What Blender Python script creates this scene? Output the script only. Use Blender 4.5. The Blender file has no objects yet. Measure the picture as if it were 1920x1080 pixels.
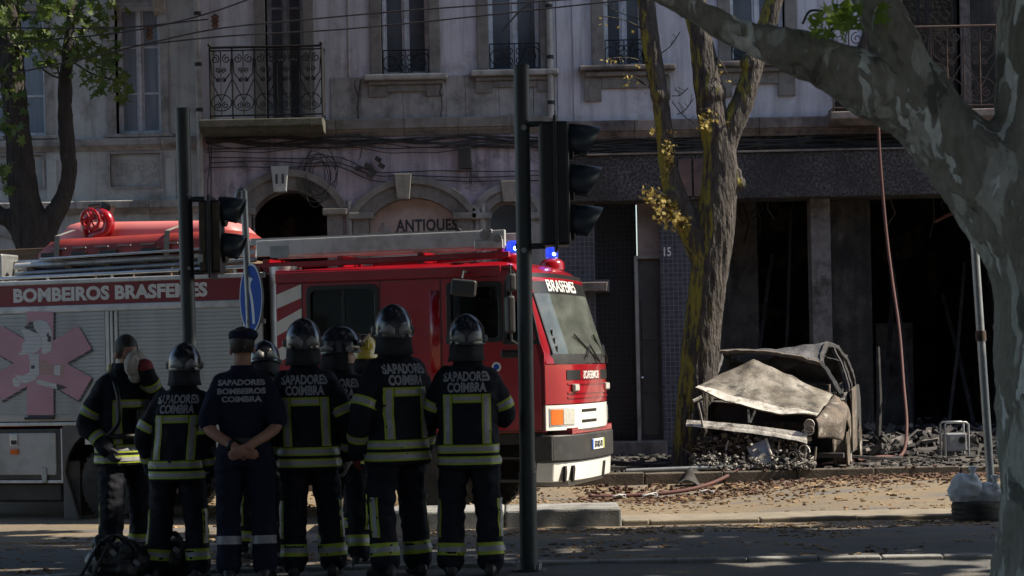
import bpy, bmesh, math, random
from mathutils import Vector, Matrix, noise
from mathutils.bvhtree import BVHTree
from math import sin, cos, pi, radians, sqrt, atan2
random.seed(11)
SC = bpy.context.scene
COL = SC.collection

# ---------------------------------------------------------------- camera
FOC = 3733.0                      # focal length in pixels of the 1920 px wide photograph
ROLL = radians(1.2)
HOR = 690.0                       # row of the horizon
CAMZ = 1.45
cam_d = bpy.data.cameras.new('camera')
cam = bpy.data.objects.new('camera', cam_d)
COL.objects.link(cam)
SC.camera = cam
cam_d.sensor_width = 36.0
cam_d.lens = 36.0 * FOC / 1920.0
cam_d.shift_y = (HOR - 540.0) / 1920.0
cam_d.clip_start = 0.1
cam_d.clip_end = 2000.0
cam_d.dof.use_dof = True
cam_d.dof.focus_distance = 22.0
cam_d.dof.aperture_fstop = 7.0
RT = Vector((cos(ROLL), 0, -sin(ROLL)))
UP = Vector((sin(ROLL), 0, cos(ROLL)))
FW = Vector((0, 1, 0))
CP = Vector((0, 0, CAMZ))
mw = Matrix.Identity(4)
for i in range(3):
    mw[i][0] = RT[i]; mw[i][1] = UP[i]; mw[i][2] = -FW[i]; mw[i][3] = CP[i]
cam.matrix_world = mw

def at(px, py, Y):
    """world point seen at a photograph pixel when it stands Y metres away"""
    return CP + RT * ((px - 960.0) / FOC * Y) + UP * ((HOR - py) / FOC * Y) + FW * Y

# ---------------------------------------------------------------- light
SUN = Vector((0.69, -0.02, 0.72)).normalized()        # towards the sun
world = bpy.data.worlds.new('World')
SC.world = world
world.use_nodes = True
wn = world.node_tree.nodes
bg = wn['Background']
sky = wn.new('ShaderNodeTexSky')
sky.sky_type = 'NISHITA'
sky.sun_disc = False
sky.sun_elevation = math.asin(SUN.z)
sky.sun_rotation = atan2(SUN.x, SUN.y)
world.node_tree.links.new(sky.outputs[0], bg.inputs[0])
bg.inputs[1].default_value = 0.105
sun_d = bpy.data.lights.new('sun', 'SUN')
sun_d.energy = 5.0
sun_d.angle = radians(0.5)
sun_d.color = (1.0, 0.90, 0.74)
sun = bpy.data.objects.new('sun', sun_d)
sun.rotation_euler = SUN.to_track_quat('Z', 'Y').to_euler()
sun.location = (0, 0, 30)
COL.objects.link(sun)
SC.view_settings.view_transform = 'Standard'
SC.view_settings.look = 'None'
SC.view_settings.gamma = 1.0
SC.view_settings.exposure = 0.92
SC.view_settings.use_curve_mapping = False
SC.render.engine = 'CYCLES'
SC.cycles.use_denoising = True
SC.cycles.max_bounces = 5
SC.cycles.transparent_max_bounces = 8

# ---------------------------------------------------------------- materials
MATS = {}
def mat(name, c1, c2=None, rough=0.7, metal=0.0, scale=8.0, mix=0.5, bump=0.0, bscale=None,
        c3=None, s3=1.2, t3=0.62, w3=0.12, spec=0.5, coords='Object', stretch=(1, 1, 1), coat=0.0,
        detail=6.0, dist=0.02, rvar=0.0, transl=0.0):
    m = bpy.data.materials.new(name)
    m.use_nodes = True
    nt = m.node_tree; N = nt.nodes; L = nt.links
    b = N['Principled BSDF']
    b.inputs['Roughness'].default_value = rough
    b.inputs['Metallic'].default_value = metal
    b.inputs['Specular IOR Level'].default_value = spec
    b.inputs['Coat Weight'].default_value = coat
    b.inputs['Base Color'].default_value = (*c1, 1)
    MATS[name] = m
    tc = N.new('ShaderNodeTexCoord')
    mp = N.new('ShaderNodeMapping')
    mp.inputs['Scale'].default_value = stretch
    L.new(tc.outputs[coords], mp.inputs[0])
    col = None
    if c2 is not None:
        nz = N.new('ShaderNodeTexNoise'); nz.inputs['Scale'].default_value = scale
        nz.inputs['Detail'].default_value = detail; nz.inputs['Roughness'].default_value = 0.62
        L.new(mp.outputs[0], nz.inputs['Vector'])
        rp = N.new('ShaderNodeValToRGB')
        rp.color_ramp.elements[0].position = max(0.0, mix - 0.16)
        rp.color_ramp.elements[1].position = min(1.0, mix + 0.16)
        rp.color_ramp.elements[0].color = (*c1, 1)
        rp.color_ramp.elements[1].color = (*c2, 1)
        L.new(nz.outputs['Fac'], rp.inputs[0])
        col = rp.outputs[0]
        if rvar:
            mr = N.new('ShaderNodeMapRange')
            mr.inputs['To Min'].default_value = max(0.02, rough - rvar); mr.inputs['To Max'].default_value = min(1, rough + rvar)
            L.new(nz.outputs['Fac'], mr.inputs[0]); L.new(mr.outputs[0], b.inputs['Roughness'])
        if c3 is not None:
            n3 = N.new('ShaderNodeTexNoise'); n3.inputs['Scale'].default_value = s3
            n3.inputs['Detail'].default_value = 9; n3.inputs['Roughness'].default_value = 0.7
            L.new(mp.outputs[0], n3.inputs['Vector'])
            r3 = N.new('ShaderNodeValToRGB')
            r3.color_ramp.elements[0].position = max(0.0, t3 - w3); r3.color_ramp.elements[1].position = min(1.0, t3 + w3)
            L.new(n3.outputs['Fac'], r3.inputs[0])
            mx = N.new('ShaderNodeMix'); mx.data_type = 'RGBA'
            L.new(r3.outputs[0], mx.inputs[0]); L.new(col, mx.inputs[6])
            mx.inputs[7].default_value = (*c3, 1)
            col = mx.outputs[2]
        L.new(col, b.inputs['Base Color'])
    if bump:
        nb = N.new('ShaderNodeTexNoise'); nb.inputs['Scale'].default_value = bscale or scale * 3
        nb.inputs['Detail'].default_value = 5
        L.new(mp.outputs[0], nb.inputs['Vector'])
        bp = N.new('ShaderNodeBump'); bp.inputs['Strength'].default_value = bump
        bp.inputs['Distance'].default_value = dist
        L.new(nb.outputs['Fac'], bp.inputs['Height'])
        L.new(bp.outputs[0], b.inputs['Normal'])
    if transl:
        tr = N.new('ShaderNodeBsdfTranslucent')
        if col is not None: L.new(col, tr.inputs[0])
        else: tr.inputs[0].default_value = (*c1, 1)
        ms = N.new('ShaderNodeMixShader'); ms.inputs[0].default_value = transl
        L.new(b.outputs[0], ms.inputs[1]); L.new(tr.outputs[0], ms.inputs[2])
        L.new(ms.outputs[0], N['Material Output'].inputs[0])
    return m

def streaks(m, colour, amount=0.6, sx=3.0, sz=0.25, lo=0.5, hi=0.75):
    """vertical run marks (rain and soot) mixed over a material's colour"""
    nt = m.node_tree; N = nt.nodes; L = nt.links
    b = N['Principled BSDF']
    src = b.inputs['Base Color'].links[0].from_socket if b.inputs['Base Color'].links else None
    tc = N.new('ShaderNodeTexCoord'); mp = N.new('ShaderNodeMapping')
    mp.inputs['Scale'].default_value = (sx, sx, sz)
    L.new(tc.outputs['Object'], mp.inputs[0])
    nz = N.new('ShaderNodeTexNoise'); nz.inputs['Scale'].default_value = 1.6; nz.inputs['Detail'].default_value = 8
    nz.inputs['Roughness'].default_value = 0.68
    L.new(mp.outputs[0], nz.inputs['Vector'])
    rp = N.new('ShaderNodeValToRGB')
    rp.color_ramp.elements[0].position = lo; rp.color_ramp.elements[1].position = hi
    rp.color_ramp.elements[1].color = (amount, amount, amount, 1)
    L.new(nz.outputs['Fac'], rp.inputs[0])
    mx = N.new('ShaderNodeMix'); mx.data_type = 'RGBA'
    L.new(rp.outputs[0], mx.inputs[0])
    if src: L.new(src, mx.inputs[6])
    else: mx.inputs[6].default_value = b.inputs['Base Color'].default_value
    mx.inputs[7].default_value = (*colour, 1)
    L.new(mx.outputs[2], b.inputs['Base Color'])
    return m

def tiles_mat(name, c1, c2, joint, w=0.075, h=0.075, rough=0.25):
    m = bpy.data.materials.new(name); m.use_nodes = True
    nt = m.node_tree; N = nt.nodes; L = nt.links; b = N['Principled BSDF']
    tc = N.new('ShaderNodeTexCoord'); sp = N.new('ShaderNodeSeparateXYZ'); cb = N.new('ShaderNodeCombineXYZ')
    L.new(tc.outputs['Object'], sp.inputs[0])
    ad = N.new('ShaderNodeMath'); ad.operation = 'ADD'
    L.new(sp.outputs[0], ad.inputs[0]); L.new(sp.outputs[1], ad.inputs[1])
    L.new(ad.outputs[0], cb.inputs[0]); L.new(sp.outputs[2], cb.inputs[1])
    br = N.new('ShaderNodeTexBrick')
    br.offset = 0.0
    br.inputs['Scale'].default_value = 1.0
    br.inputs['Brick Width'].default_value = w; br.inputs['Row Height'].default_value = h
    br.inputs['Mortar Size'].default_value = 0.005; br.inputs['Mortar Smooth'].default_value = 0.2
    br.inputs['Color1'].default_value = (*c1, 1); br.inputs['Color2'].default_value = (*c2, 1)
    br.inputs['Mortar'].default_value = (*joint, 1)
    L.new(cb.outputs[0], br.inputs['Vector'])
    L.new(br.outputs['Color'], b.inputs['Base Color'])
    b.inputs['Roughness'].default_value = rough
    bp = N.new('ShaderNodeBump'); bp.invert = True; bp.inputs['Strength'].default_value = 0.4; bp.inputs['Distance'].default_value = 0.004
    L.new(br.outputs['Fac'], bp.inputs['Height']); L.new(bp.outputs[0], b.inputs['Normal'])
    MATS[name] = m
    return m

def emit_mat(name, c, strength, base=(0.02, 0.02, 0.1)):
    m = bpy.data.materials.new(name); m.use_nodes = True
    b = m.node_tree.nodes['Principled BSDF']
    b.inputs['Base Color'].default_value = (*base, 1)
    b.inputs['Roughness'].default_value = 0.1
    b.inputs['Emission Color'].default_value = (*c, 1)
    b.inputs['Emission Strength'].default_value = strength
    MATS[name] = m
    return m

def glass_mat(name, tint, clear=0.6, rough=0.03, gcol=(1, 1, 1), dust=0.0):
    m = bpy.data.materials.new(name); m.use_nodes = True
    nt = m.node_tree; N = nt.nodes; L = nt.links
    N.remove(N['Principled BSDF'])
    tr = N.new('ShaderNodeBsdfTransparent'); tr.inputs[0].default_value = (*tint, 1)
    gl = N.new('ShaderNodeBsdfGlossy'); gl.inputs['Roughness'].default_value = rough; gl.inputs[0].default_value = (*gcol, 1)
    fr = N.new('ShaderNodeFresnel'); fr.inputs[0].default_value = 1.5
    mx = N.new('ShaderNodeMixShader')
    mr = N.new('ShaderNodeMapRange'); mr.inputs['To Min'].default_value = 1 - clear - 0.04; mr.inputs['To Max'].default_value = 1.0
    L.new(fr.outputs[0], mr.inputs[0]); L.new(mr.outputs[0], mx.inputs[0])
    L.new(tr.outputs[0], mx.inputs[1]); L.new(gl.outputs[0], mx.inputs[2])
    out = mx.outputs[0]
    if dust:
        df = N.new('ShaderNodeBsdfDiffuse'); df.inputs[0].default_value = (.5, .53, .49, 1)
        nz = N.new('ShaderNodeTexNoise'); nz.inputs['Scale'].default_value = 3.5; nz.inputs['Detail'].default_value = 6
        m3 = N.new('ShaderNodeMapRange'); m3.inputs['From Min'].default_value = .3; m3.inputs['From Max'].default_value = .75; m3.inputs['To Min'].default_value = dust * .5; m3.inputs['To Max'].default_value = dust * 1.6
        L.new(nz.outputs['Fac'], m3.inputs[0]); m4 = N.new('ShaderNodeMixShader'); L.new(m3.outputs[0], m4.inputs[0]); L.new(out, m4.inputs[1]); L.new(df.outputs[0], m4.inputs[2]); out = m4.outputs[0]
    L.new(out, N['Material Output'].inputs[0])
    MATS[name] = m
    return m

# facades
streaks(mat('plaster_pink', (.48, .44, .52), (.39, .36, .43), scale=3, rough=.9, bump=.25, bscale=40, c3=(.17, .16, .175), s3=1.1, t3=.64, w3=.08), (.12, .11, .11), .55)
streaks(mat('plaster_lilac', (.50, .49, .525), (.42, .41, .445), scale=2.5, rough=.9, bump=.2, bscale=40, c3=(.22, .2, .2), s3=.9, t3=.62, w3=.08), (.15, .14, .13), .75, lo=.46, hi=.72)
streaks(mat('plaster_cream', (.42, .44, .43), (.335, .35, .345), scale=3, rough=.9, bump=.25, bscale=30, c3=(.17, .165, .14), s3=1.3, t3=.6, w3=.1), (.09, .09, .075), .65)
streaks(mat('plaster_shop', (.47, .41, .455), (.35, .305, .345), scale=2.6, rough=.9, bump=.3, bscale=30, c3=(.075, .065, .065), s3=1.5, t3=.6, w3=.06), (.05, .045, .045), .75, lo=.45, hi=.7)
streaks(mat('stone_trim', (.21, .196, .176), (.15, .14, .127), scale=7, rough=.85, bump=.4, bscale=45, c3=(.09, .08, .068), s3=2.2, t3=.6, w3=.1), (.06, .055, .045), .6)
streaks(mat('stone_grey', (.33, .325, .315), (.24, .235, .228), scale=6, rough=.85, bump=.35, bscale=50, c3=(.10, .095, .085), s3=1.8, t3=.58, w3=.1), (.07, .065, .055), .6)
streaks(mat('stone_burnt', (.2, .165, .15), (.12, .1, .095), scale=5, rough=.9, bump=.4, bscale=45, c3=(.035, .03, .03), s3=1.6, t3=.55, w3=.1), (.03, .027, .025), .7)
streaks(mat('plaster_burnt', (.11, .092, .08), (.045, .038, .035), scale=3.4, rough=.95, bump=.4, bscale=30, c3=(.012, .011, .010), s3=1.1, t3=.46, w3=.1), (.012, .011, .01), .85, lo=.4, hi=.62)
mat('pebble_dash', (.028, .026, .027), (.22, .2, .2), scale=24, mix=.58, rough=.95, bump=.9, bscale=60, c3=(.02, .018, .018), s3=.9, t3=.5, w3=.16, detail=9, dist=.03)
mat('soot', (.016, .015, .015), (.06, .052, .045), scale=2.2, mix=.58, rough=.95, bump=.5, bscale=12, c3=(.2, .165, .13), s3=1.3, t3=.6, w3=.06)
mat('moss_stone', (.095, .09, .075), (.045, .048, .03), scale=9, rough=.95, bump=.6, bscale=40)
mat('white_wood', (.62, .64, .67), (.46, .48, .5), scale=9, rough=.6, bump=.15, c3=(.18, .17, .16), s3=3, t3=.66)
mat('grey_wood', (.36, .37, .39), (.25, .26, .275), scale=7, rough=.65, bump=.2, c3=(.09, .085, .08), s3=2, t3=.6)
mat('pane_dark', (.06, .067, .076), (.12, .132, .15), scale=1.2, rough=.08, spec=.6)
mat('pane_curtain', (.27, .31, .36), (.17, .2, .235), scale=1.6, rough=.25, spec=.6, stretch=(6, 6, .4))
mat('pane_burnt', (.006, .006, .006), (.015, .013, .012), scale=3, rough=.5)
mat('curtain', (.26, .26, .27), (.16, .16, .17), scale=2, rough=.9, stretch=(14, 14, .3))
mat('iron', (.018, .018, .02), (.03, .027, .025), scale=20, rough=.5, metal=.6)
mat('iron_rusty', (.05, .035, .03), (.1, .065, .05), scale=9, rough=.8, metal=.3)
mat('pipe_paint', (.34, .33, .31), (.25, .24, .22), scale=5, rough=.55, c3=(.12, .1, .08), s3=2)
mat('cable', (.012, .012, .012), (.03, .028, .027), scale=6, rough=.7)
mat('door_paint', (.085, .08, .078), (.06, .056, .055), scale=3, rough=.45, c3=(.03, .028, .027), s3=1.4)
mat('door_panel', (.26, .2, .18), (.2, .155, .14), scale=2, rough=.6, c3=(.1, .08, .07), s3=1.2)
mat('sign_board', (.46, .37, .33), (.36, .285, .255), scale=2.4, rough=.7, c3=(.19, .15, .14), s3=1.7, t3=.62)
mat('sign_letter', (.035, .04, .045), rough=.7)
tiles_mat('tile_black', (.016, .016, .02), (.026, .026, .032), (.055, .055, .065))
tiles_mat('tile_grey', (.05, .05, .062), (.075, .075, .09), (.13, .13, .15))
# ground
mat('ceramic', (.07, .035, .02), (.04, .02, .015), scale=8, rough=.35)
mat('kerb_stone', (.30, .30, .29), (.21, .21, .205), scale=9, rough=.9, bump=.4, bscale=60, c3=(.1, .095, .085), s3=2.4, t3=.58)
mat('concrete_strip', (.25, .215, .165), (.17, .145, .11), scale=5, rough=.9, bump=.3, bscale=60, c3=(.15, .135, .11), s3=1.4, t3=.6)
mat('litter', (.17, .1, .05), (.34, .23, .115), scale=2.2, rough=.9, c3=(.06, .04, .028), s3=1.5, t3=.55)
mat('litter_red', (.10, .05, .03), (.06, .034, .024), scale=3, rough=.9)
mat('char', (.014, .013, .013), (.05, .046, .043), scale=6, rough=.85, bump=.4, c3=(.15, .135, .12), s3=3.5, t3=.67, w3=.05)
mat('ash', (.56, .53, .48), (.26, .24, .215), scale=9, rough=.95, bump=.5, c3=(.05, .046, .042), s3=3, t3=.52)
# truck
mat('truck_red', (.29, .005, .012), (.23, .0045, .010), scale=2, rough=.22, coat=.5, c3=(.19, .010, .012), s3=3.0, t3=.7)
mat('truck_red_band', (.2, .005, .014), (.16, .004, .011), scale=2, rough=.35)
mat('truck_white', (.72, .72, .69), (.64, .64, .6), scale=3, rough=.3, coat=.3, c3=(.33, .3, .26), s3=5, t3=.74, w3=.07)
mat('truck_black', (.02, .02, .021), (.035, .034, .033), scale=6, rough=.5, c3=(.07, .065, .06), s3=2.5, t3=.66)
mat('aluminium', (.58, .58, .58), (.47, .47, .47), scale=4, rough=.4, metal=.45, c3=(.28, .28, .27), s3=3, t3=.6)
mat('slat_metal', (.40, .41, .41), (.34, .35, .35), scale=2, rough=.42, metal=.5, c3=(.26, .255, .25), s3=2.5, t3=.62)
mat('locker_white', (.44, .45, .45), (.38, .39, .39), scale=2, rough=.4, c3=(.2, .195, .185), s3=1.5, t3=.62)
mat('steel', (.55, .55, .54), (.42, .42, .41), scale=6, rough=.25, metal=.95)
mat('rubber', (.018, .018, .018), (.04, .038, .035), scale=6, rough=.85, c3=(.08, .072, .062), s3=2.5, t3=.6)
mat('trim_black', (.012, .012, .012), rough=.35)
mat('orange_lens', (.75, .17, .01), (.6, .12, .01), scale=30, rough=.12, coat=.6)
mat('clear_lens', (.75, .75, .68), (.45, .46, .44), scale=60, rough=.08, metal=.35, coat=.6)
mat('red_stretcher', (.30, .035, .03), (.24, .03, .025), scale=3, rough=.5, c3=(.15, .025, .02), s3=2)
mat('pink_lid', (.62, .19, .19), (.55, .16, .155), scale=2, rough=.5)
mat('brown_wood', (.15, .1, .06), (.1, .066, .04), scale=6, rough=.8, stretch=(1, 1, 6))
mat('strap', (.25, .24, .22), (.17, .165, .15), scale=9, rough=.8)
mat('emblem_pink', (.56, .29, .37), (.48, .245, .315), scale=2, rough=.5)
mat('emblem_white', (.58, .60, .62), (.48, .5, .52), scale=3, rough=.5)
mat('emblem_shade', (.07, .065, .07), rough=.6)
mat('emblem_peach', (.45, .28, .25), (.38, .24, .22), scale=3, rough=.6)
mat('decal_white', (.68, .68, .66), (.6, .6, .58), scale=5, rough=.4)
glass_mat('windscreen', (.75, .8, .77), clear=.78, gcol=(.5, .54, .5), dust=.095)
glass_mat('side_glass', (.2, .22, .2), clear=.94, gcol=(.45, .5, .48))
mat('interior', (.07, .07, .07), (.1, .1, .1), scale=5, rough=.8)
mat('interior_grey', (.34, .34, .33), (.25, .25, .25), scale=5, rough=.8)
emit_mat('beacon_blue', (.02, .07, 1.0), .55)
emit_mat('beacon_core', (.45, .65, 1.0), 5.0)
# street furniture
mat('pole_paint', (.022, .03, .033), (.032, .04, .043), scale=5, rough=.45, c3=(.06, .06, .058), s3=4, t3=.7)
mat('signal_black', (.014, .014, .015), (.022, .022, .023), scale=8, rough=.5)
mat('visor_blue', (.02, .03, .042), (.03, .042, .055), scale=5, rough=.35)
mat('signal_back', (.15, .12, .08), (.06, .045, .03), scale=5, rough=.8, c3=(.3, .27, .22), s3=4, t3=.66, w3=.05)
mat('lamp_lens', (.03, .03, .03), rough=.2)
mat('sign_blue', (.018, .085, .40), (.016, .075, .36), scale=3, rough=.6, spec=.05)
mat('sign_white', (.7, .72, .74), (.64, .66, .68), scale=4, rough=.6, spec=.1)
mat('galvanised', (.33, .34, .345), (.25, .26, .265), scale=9, rough=.45, metal=.7)
mat('sack', (.66, .70, .75), (.52, .56, .61), scale=6, rough=.85, bump=.5, bscale=160, c3=(.16, .165, .17), s3=2.4, t3=.6)
mat('hose_red', (.11, .04, .033), (.075, .03, .027), scale=9, rough=.75)
mat('plastic_grey', (.24, .25, .27), (.18, .19, .2), scale=4, rough=.6)
# trees
mat('bark_moss', (.078, .067, .058), (.026, .022, .02), scale=13, rough=.95, bump=1.0, bscale=30, stretch=(1, 1, .3), dist=.06)
mat('pillar_scorched', (.2, .175, .165), (.11, .095, .09), scale=4, rough=.95, bump=.5, bscale=26, c3=(.03, .027, .025), s3=1.6, t3=.58, w3=.08)
mat('fascia_red', (.15, .085, .075), (.09, .055, .05), scale=3, rough=.8, c3=(.04, .03, .03), s3=2)
mat('bark_dark', (.04, .034, .029), (.018, .015, .013), scale=10, rough=.95, bump=1.0, bscale=24, c3=(.07, .06, .035), s3=1.5, t3=.68, w3=.06, stretch=(1, 1, .3), dist=.05)
mat('cut_wood', (.35, .25, .15), (.25, .17, .1), scale=12, rough=.9)
def plane_bark():
    m = bpy.data.materials.new('bark_plane'); m.use_nodes = True
    nt = m.node_tree; N = nt.nodes; L = nt.links; b = N['Principled BSDF']; b.inputs['Roughness'].default_value = .85
    tc = N.new('ShaderNodeTexCoord'); mp = N.new('ShaderNodeMapping'); mp.inputs['Scale'].default_value = (1, 1, .42)
    L.new(tc.outputs['Object'], mp.inputs[0])
    cols = [(.17, .165, .13), (.34, .345, .30), (.52, .54, .50), (.09, .09, .075)]
    prev = None
    for i, (s, p) in enumerate(((4.6, .5), (6.4, .54), (8.5, .6), (6, .62))):
        nz = N.new('ShaderNodeTexNoise'); nz.inputs['Scale'].default_value = s; nz.inputs['Detail'].default_value = 3
        nz.inputs['Distortion'].default_value = 0.6
        off = N.new('ShaderNodeMapping'); off.inputs['Location'].default_value = (i * 7.3, i * 3.1, i * 5.7)
        L.new(mp.outputs[0], off.inputs[0]); L.new(off.outputs[0], nz.inputs['Vector'])
        rp = N.new('ShaderNodeValToRGB'); rp.color_ramp.elements[0].position = p; rp.color_ramp.elements[1].position = p + .03
        L.new(nz.outputs['Fac'], rp.inputs[0])
        mx = N.new('ShaderNodeMix'); mx.data_type = 'RGBA'
        L.new(rp.outputs[0], mx.inputs[0])
        if prev is None: mx.inputs[6].default_value = (.2, .195, .16, 1)
        else: L.new(prev, mx.inputs[6])
        mx.inputs[7].default_value = (*cols[i], 1)
        prev = mx.outputs[2]
    fine = N.new('ShaderNodeTexNoise'); fine.inputs['Scale'].default_value = 38; fine.inputs['Detail'].default_value = 8; L.new(mp.outputs[0], fine.inputs['Vector'])
    mr = N.new('ShaderNodeMapRange'); mr.inputs['From Min'].default_value = .3; mr.inputs['From Max'].default_value = .7; mr.inputs['To Min'].default_value = .85; mr.inputs['To Max'].default_value = 1.25
    L.new(fine.outputs['Fac'], mr.inputs[0])
    mu = N.new('ShaderNodeMix'); mu.data_type = 'RGBA'; mu.blend_type = 'MULTIPLY'; mu.inputs[0].default_value = 1.0
    L.new(prev, mu.inputs[6]); L.new(mr.outputs[0], mu.inputs[7])
    L.new(mu.outputs[2], b.inputs['Base Color'])
    ad = N.new('ShaderNodeMath'); ad.operation = 'MULTIPLY_ADD'; ad.inputs[1].default_value = .35; L.new(fine.outputs['Fac'], ad.inputs[0])
    bw = N.new('ShaderNodeRGBToBW'); L.new(prev, bw.inputs[0]); L.new(bw.outputs[0], ad.inputs[2])
    bp = N.new('ShaderNodeBump'); bp.inputs['Strength'].default_value = .9; bp.inputs['Distance'].default_value = .05; bp.invert = True
    L.new(ad.outputs[0], bp.inputs['Height']); L.new(bp.outputs[0], b.inputs['Normal'])
    MATS['bark_plane'] = m
plane_bark()
mat('leaf_green', (.055, .095, .016), (.085, .125, .02), scale=2.5, rough=.55, transl=.45)
mat('leaf_dark', (.03, .05, .018), (.042, .066, .022), scale=2.0, rough=.6, transl=.12)
mat('leaf_sunlit', (.17, .27, .035), (.22, .33, .05), scale=3, rough=.5, transl=.5)  # brighter green paints sunlight onto plane leaves that hang in shade
mat('leaf_dry', (.42, .33, .10), (.3, .22, .06), scale=6, rough=.8, transl=.3)
# people
mat('turnout', (.006, .007, .012), (.012, .013, .021), scale=7, rough=.8, bump=.7, bscale=14, spec=.25)
mat('uniform', (.008, .010, .024), (.013, .016, .034), scale=6, rough=.85, bump=.3, bscale=16, spec=.2)
mat('hivis', (.36, .44, .03), (.28, .35, .025), scale=12, rough=.6)
mat('silver_tape', (.34, .34, .36), (.25, .25, .27), scale=25, rough=.4)
mat('print_grey', (.33, .34, .37), (.24, .25, .28), scale=18, rough=.7)
mat('helmet_black', (.010, .011, .016), (.018, .02, .027), scale=4, rough=.24, coat=.25, rvar=.1)
mat('helmet_grey', (.27, .27, .26), (.2, .2, .195), scale=6, rough=.4)
mat('helmet_yellow', (.58, .42, .02), (.52, .36, .015), scale=4, rough=.25, coat=.5)
mat('neck_cloth', (.03, .03, .034), (.02, .02, .024), scale=8, rough=.9, bump=.3)
mat('skin', (.36, .19, .13), (.31, .155, .105), scale=9, rough=.55)
mat('hair', (.018, .013, .010), (.03, .022, .017), scale=40, rough=.6)
mat('boot', (.01, .01, .011), (.02, .019, .018), scale=8, rough=.45)
mat('glove', (.05, .05, .055), (.08, .08, .075), scale=9, rough=.8)
mat('glove_pale', (.3, .28, .22), (.2, .19, .15), scale=9, rough=.85)
mat('glove_red', (.26, .03, .035), (.19, .02, .025), scale=9, rough=.8)
mat('cloth_pale', (.46, .42, .36), (.37, .34, .29), scale=7, rough=.9, bump=.4, bscale=25)
mat('eye_white', (.6, .6, .58), rough=.2)
mat('cylinder_yellow', (.42, .38, .12), (.34, .31, .1), scale=4, rough=.4)
# burnt car
mat('car_ash', (.105, .088, .068), (.29, .27, .235), scale=3.1, mix=.56, rough=.7, bump=.35, bscale=26, c3=(.05, .043, .037), s3=4.2, t3=.56, w3=.07, metal=.15, detail=10)
mat('car_rust', (.15, .115, .085), (.06, .05, .043), scale=6, rough=.8, bump=.6, bscale=30, c3=(.3, .28, .24), s3=3.4, t3=.6, w3=.05)
mat('car_black', (.022, .021, .022), (.055, .052, .053), scale=6, rough=.7, bump=.4, bscale=20, c3=(.12, .115, .115), s3=2.5, t3=.63)
mat('bare_alloy', (.66, .63, .57), (.42, .39, .34), scale=7, rough=.55, metal=.3, bump=.4, bscale=30, c3=(.13, .115, .095), s3=4.5, t3=.55, w3=.07)

def moss(m, side=-1.0):
    """moss that grows in streaks on one side of a trunk"""
    nt = m.node_tree; N = nt.nodes; L = nt.links; b = N['Principled BSDF']; src = b.inputs['Base Color'].links[0].from_socket
    tc = N.new('ShaderNodeTexCoord'); mp = N.new('ShaderNodeMapping'); mp.inputs['Scale'].default_value = (2.2, 2.2, .55); L.new(tc.outputs['Object'], mp.inputs[0])
    nz = N.new('ShaderNodeTexNoise'); nz.inputs['Scale'].default_value = 2.6; nz.inputs['Detail'].default_value = 11; nz.inputs['Roughness'].default_value = .75; L.new(mp.outputs[0], nz.inputs['Vector'])
    ge = N.new('ShaderNodeNewGeometry'); sp = N.new('ShaderNodeSeparateXYZ'); L.new(ge.outputs['Normal'], sp.inputs[0])
    ml = N.new('ShaderNodeMath'); ml.operation = 'MULTIPLY_ADD'; ml.inputs[1].default_value = side * .16; L.new(sp.outputs[0], ml.inputs[0]); L.new(nz.outputs['Fac'], ml.inputs[2])
    m2 = N.new('ShaderNodeMath'); m2.operation = 'MULTIPLY_ADD'; m2.inputs[1].default_value = -.07; L.new(sp.outputs[1], m2.inputs[0]); L.new(ml.outputs[0], m2.inputs[2])
    rp = N.new('ShaderNodeValToRGB'); rp.color_ramp.elements[0].position = .615; rp.color_ramp.elements[1].position = .7; L.new(m2.outputs[0], rp.inputs[0])
    mx = N.new('ShaderNodeMix'); mx.data_type = 'RGBA'; L.new(rp.outputs[0], mx.inputs[0]); L.new(src, mx.inputs[6]); mx.inputs[7].default_value = (.24, .215, .03, 1)
    L.new(mx.outputs[2], b.inputs['Base Color'])
moss(MATS['bark_moss'])
# ---------------------------------------------------------------- mesh helpers
ORG = {}
def org(o): return ORG.get(o.name, Vector((0, 0, 0))) if o else Vector((0, 0, 0))

def link(name, me, m=None, parent=None, label=None, cat=None, group=None, kind=None, smooth=False):
    ob = bpy.data.objects.new(name, me)
    COL.objects.link(ob)
    if m is not None and me is not None:
        me.materials.append(MATS[m] if isinstance(m, str) else m)
    if parent is not None:
        ob.parent = parent
        ORG[ob.name] = org(parent)
    if smooth and me is not None:
        me.polygons.foreach_set('use_smooth', [True] * len(me.polygons))
        if smooth is not True:
            try: me.set_sharp_from_angle(angle=radians(smooth))
            except Exception: pass
    tag(ob, label, cat, group, kind)
    return ob

def tag(ob, label=None, cat=None, group=None, kind=None):
    if label: ob['label'] = label
    if cat: ob['category'] = cat
    if group: ob['group'] = group
    if kind: ob['kind'] = kind
    return ob

def empty(name, loc, label, cat, group=None, rz=0.0, local=False):
    ob = bpy.data.objects.new(name, None)
    COL.objects.link(ob)
    ob.location = loc
    ob.rotation_euler = (0, 0, rz)
    ob.empty_display_size = 0.2
    if not local: ORG[ob.name] = Vector(loc)
    tag(ob, label, cat, group)
    return ob

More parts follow.
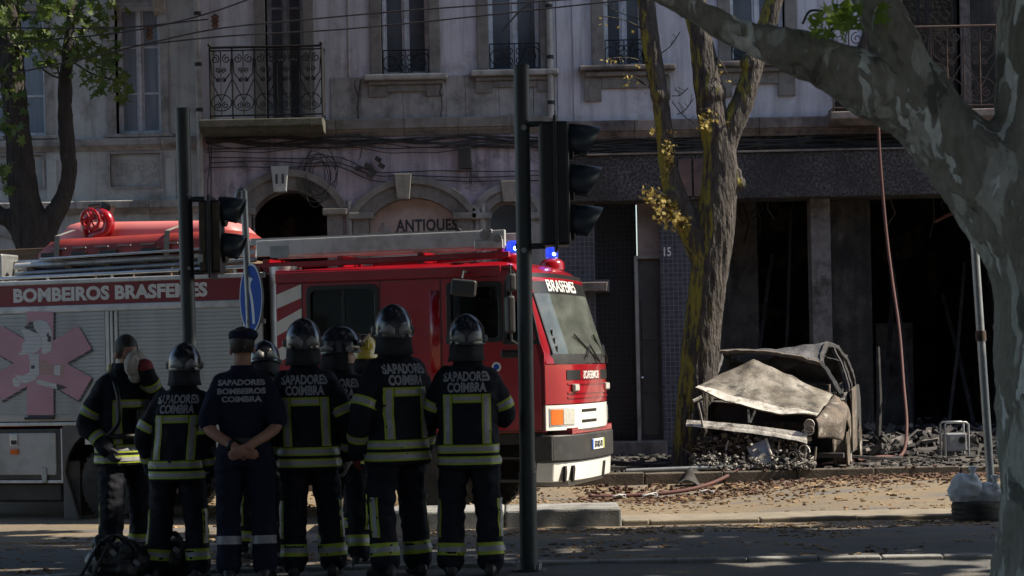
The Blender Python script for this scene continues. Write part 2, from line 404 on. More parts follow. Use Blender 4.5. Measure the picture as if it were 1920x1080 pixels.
class MB:
    def __init__(s): s.v = []; s.f = []
    def add(s, vs, fs):
        b = len(s.v); s.v += [tuple(p) for p in vs]; s.f += [tuple(i + b for i in f) for f in fs]; return s
    def box(s, x0, x1, y0, y1, z0, z1):
        return s.add([(x0, y0, z0), (x1, y0, z0), (x1, y1, z0), (x0, y1, z0), (x0, y0, z1), (x1, y0, z1), (x1, y1, z1), (x0, y1, z1)],
                     [(0, 3, 2, 1), (4, 5, 6, 7), (0, 1, 5, 4), (1, 2, 6, 5), (2, 3, 7, 6), (3, 0, 4, 7)])
    def cbox(s, c, size, R=None):
        hx, hy, hz = [q / 2 for q in size]
        c = Vector(c)
        vs = [Vector(p) for p in ((-hx, -hy, -hz), (hx, -hy, -hz), (hx, hy, -hz), (-hx, hy, -hz), (-hx, -hy, hz), (hx, -hy, hz), (hx, hy, hz), (-hx, hy, hz))]
        if R is not None: vs = [R @ p for p in vs]
        return s.add([c + p for p in vs], [(0, 3, 2, 1), (4, 5, 6, 7), (0, 1, 5, 4), (1, 2, 6, 5), (2, 3, 7, 6), (3, 0, 4, 7)])
    def tube(s, pts, r, n=8, caps=True, sq=None):
        """tube along pts; r a number or one per point"""
        pts = [Vector(p) for p in pts]
        m = len(pts)
        rs = r if isinstance(r, (list, tuple)) else [r] * m
        rings = []
        prev = None
        for i, p in enumerate(pts):
            t = (pts[min(i + 1, m - 1)] - pts[max(i - 1, 0)])
            if t.length < 1e-9: t = Vector((0, 0, 1))
            t.normalize()
            if prev is None:
                a = Vector((0, 0, 1)) if abs(t.z) < .9 else Vector((1, 0, 0))
                u = t.cross(a).normalized()
            else:
                u = prev - t * prev.dot(t)
                if u.length < 1e-6: u = t.orthogonal()
                u.normalize()
            prev = u
            w = t.cross(u)
            rings.append([p + (u * cos(2 * pi * k / n + pi / n) + w * sin(2 * pi * k / n + pi / n)) * rs[i] for k in range(n)])
        vs = [q for ring in rings for q in ring]
        fs = []
        for i in range(m - 1):
            for k in range(n):
                k2 = (k + 1) % n
                fs.append((i * n + k, i * n + k2, (i + 1) * n + k2, (i + 1) * n + k))
        if caps:
            fs.append(tuple(reversed(range(n)))); fs.append(tuple((m - 1) * n + k for k in range(n)))
        return s.add(vs, fs)
    def lathe(s, prof, c=(0, 0, 0), axis='z', n=20, R=None):
        """prof: (radius, height) pairs"""
        c = Vector(c); vs = []
        for (r, h) in prof:
            for k in range(n):
                a = 2 * pi * k / n
                p = {'z': Vector((r * cos(a), r * sin(a), h)), 'y': Vector((r * cos(a), h, -r * sin(a))), 'x': Vector((h, r * cos(a), r * sin(a)))}[axis]
                if R is not None: p = R @ p
                vs.append(c + p)
        fs = []
        for i in range(len(prof) - 1):
            for k in range(n):
                k2 = (k + 1) % n
                fs.append((i * n + k, i * n + k2, (i + 1) * n + k2, (i + 1) * n + k))
        fs.append(tuple(reversed(range(n)))); fs.append(tuple((len(prof) - 1) * n + k for k in range(n)))
        return s.add(vs, fs)
    def loft(s, rings, caps=True):
        n = len(rings[0]); vs = [p for r in rings for p in r]; fs = []
        for i in range(len(rings) - 1):
            for k in range(n):
                k2 = (k + 1) % n
                fs.append((i * n + k, i * n + k2, (i + 1) * n + k2, (i + 1) * n + k))
        if caps:
            fs.append(tuple(reversed(range(n)))); fs.append(tuple((len(rings) - 1) * n + k for k in range(n)))
        return s.add(vs, fs)
    def grid(s, rows, thick=None):
        nr = len(rows); nc = len(rows[0])
        vs = [p for r in rows for p in r]
        fs = [(i * nc + j, i * nc + j + 1, (i + 1) * nc + j + 1, (i + 1) * nc + j) for i in range(nr - 1) for j in range(nc - 1)]
        if thick is not None:
            t = Vector(thick); o = len(vs)
            vs = vs + [Vector(p) + t for p in vs]
            fs2 = [tuple(reversed([i + o for i in f])) for f in fs]
            edge = []
            for j in range(nc - 1):
                edge.append((j + 1, j, j + o, j + 1 + o)); a = (nr - 1) * nc + j; edge.append((a, a + 1, a + 1 + o, a + o))
            for i in range(nr - 1):
                a = i * nc; edge.append((a, a + nc, a + nc + o, a + o)); a = i * nc + nc - 1; edge.append((a + nc, a, a + o, a + nc + o))
            fs = fs + fs2 + edge
        return s.add(vs, fs)
    def ball(s, c, r, n=12, m=8, R=None):
        c = Vector(c); rr = Vector(r) if hasattr(r, '__len__') else Vector((r, r, r))
        vs = []; fs = []
        for i in range(1, m):
            th = pi * i / m
            for k in range(n):
                p = Vector((rr.x * sin(th) * cos(2 * pi * k / n), rr.y * sin(th) * sin(2 * pi * k / n), rr.z * cos(th)))
                if R is not None: p = R @ p
                vs.append(c + p)
        top = Vector((0, 0, rr.z)); bot = Vector((0, 0, -rr.z))
        if R is not None: top = R @ top; bot = R @ bot
        vs += [c + top, c + bot]; T = len(vs) - 2; B = T + 1
        for k in range(n):
            k2 = (k + 1) % n
            fs.append((T, k, k2))
            for i in range(m - 2): fs.append((i * n + k, (i + 1) * n + k, (i + 1) * n + k2, i * n + k2))
            fs.append((B, (m - 2) * n + k2, (m - 2) * n + k))
        return s.add(vs, fs)
    def mesh(s, name, off=None):
        me = bpy.data.meshes.new(name)
        vs = s.v
        if off is not None and off.length > 0: vs = [(p[0] - off.x, p[1] - off.y, p[2] - off.z) for p in vs]
        me.from_pydata(vs, [], s.f)
        me.update()
        return me
    def build(s, name, m=None, parent=None, smooth=False, bevel=0.0, seg=2, label=None, cat=None, group=None, kind=None, own=False):
        o = org(parent) if parent else Vector((0, 0, 0))
        ctr = None
        if own and not parent:
            xs = [p[0] for p in s.v]; ys = [p[1] for p in s.v]; zs = [p[2] for p in s.v]
            ctr = Vector(((min(xs) + max(xs)) / 2, (min(ys) + max(ys)) / 2, min(zs)))
            o = ctr
        me = s.mesh(name, o)
        ob = link(name, me, m, parent, label, cat, group, kind, smooth)
        if ctr is not None:
            ob.location = ctr; ORG[ob.name] = ctr
        if bevel:
            md = ob.modifiers.new('bevel', 'BEVEL'); md.width = bevel; md.segments = seg; md.limit_method = 'ANGLE'; md.angle_limit = radians(35)
        return ob

def plate(outlines, depth, fn, bevel=0.0, name='plate', res=2):
    """flat shape with holes: outlines of (u, v), thickness depth, mapped by fn(u, v, w), w from 0 to depth; returns MB"""
    cu = bpy.data.curves.new('tmp', 'CURVE'); cu.dimensions = '2D'; cu.fill_mode = 'BOTH'
    for o in outlines:
        sp = cu.splines.new('POLY'); sp.points.add(len(o) - 1)
        for i, (u, v) in enumerate(o): sp.points[i].co = (u, v, 0, 1)
        sp.use_cyclic_u = True
    cu.extrude = max(1e-4, depth / 2 - bevel); cu.bevel_depth = bevel; cu.bevel_resolution = res; cu.offset = -bevel
    ob = bpy.data.objects.new('tmp', cu); COL.objects.link(ob)
    dg = bpy.context.evaluated_depsgraph_get()
    me = bpy.data.meshes.new_from_object(ob.evaluated_get(dg))
    mb = MB()
    mb.add([fn(p.co.x, p.co.y, p.co.z + depth / 2) for p in me.vertices], [tuple(f.vertices) for f in me.polygons])
    bpy.data.objects.remove(ob); bpy.data.curves.remove(cu); bpy.data.meshes.remove(me)
    return mb

def rect(u0, u1, v0, v1, r=0.0, n=4):
    if r <= 0: return [(u0, v0), (u1, v0), (u1, v1), (u0, v1)]
    pts = []
    for (cx, cy, a0) in ((u1 - r, v0 + r, -pi / 2), (u1 - r, v1 - r, 0), (u0 + r, v1 - r, pi / 2), (u0 + r, v0 + r, pi)):
        for k in range(n + 1):
            a = a0 + pi / 2 * k / n
            pts.append((cx + r * cos(a), cy + r * sin(a)))
    return pts

def text_mb(body, size, fn, bold=0.0, thick=0.004, align='CENTER', sx=1.0, spacing=1.0, mirror=False, shear=0.0, centre=None):
    cu = bpy.data.curves.new('tmp', 'FONT'); cu.body = body; cu.size = size; cu.align_x = align
    cu.offset = bold; cu.extrude = thick / 2; cu.space_character = spacing; cu.shear = shear; cu.resolution_u = 3
    ob = bpy.data.objects.new('tmp', cu); COL.objects.link(ob)
    dg = bpy.context.evaluated_depsgraph_get()
    me = bpy.data.meshes.new_from_object(ob.evaluated_get(dg))
    mb = MB()
    sg = -1 if mirror else 1
    mb.add([fn(p.co.x * sx * sg, p.co.y, p.co.z + thick / 2) for p in me.vertices], [tuple(f.vertices) for f in me.polygons])
    bpy.data.objects.remove(ob); bpy.data.curves.remove(cu); bpy.data.meshes.remove(me)
    return mb

def remesh(mb, voxel, smooth_it=4, wr=0.0, wf=9.0, seed=0.0, fn=None):
    """join overlapping closed pieces into one continuous skin"""
    me0 = mb.mesh('tmp')
    ob = bpy.data.objects.new('tmp', me0); COL.objects.link(ob)
    md = ob.modifiers.new('r', 'REMESH'); md.mode = 'VOXEL'; md.voxel_size = voxel
    if smooth_it:
        ms = ob.modifiers.new('s', 'SMOOTH'); ms.factor = 0.5; ms.iterations = smooth_it
    dg = bpy.context.evaluated_depsgraph_get()
    me = bpy.data.meshes.new_from_object(ob.evaluated_get(dg))
    bpy.data.objects.remove(ob); bpy.data.meshes.remove(me0)
    if wr or fn:
        me.update()
        nrm = [v.normal.copy() for v in me.vertices]
        for v, n in zip(me.vertices, nrm):
            p = v.co
            d = 0.0
            if wr:
                q = Vector((p.x * wf + seed, p.y * wf - seed, p.z * wf * 1.25 + seed * .3))
                a = noise.noise(q); d = wr * (0.75 * (1 - 2 * abs(a)) + 0.5 * noise.noise(q * 2.1))
            if fn: d += fn(p)
            v.co = p + n * d
        me.update()
    return me

def bvh_of(me):
    return BVHTree.FromPolygons([v.co.copy() for v in me.vertices], [tuple(p.vertices) for p in me.polygons])

def copy_tree(o, parent=None):
    c = o.copy(); COL.objects.link(c)
    c.parent = parent
    for ch in list(o.children): copy_tree(ch, c)
    return c

def smooth_path(pts, n=6):
    """Catmull-Rom through points"""
    P = [Vector(p) for p in pts]; P = [P[0] * 2 - P[1]] + P + [P[-1] * 2 - P[-2]]
    out = []
    for i in range(1, len(P) - 2):
        for k in range(n):
            t = k / n
            out.append(0.5 * ((2 * P[i]) + (P[i + 1] - P[i - 1]) * t + (2 * P[i - 1] - 5 * P[i] + 4 * P[i + 1] - P[i + 2]) * t * t + (3 * P[i] - P[i - 1] - 3 * P[i + 1] + P[i + 2]) * t ** 3))
    out.append(P[-2])
    return out
def lerp(a, b, t): return a + (b - a) * t
def sstep(a, b, x):
    t = max(0.0, min(1.0, (x - a) / (b - a))); return t * t * (3 - 2 * t)
# ---------------------------------------------------------------- ground
YF = 32.0                                     # the facades' plane
def gz(X, Y):
    z = -0.12 * sstep(16.8, 19.4, Y)
    z += -0.14 * sstep(20.4, 21.6, Y) * (1 - sstep(1.6, 4.2, X)) * (1 - sstep(25.6, 26.2, Y))
    z += 0.06 * sstep(20.5, 25.5, Y) * sstep(2.5, 5, X)
    return z
def ground_mat():
    m = bpy.data.materials.new('asphalt'); m.use_nodes = True
    nt = m.node_tree; N = nt.nodes; L = nt.links; b = N['Principled BSDF']; b.inputs['Roughness'].default_value = .92
    tc = N.new('ShaderNodeTexCoord')
    def nz(scale, detail=8, rough=.65):
        n = N.new('ShaderNodeTexNoise'); n.inputs['Scale'].default_value = scale; n.inputs['Detail'].default_value = detail
        n.inputs['Roughness'].default_value = rough; L.new(tc.outputs['Object'], n.inputs['Vector']); return n
    def ramp(src, a, bb, ca, cb):
        r = N.new('ShaderNodeValToRGB'); r.color_ramp.elements[0].position = a; r.color_ramp.elements[1].position = bb
        r.color_ramp.elements[0].color = (*ca, 1); r.color_ramp.elements[1].color = (*cb, 1); L.new(src, r.inputs[0]); return r.outputs[0]
    def mixc(f, a, bb):
        x = N.new('ShaderNodeMix'); x.data_type = 'RGBA'; L.new(f, x.inputs[0]); L.new(a, x.inputs[6]); L.new(bb, x.inputs[7]); return x.outputs[2]
    base = ramp(nz(45).outputs[0], .35, .7, (.085, .085, .086), (.15, .147, .142))
    dust = ramp(nz(30).outputs[0], .3, .7, (.125, .092, .056), (.25, .195, .125))
    # dried mud, sawdust and plant litter lie thick on the far carriageway and thin out towards the camera
    sp = N.new('ShaderNodeSeparateXYZ'); L.new(tc.outputs['Object'], sp.inputs[0])
    mr = N.new('ShaderNodeMapRange'); mr.inputs['From Min'].default_value = 15.0; mr.inputs['From Max'].default_value = 21.5
    mr.inputs['To Min'].default_value = -.04; mr.inputs['To Max'].default_value = .10
    L.new(sp.outputs[1], mr.inputs[0])
    n2 = nz(.9, 10, .72)
    mp = N.new('ShaderNodeMapping'); mp.inputs['Scale'].default_value = (.5, 1.6, 1); L.new(tc.outputs['Object'], mp.inputs[0]); L.new(mp.outputs[0], n2.inputs['Vector'])
    ad = N.new('ShaderNodeMath'); ad.operation = 'ADD'; L.new(n2.outputs[0], ad.inputs[0]); L.new(mr.outputs[0], ad.inputs[1])
    cov = ramp(ad.outputs[0], .46, .62, (0, 0, 0), (1, 1, 1))
    c = mixc(cov, base, dust)
    c = mixc(ramp(nz(3.2, 9).outputs[0], .6, .7, (0, 0, 0), (.75, .75, .75)), c, ramp(nz(25).outputs[0], .4, .6, (.045, .035, .028), (.10, .07, .045)))
    L.new(c, b.inputs['Base Color'])
    bp = N.new('ShaderNodeBump'); bp.inputs['Strength'].default_value = .7; bp.inputs['Distance'].default_value = .02
    L.new(nz(60, 6).outputs[0], bp.inputs['Height']); L.new(bp.outputs[0], b.inputs['Normal'])
    MATS['asphalt'] = m
ground_mat()
xs = [-900, -300, -120, -60, -30, -18] + [-12 + .25 * i for i in range(97)] + [18, 30, 60, 120, 300, 900]
ys = [-600, -200, -80, -30, -10, 0, 4, 7] + [9 + .2 * i for i in range(126)] + [40, 60, 120, 300, 900]
mb = MB()
mb.grid([[(x, y, gz(x, y) + (0.012 * noise.noise(Vector((x * .9, y * .9, 0))) if 8 < y < 40 else 0)) for x in xs] for y in ys])
mb.build('ground', 'asphalt', kind='structure', smooth=True)

# pavement in front of the facades with its kerb of single stones
PKY = 26.35
mb = MB().box(-30, 30, PKY, 38, -.4, .012)
pave = mb.build('pavement', 'char', kind='structure')
mat('pavement_stone', (.13, .115, .1), (.075, .066, .058), scale=14, rough=.9, bump=.7, bscale=30, c3=(.03, .027, .025), s3=1.0, t3=.52, w3=.12)
pave.data.materials[0] = MATS['pavement_stone']
mat('kerb_dusty', (.15, .125, .095), (.09, .075, .06), scale=8, rough=.95, bump=.6, bscale=40, c3=(.045, .038, .032), s3=2.2, t3=.54)
x = -12.0
rs = random.Random(3)
while x < 12.0:
    w = rs.uniform(.85, 1.15)
    dz = rs.uniform(-.008, .01)
    MB().box(x + .006, x + w - .006, PKY - .17 + rs.uniform(-.012, .012), PKY - .004, -.4, .03 + dz).build('kerb_stone', 'kerb_dusty', pave, bevel=.015)
    x += w

# traffic island: low concrete strip, its higher end block on the left
isl = empty('traffic_island', (0, 20, gz(0, 20)), None, None)
isl['kind'] = 'structure'
A = at(1166, 984, 19.6); 
MB().box(A.x, 12, 19.72, 20.35, -.5, -.075).build('strip', 'concrete_strip', isl, bevel=.02)
x = 12.0
while x > A.x + .2:
    w = rs.uniform(.9, 1.2); x0 = max(A.x + .006, x - w + .006)
    MB().box(x0, x - .006, 19.52, 19.705, -.5, -.07 + rs.uniform(-.006, .006)).build('kerb_stone', 'concrete_strip', isl, bevel=.015)
    x -= w
x = A.x
for w in (1.15, .95, .85):
    MB().box(x - w + .006, x - .006, 19.5, 20.42, -.5, .055 + rs.uniform(-.004, .004)).build('kerb_stone', 'kerb_stone', isl, bevel=.02)
    x -= w
# near kerb line, flush with the road, curving away at the left
kl = empty('near_kerb', (0, 14.4, 0), None, None); kl['kind'] = 'structure'
path = smooth_path([(-4.6, 13.3, 0), (-4.0, 13.9, 0), (-3.4, 14.35, 0), (-2.6, 14.55, 0), (-1.2, 14.6, 0), (.6, 14.62, 0), (2.2, 14.55, 0), (3.6, 14.42, 0), (5.5, 14.2, 0), (8, 13.8, 0)], 3)
for i in range(len(path) - 1):
    a, b = path[i], path[i + 1]; d = (b - a).normalized(); nrm = Vector((-d.y, d.x, 0))
    a2 = a + d * .006; b2 = b - d * .006; h = .028
    vs = []
    for z in (-.1, h):
        for (p, q) in ((a2, -.075), (b2, -.075), (b2, .075), (a2, .075)): vs.append(p + nrm * q + Vector((0, 0, z)))
    MB().add(vs, [(0, 3, 2, 1), (4, 5, 6, 7), (0, 1, 5, 4), (1, 2, 6, 5), (2, 3, 7, 6), (3, 0, 4, 7)]).build('kerb_stone', 'kerb_stone', kl, bevel=.01)
# ---------------------------------------------------------------- facades
def fx(px, py=300.0): return at(px, py, YF).x
def fz(py, px=900.0): return at(px, py, YF).z
def FR(px0, py0, px1, py1):
    """photo rectangle on the facade plane -> X0, X1, Z0, Z1"""
    xm, ym = (px0 + px1) / 2, (py0 + py1) / 2
    return at(px0, ym, YF).x, at(px1, ym, YF).x, at(xm, py1, YF).z, at(xm, py0, YF).z
def wall_fn(y0): return lambda u, v, w: (u, y0 + w, v)
def fbox(bld, name, m, r, y0, y1, bevel=0.0, **k):
    return MB().box(r[0], r[1], YF + y0, YF + y1, r[2], r[3]).build(name, m, bld, bevel=bevel, **k)

def spiral(cx, cz, r, turns=1.35, a0=0.0, d=1, n=18, y=0.0):
    out = []
    for i in range(n + 1):
        t = i / n; a = a0 + d * turns * 2 * pi * t; q = r * (1 - .8 * t)
        out.append((cx + q * cos(a), y, cz + q * sin(a)))
    return out

def scroll_bay(x0, x1, z0, z1, y, r=.0115):
    mb = MB(); xc = (x0 + x1) / 2; w = x1 - x0; H = z1 - z0
    mb.tube([(xc, y, z0), (xc, y, z1)], r, 5)
    for s in (-1, 1):
        mb.tube(spiral(xc + s * w * .25, z1 - .13 * H, w * .2, 1.4, pi / 2, s, y=y), r, 4)
        mb.tube([(xc + s * w * .45, y, z1 - .13 * H), (xc + s * w * .42, y, z1 - .35 * H), (xc + s * w * .1, y, z1 - .48 * H)], r, 4)
        mb.tube(spiral(xc + s * w * .15, z0 + .70 * H, w * .12, 1.3, -pi / 2, -s, y=y), r, 4)
        mb.tube(spiral(xc + s * w * .15, z0 + .55 * H, w * .11, 1.3, pi / 2, s, y=y), r, 4)
        mb.tube(spiral(xc + s * w * .18, z0 + .16 * H, w * .15, 1.4, pi / 2, s, y=y), r, 4)
        mb.tube([(xc, y, z0 + .22 * H), (xc + s * w * .46, y, z0 + .55 * H)], r, 4)
    R = w * .45
    mb.tube([(xc + R * cos(a), y, z0 + .2 * H + R * .82 * sin(a)) for a in [2 * pi * k / 20 for k in range(21)]], r, 4)
    return mb

def guard_mb(x0, x1, z0, z1, y, r=.009):
    mb = MB(); xc = (x0 + x1) / 2; w = x1 - x0; H = z1 - z0; zc = (z0 + z1) / 2
    for z in (z0, z1): mb.tube([(x0, y, z), (x1, y, z)], .011, 5)
    for x in (x0, xc, x1): mb.tube([(x, y, z0), (x, y, z1)], r, 5)
    for s in (-1, 1):
        mb.tube(spiral(xc + s * w * .34, zc, H * .42, 1.5, 0, s, y=y), r, 5)
        mb.tube(spiral(xc + s * w * .09, zc + H * .22, H * .2, 1.3, pi / 2, -s, y=y), r, 5)
        mb.tube(spiral(xc + s * w * .09, zc - H * .22, H * .2, 1.3, -pi / 2, s, y=y), r, 5)
        mb.tube([(xc + s * w * .02, y, z0), (xc + s * w * .17, y, zc), (xc + s * w * .26, y, z1)], r, 5)
    return mb

def window(bld, X0, X1, Z0, Z1, rows=3, wood='white_wood', pane='pane_dark', rec=.2, guard=None, st=.042, curtain=False, bars=None):
    y0 = YF + rec
    f = MB()
    xc = (X0 + X1) / 2
    for (a, b) in ((X0, X0 + st), (X1 - st, X1)): f.box(a, b, y0, y0 + .07, Z0, Z1)
    f.box(X0 + st, X1 - st, y0 + .002, y0 + .068, Z0, Z0 + st * 1.4); f.box(X0 + st, X1 - st, y0 + .002, y0 + .068, Z1 - st, Z1)
    win = f.build('window', wood, bld, bevel=.006)
    MB().box(xc - .027, xc + .027, y0 - .02, y0 + .05, Z0 + st * 1.4, Z1 - st).build('mullion', wood, win, bevel=.008)
    for (a, b) in ((X0 + st, xc - .027), (xc + .027, X1 - st)):
        sash = MB(); g = .034
        sash.box(a, a + g, y0 + .012, y0 + .05, Z0 + st * 1.4, Z1 - st); sash.box(b - g, b, y0 + .012, y0 + .05, Z0 + st * 1.4, Z1 - st)
        zz = [lerp(Z0 + st * 1.4, Z1 - st, q) for q in (bars or [i / rows for i in range(rows + 1)])]
        for z in zz: sash.box(a + g, b - g, y0 + .014, y0 + .048, z - .018, z + .018)
        sash.build('sash', wood, win)
        for i in range(len(zz) - 1):
            MB().box(a + g, b - g, y0 + .026, y0 + .034, zz[i] + .018, zz[i + 1] - .018).build('pane', pane, win)
    if guard: guard_mb(X0 + .02, X1 - .02, guard[0], guard[1], YF + .06).build('guard_rail', 'iron', win)
    return win

def architrave(bld, X0, X1, Z0, Z1, w, m, y=-.045):
    MB().box(X0 - w, X0, YF + y, YF + .24, Z0, Z1 + w).build('jamb', m, bld, bevel=.012)
    MB().box(X1, X1 + w, YF + y, YF + .24, Z0, Z1 + w).build('jamb', m, bld, bevel=.012)
    MB().box(X0, X1, YF + y + .003, YF + .24, Z1, Z1 + w).build('lintel', m, bld, bevel=.012)

def string_course(bld, X0, X1, Z0, Z1, m, proud, block=1.1, seed=1):
    rr = random.Random(seed); x = X0; n = 0
    H = Z1 - Z0
    while x < X1 - .01:
        w = min(rr.uniform(.8, 1.25) * block, X1 - x)
        if X1 - x - w < .3: w = X1 - x
        p = proud + rr.uniform(-.006, .006)
        prof = [(YF + .1, Z0), (YF - p * .25, Z0), (YF - p * .4, Z0 + H * .14), (YF - p * .75, Z0 + H * .3), (YF - p * .75, Z0 + H * .36), (YF - p, Z0 + H * .42), (YF - p, Z1 - .015), (YF - p + .02, Z1), (YF + .1, Z1)]
        MB().loft([[(x + .004, a, b) for a, b in prof], [(x + w - .004, a, b) for a, b in prof]]).build('stone', m, bld)
        x += w

TOP = 12.6
XA, XB, XC, XD = -16.0, fx(378, 200), fx(1046, 200), 16.0
# --- left building -------------------------------------------------------
LB = empty('townhouse', (XA + 4, YF, 0), 'cream plaster townhouse with tall shuttered windows behind the leafy tree', 'building', 'row of old townhouses')
w1 = FR(215, -140, 299, 251); w0 = FR(-70, -130, 82, 256)
ws = [FR(207, 288, 301, 350), FR(-45, 292, 80, 352)]
outer = [(XA, -.3), (XB - .01, -.3), (XB - .01, TOP), (XA, TOP)]
plate([outer] + [[(r[0], r[2]), (r[1], r[2]), (r[1], r[3]), (r[0], r[3])] for r in (w1, w0, ws[0], ws[1])], .42, wall_fn(YF), name='w').build('wall', 'plaster_cream', LB)
for r in (w1, w0):
    window(LB, r[0], r[1], r[2], r[3], pane='pane_curtain', bars=(0, .19, .42, .68, 1.0))
    architrave(LB, r[0], r[1], r[2], r[3], .13, 'stone_grey', -.035)
    MB().box(r[0] - .2, r[1] + .2, YF - .09, YF + .1, r[2] - .06, r[2]).build('sill', 'stone_grey', LB, bevel=.012)
for r in ws:
    MB().box(r[0] - .02, r[1] + .02, YF + .05, YF + .12, r[2] - .02, r[3] + .02).build('panel', 'plaster_cream', LB)
    orn = MB(); xc = (r[0] + r[1]) / 2; zc = (r[2] + r[3]) / 2; wv = r[1] - r[0]
    for s in (-1, 1):
        for k, (dx, dz, q) in enumerate(((.1, .06, .1), (.2, -.04, .1), (.3, .07, .09), (.12, -.1, .07), (.36, -.07, .05))):
            orn.tube(spiral(xc + s * wv * dx, zc + dz, q, 1.3, pi / 2 + k, s * (1 if k % 2 else -1), 12, YF + .045), .012, 5)
    orn.build('ornament', 'plaster_cream', LB)
    fr = MB(); t = .035
    fr.box(r[0] - t, r[0], YF - .02, YF + .05, r[2] - t, r[3] + t); fr.box(r[1], r[1] + t, YF - .02, YF + .05, r[2] - t, r[3] + t)
    fr.box(r[0], r[1], YF - .018, YF + .05, r[3], r[3] + t); fr.box(r[0], r[1], YF - .018, YF + .05, r[2] - t, r[2])
    fr.build('panel_frame', 'stone_grey', LB)
string_course(LB, XA, XB - .02, fz(283, 190), fz(261, 190), 'stone_grey', .12, 1.4, 2)
string_course(LB, XA, XB - .02, fz(402, 190), fz(378, 190), 'stone_grey', .18, 1.3, 4)
for pxx in (97, 320):
    MB().box(fx(pxx - 9), fx(pxx + 9), YF - .03, YF + .1, fz(378), fz(284)).build('pilaster', 'plaster_cream', LB)
for (a, b) in ((215, 299), (-60, 80)):
    r = FR(a - 8, -30, b + 8, 18)
    for k in range(6):
        z = lerp(r[2], r[3], k / 6)
        MB().cbox(((r[0] + r[1]) / 2, YF + .1, z + .03), (r[1] - r[0], .02, .075), Matrix.Rotation(.5, 3, 'X')).build('blind_slat', 'grey_wood', LB)
r = FR(288, -20, 312, 30)
MB().loft([[(x, YF + .02, r[3]), (x, YF - .24, r[3]), (x, YF - .2, r[3] - .15), (x, YF - .06, r[2] + .05), (x, YF + .02, r[2])] for x in (r[0], r[1])]).build('bracket', 'stone_grey', LB, bevel=.02)
for z in (TOP - .5,): MB().box(XA, XB - .02, YF - .35, YF + .1, z, z + .35).build('cornice', 'stone_grey', LB, bevel=.05)
# arches of its ground floor, seen over the truck
for cx, w in ((-30, 130), (190, 120)):
    pts_o = []; pts_i = []
    xm = fx(cx + 20, 440); zb = fz(520)
    Ro = w / 2 / 116.7
    for k in range(13):
        a = pi * k / 12; pts_o.append((xm + (Ro + .2) * cos(a), fz(462) + (Ro * .6 + .2) * sin(a))); pts_i.append((xm + Ro * cos(a), fz(462) + Ro * .6 * sin(a)))
    plate([pts_o + list(reversed(pts_i))], .08, wall_fn(YF - .06)).build('arch', 'stone_grey', LB)

# --- middle building -----------------------------------------------------
MBD = empty('antiques_house', ((XB + XC) / 2, YF, 0), 'pink plaster house with arched shop fronts and the wide iron balcony', 'building', 'row of old townhouses')
ZS0, ZS1 = fz(256, 700), fz(224, 700)
d1 = FR(497, -170, 568, 232); v1 = FR(714, -110, 803, 140); v2 = FR(914, -110, 1011, 132)
hole = lambda r: [(r[0], r[2]), (r[1], r[2]), (r[1], r[3]), (r[0], r[3])]
ZM = (ZS0 + ZS1) / 2
plate([[(XB, ZM), (XC - .01, ZM), (XC - .01, TOP), (XB, TOP)], hole(d1), hole(v1), hole(v2)], .42, wall_fn(YF)).build('upper_wall', 'plaster_lilac', MBD)
def arch_pts(px0, px1, pyt, pysp, pyb=1000, n=14):
    X0, X1 = fx(px0, 430), fx(px1, 430); zt = fz(pyt, (px0 + px1) / 2); zs = fz(pysp, (px0 + px1) / 2); zb = .0 if pyb == 1000 else fz(pyb)
    h = zt - zs; c = X1 - X0; R = (c * c / 4 + h * h) / (2 * h); a = math.asin(min(1, c / 2 / R)); xm = (X0 + X1) / 2; zc = zt - R
    pts = [(X0, zb), (X1, zb)]
    for k in range(n + 1):
        t = a - 2 * a * k / n
        pts.append((xm + R * sin(t), zc + R * cos(t)))
    return pts
A1, A2, A3 = (472, 614, 357, 404), (692, 857, 371, 412), (914, 993, 376, 410)
holes = [arch_pts(*a) for a in (A1, A2, A3)]
plate([[(XB, -.3), (XC - .01, -.3), (XC - .01, ZM), (XB, ZM)]] + holes, .42, wall_fn(YF)).build('shop_wall', 'plaster_shop', MBD)
def arch_trim(a, wpx, m, kx, num=None):
    i = arch_pts(*a)
    o = arch_pts(a[0] - wpx, a[1] + wpx, a[2] - wpx, a[3] - wpx * .35)
    o[0] = (o[0][0], .0); o[1] = (o[1][0], .0)
    i2 = [(i[0][0], -.01), (i[1][0], -.01)] + i[2:]
    ring = [o[1]] + o[2:] + [o[0], (i[0][0], 0)] + list(reversed(i[2:])) + [(i[1][0], 0)]
    plate([ring], .3, wall_fn(YF - .06), bevel=.012).build('arch', m, MBD)
    o2 = arch_pts(a[0] - wpx - 9, a[1] + wpx + 9, a[2] - wpx - 9, a[3] - wpx * .35 - 3)[2:]
    o1 = arch_pts(a[0] - wpx + 5, a[1] + wpx - 5, a[2] - wpx + 5, a[3] - wpx * .35 + 2)[2:]
    plate([o2 + list(reversed(o1))], .1, wall_fn(YF - .11), bevel=.015).build('hood_mould', m, MBD)
    zt = fz(a[2] - wpx - 14, kx); zb2 = fz(a[2] + 4, kx); X = fx(kx, a[2])
    ks = MB().loft([[(X - .14, y, zt), (X + .14, y, zt), (X + .1, y, zb2), (X - .1, y, zb2)] for y in (YF + .05, YF - .16)]).build('keystone', 'plaster_cream' if num else 'stone_trim', MBD, bevel=.012)
    if num: text_mb(num, .2, lambda u, v, w: (X + u, YF - .161 - w, (zt + zb2) / 2 - .07 + v), bold=.008).build('number', 'sign_letter', ks)
    for s, pxx in ((-1, a[0] - wpx / 2), (1, a[1] + wpx / 2)):
        X = fx(pxx, a[3]); z = fz(a[3] - wpx * .2, pxx); w = wpx / 2 / 116.7 + .07
        MB().box(X - w, X + w, YF - .13, YF + .05, z - .05, z + .06).build('capital', m, MBD, bevel=.02)
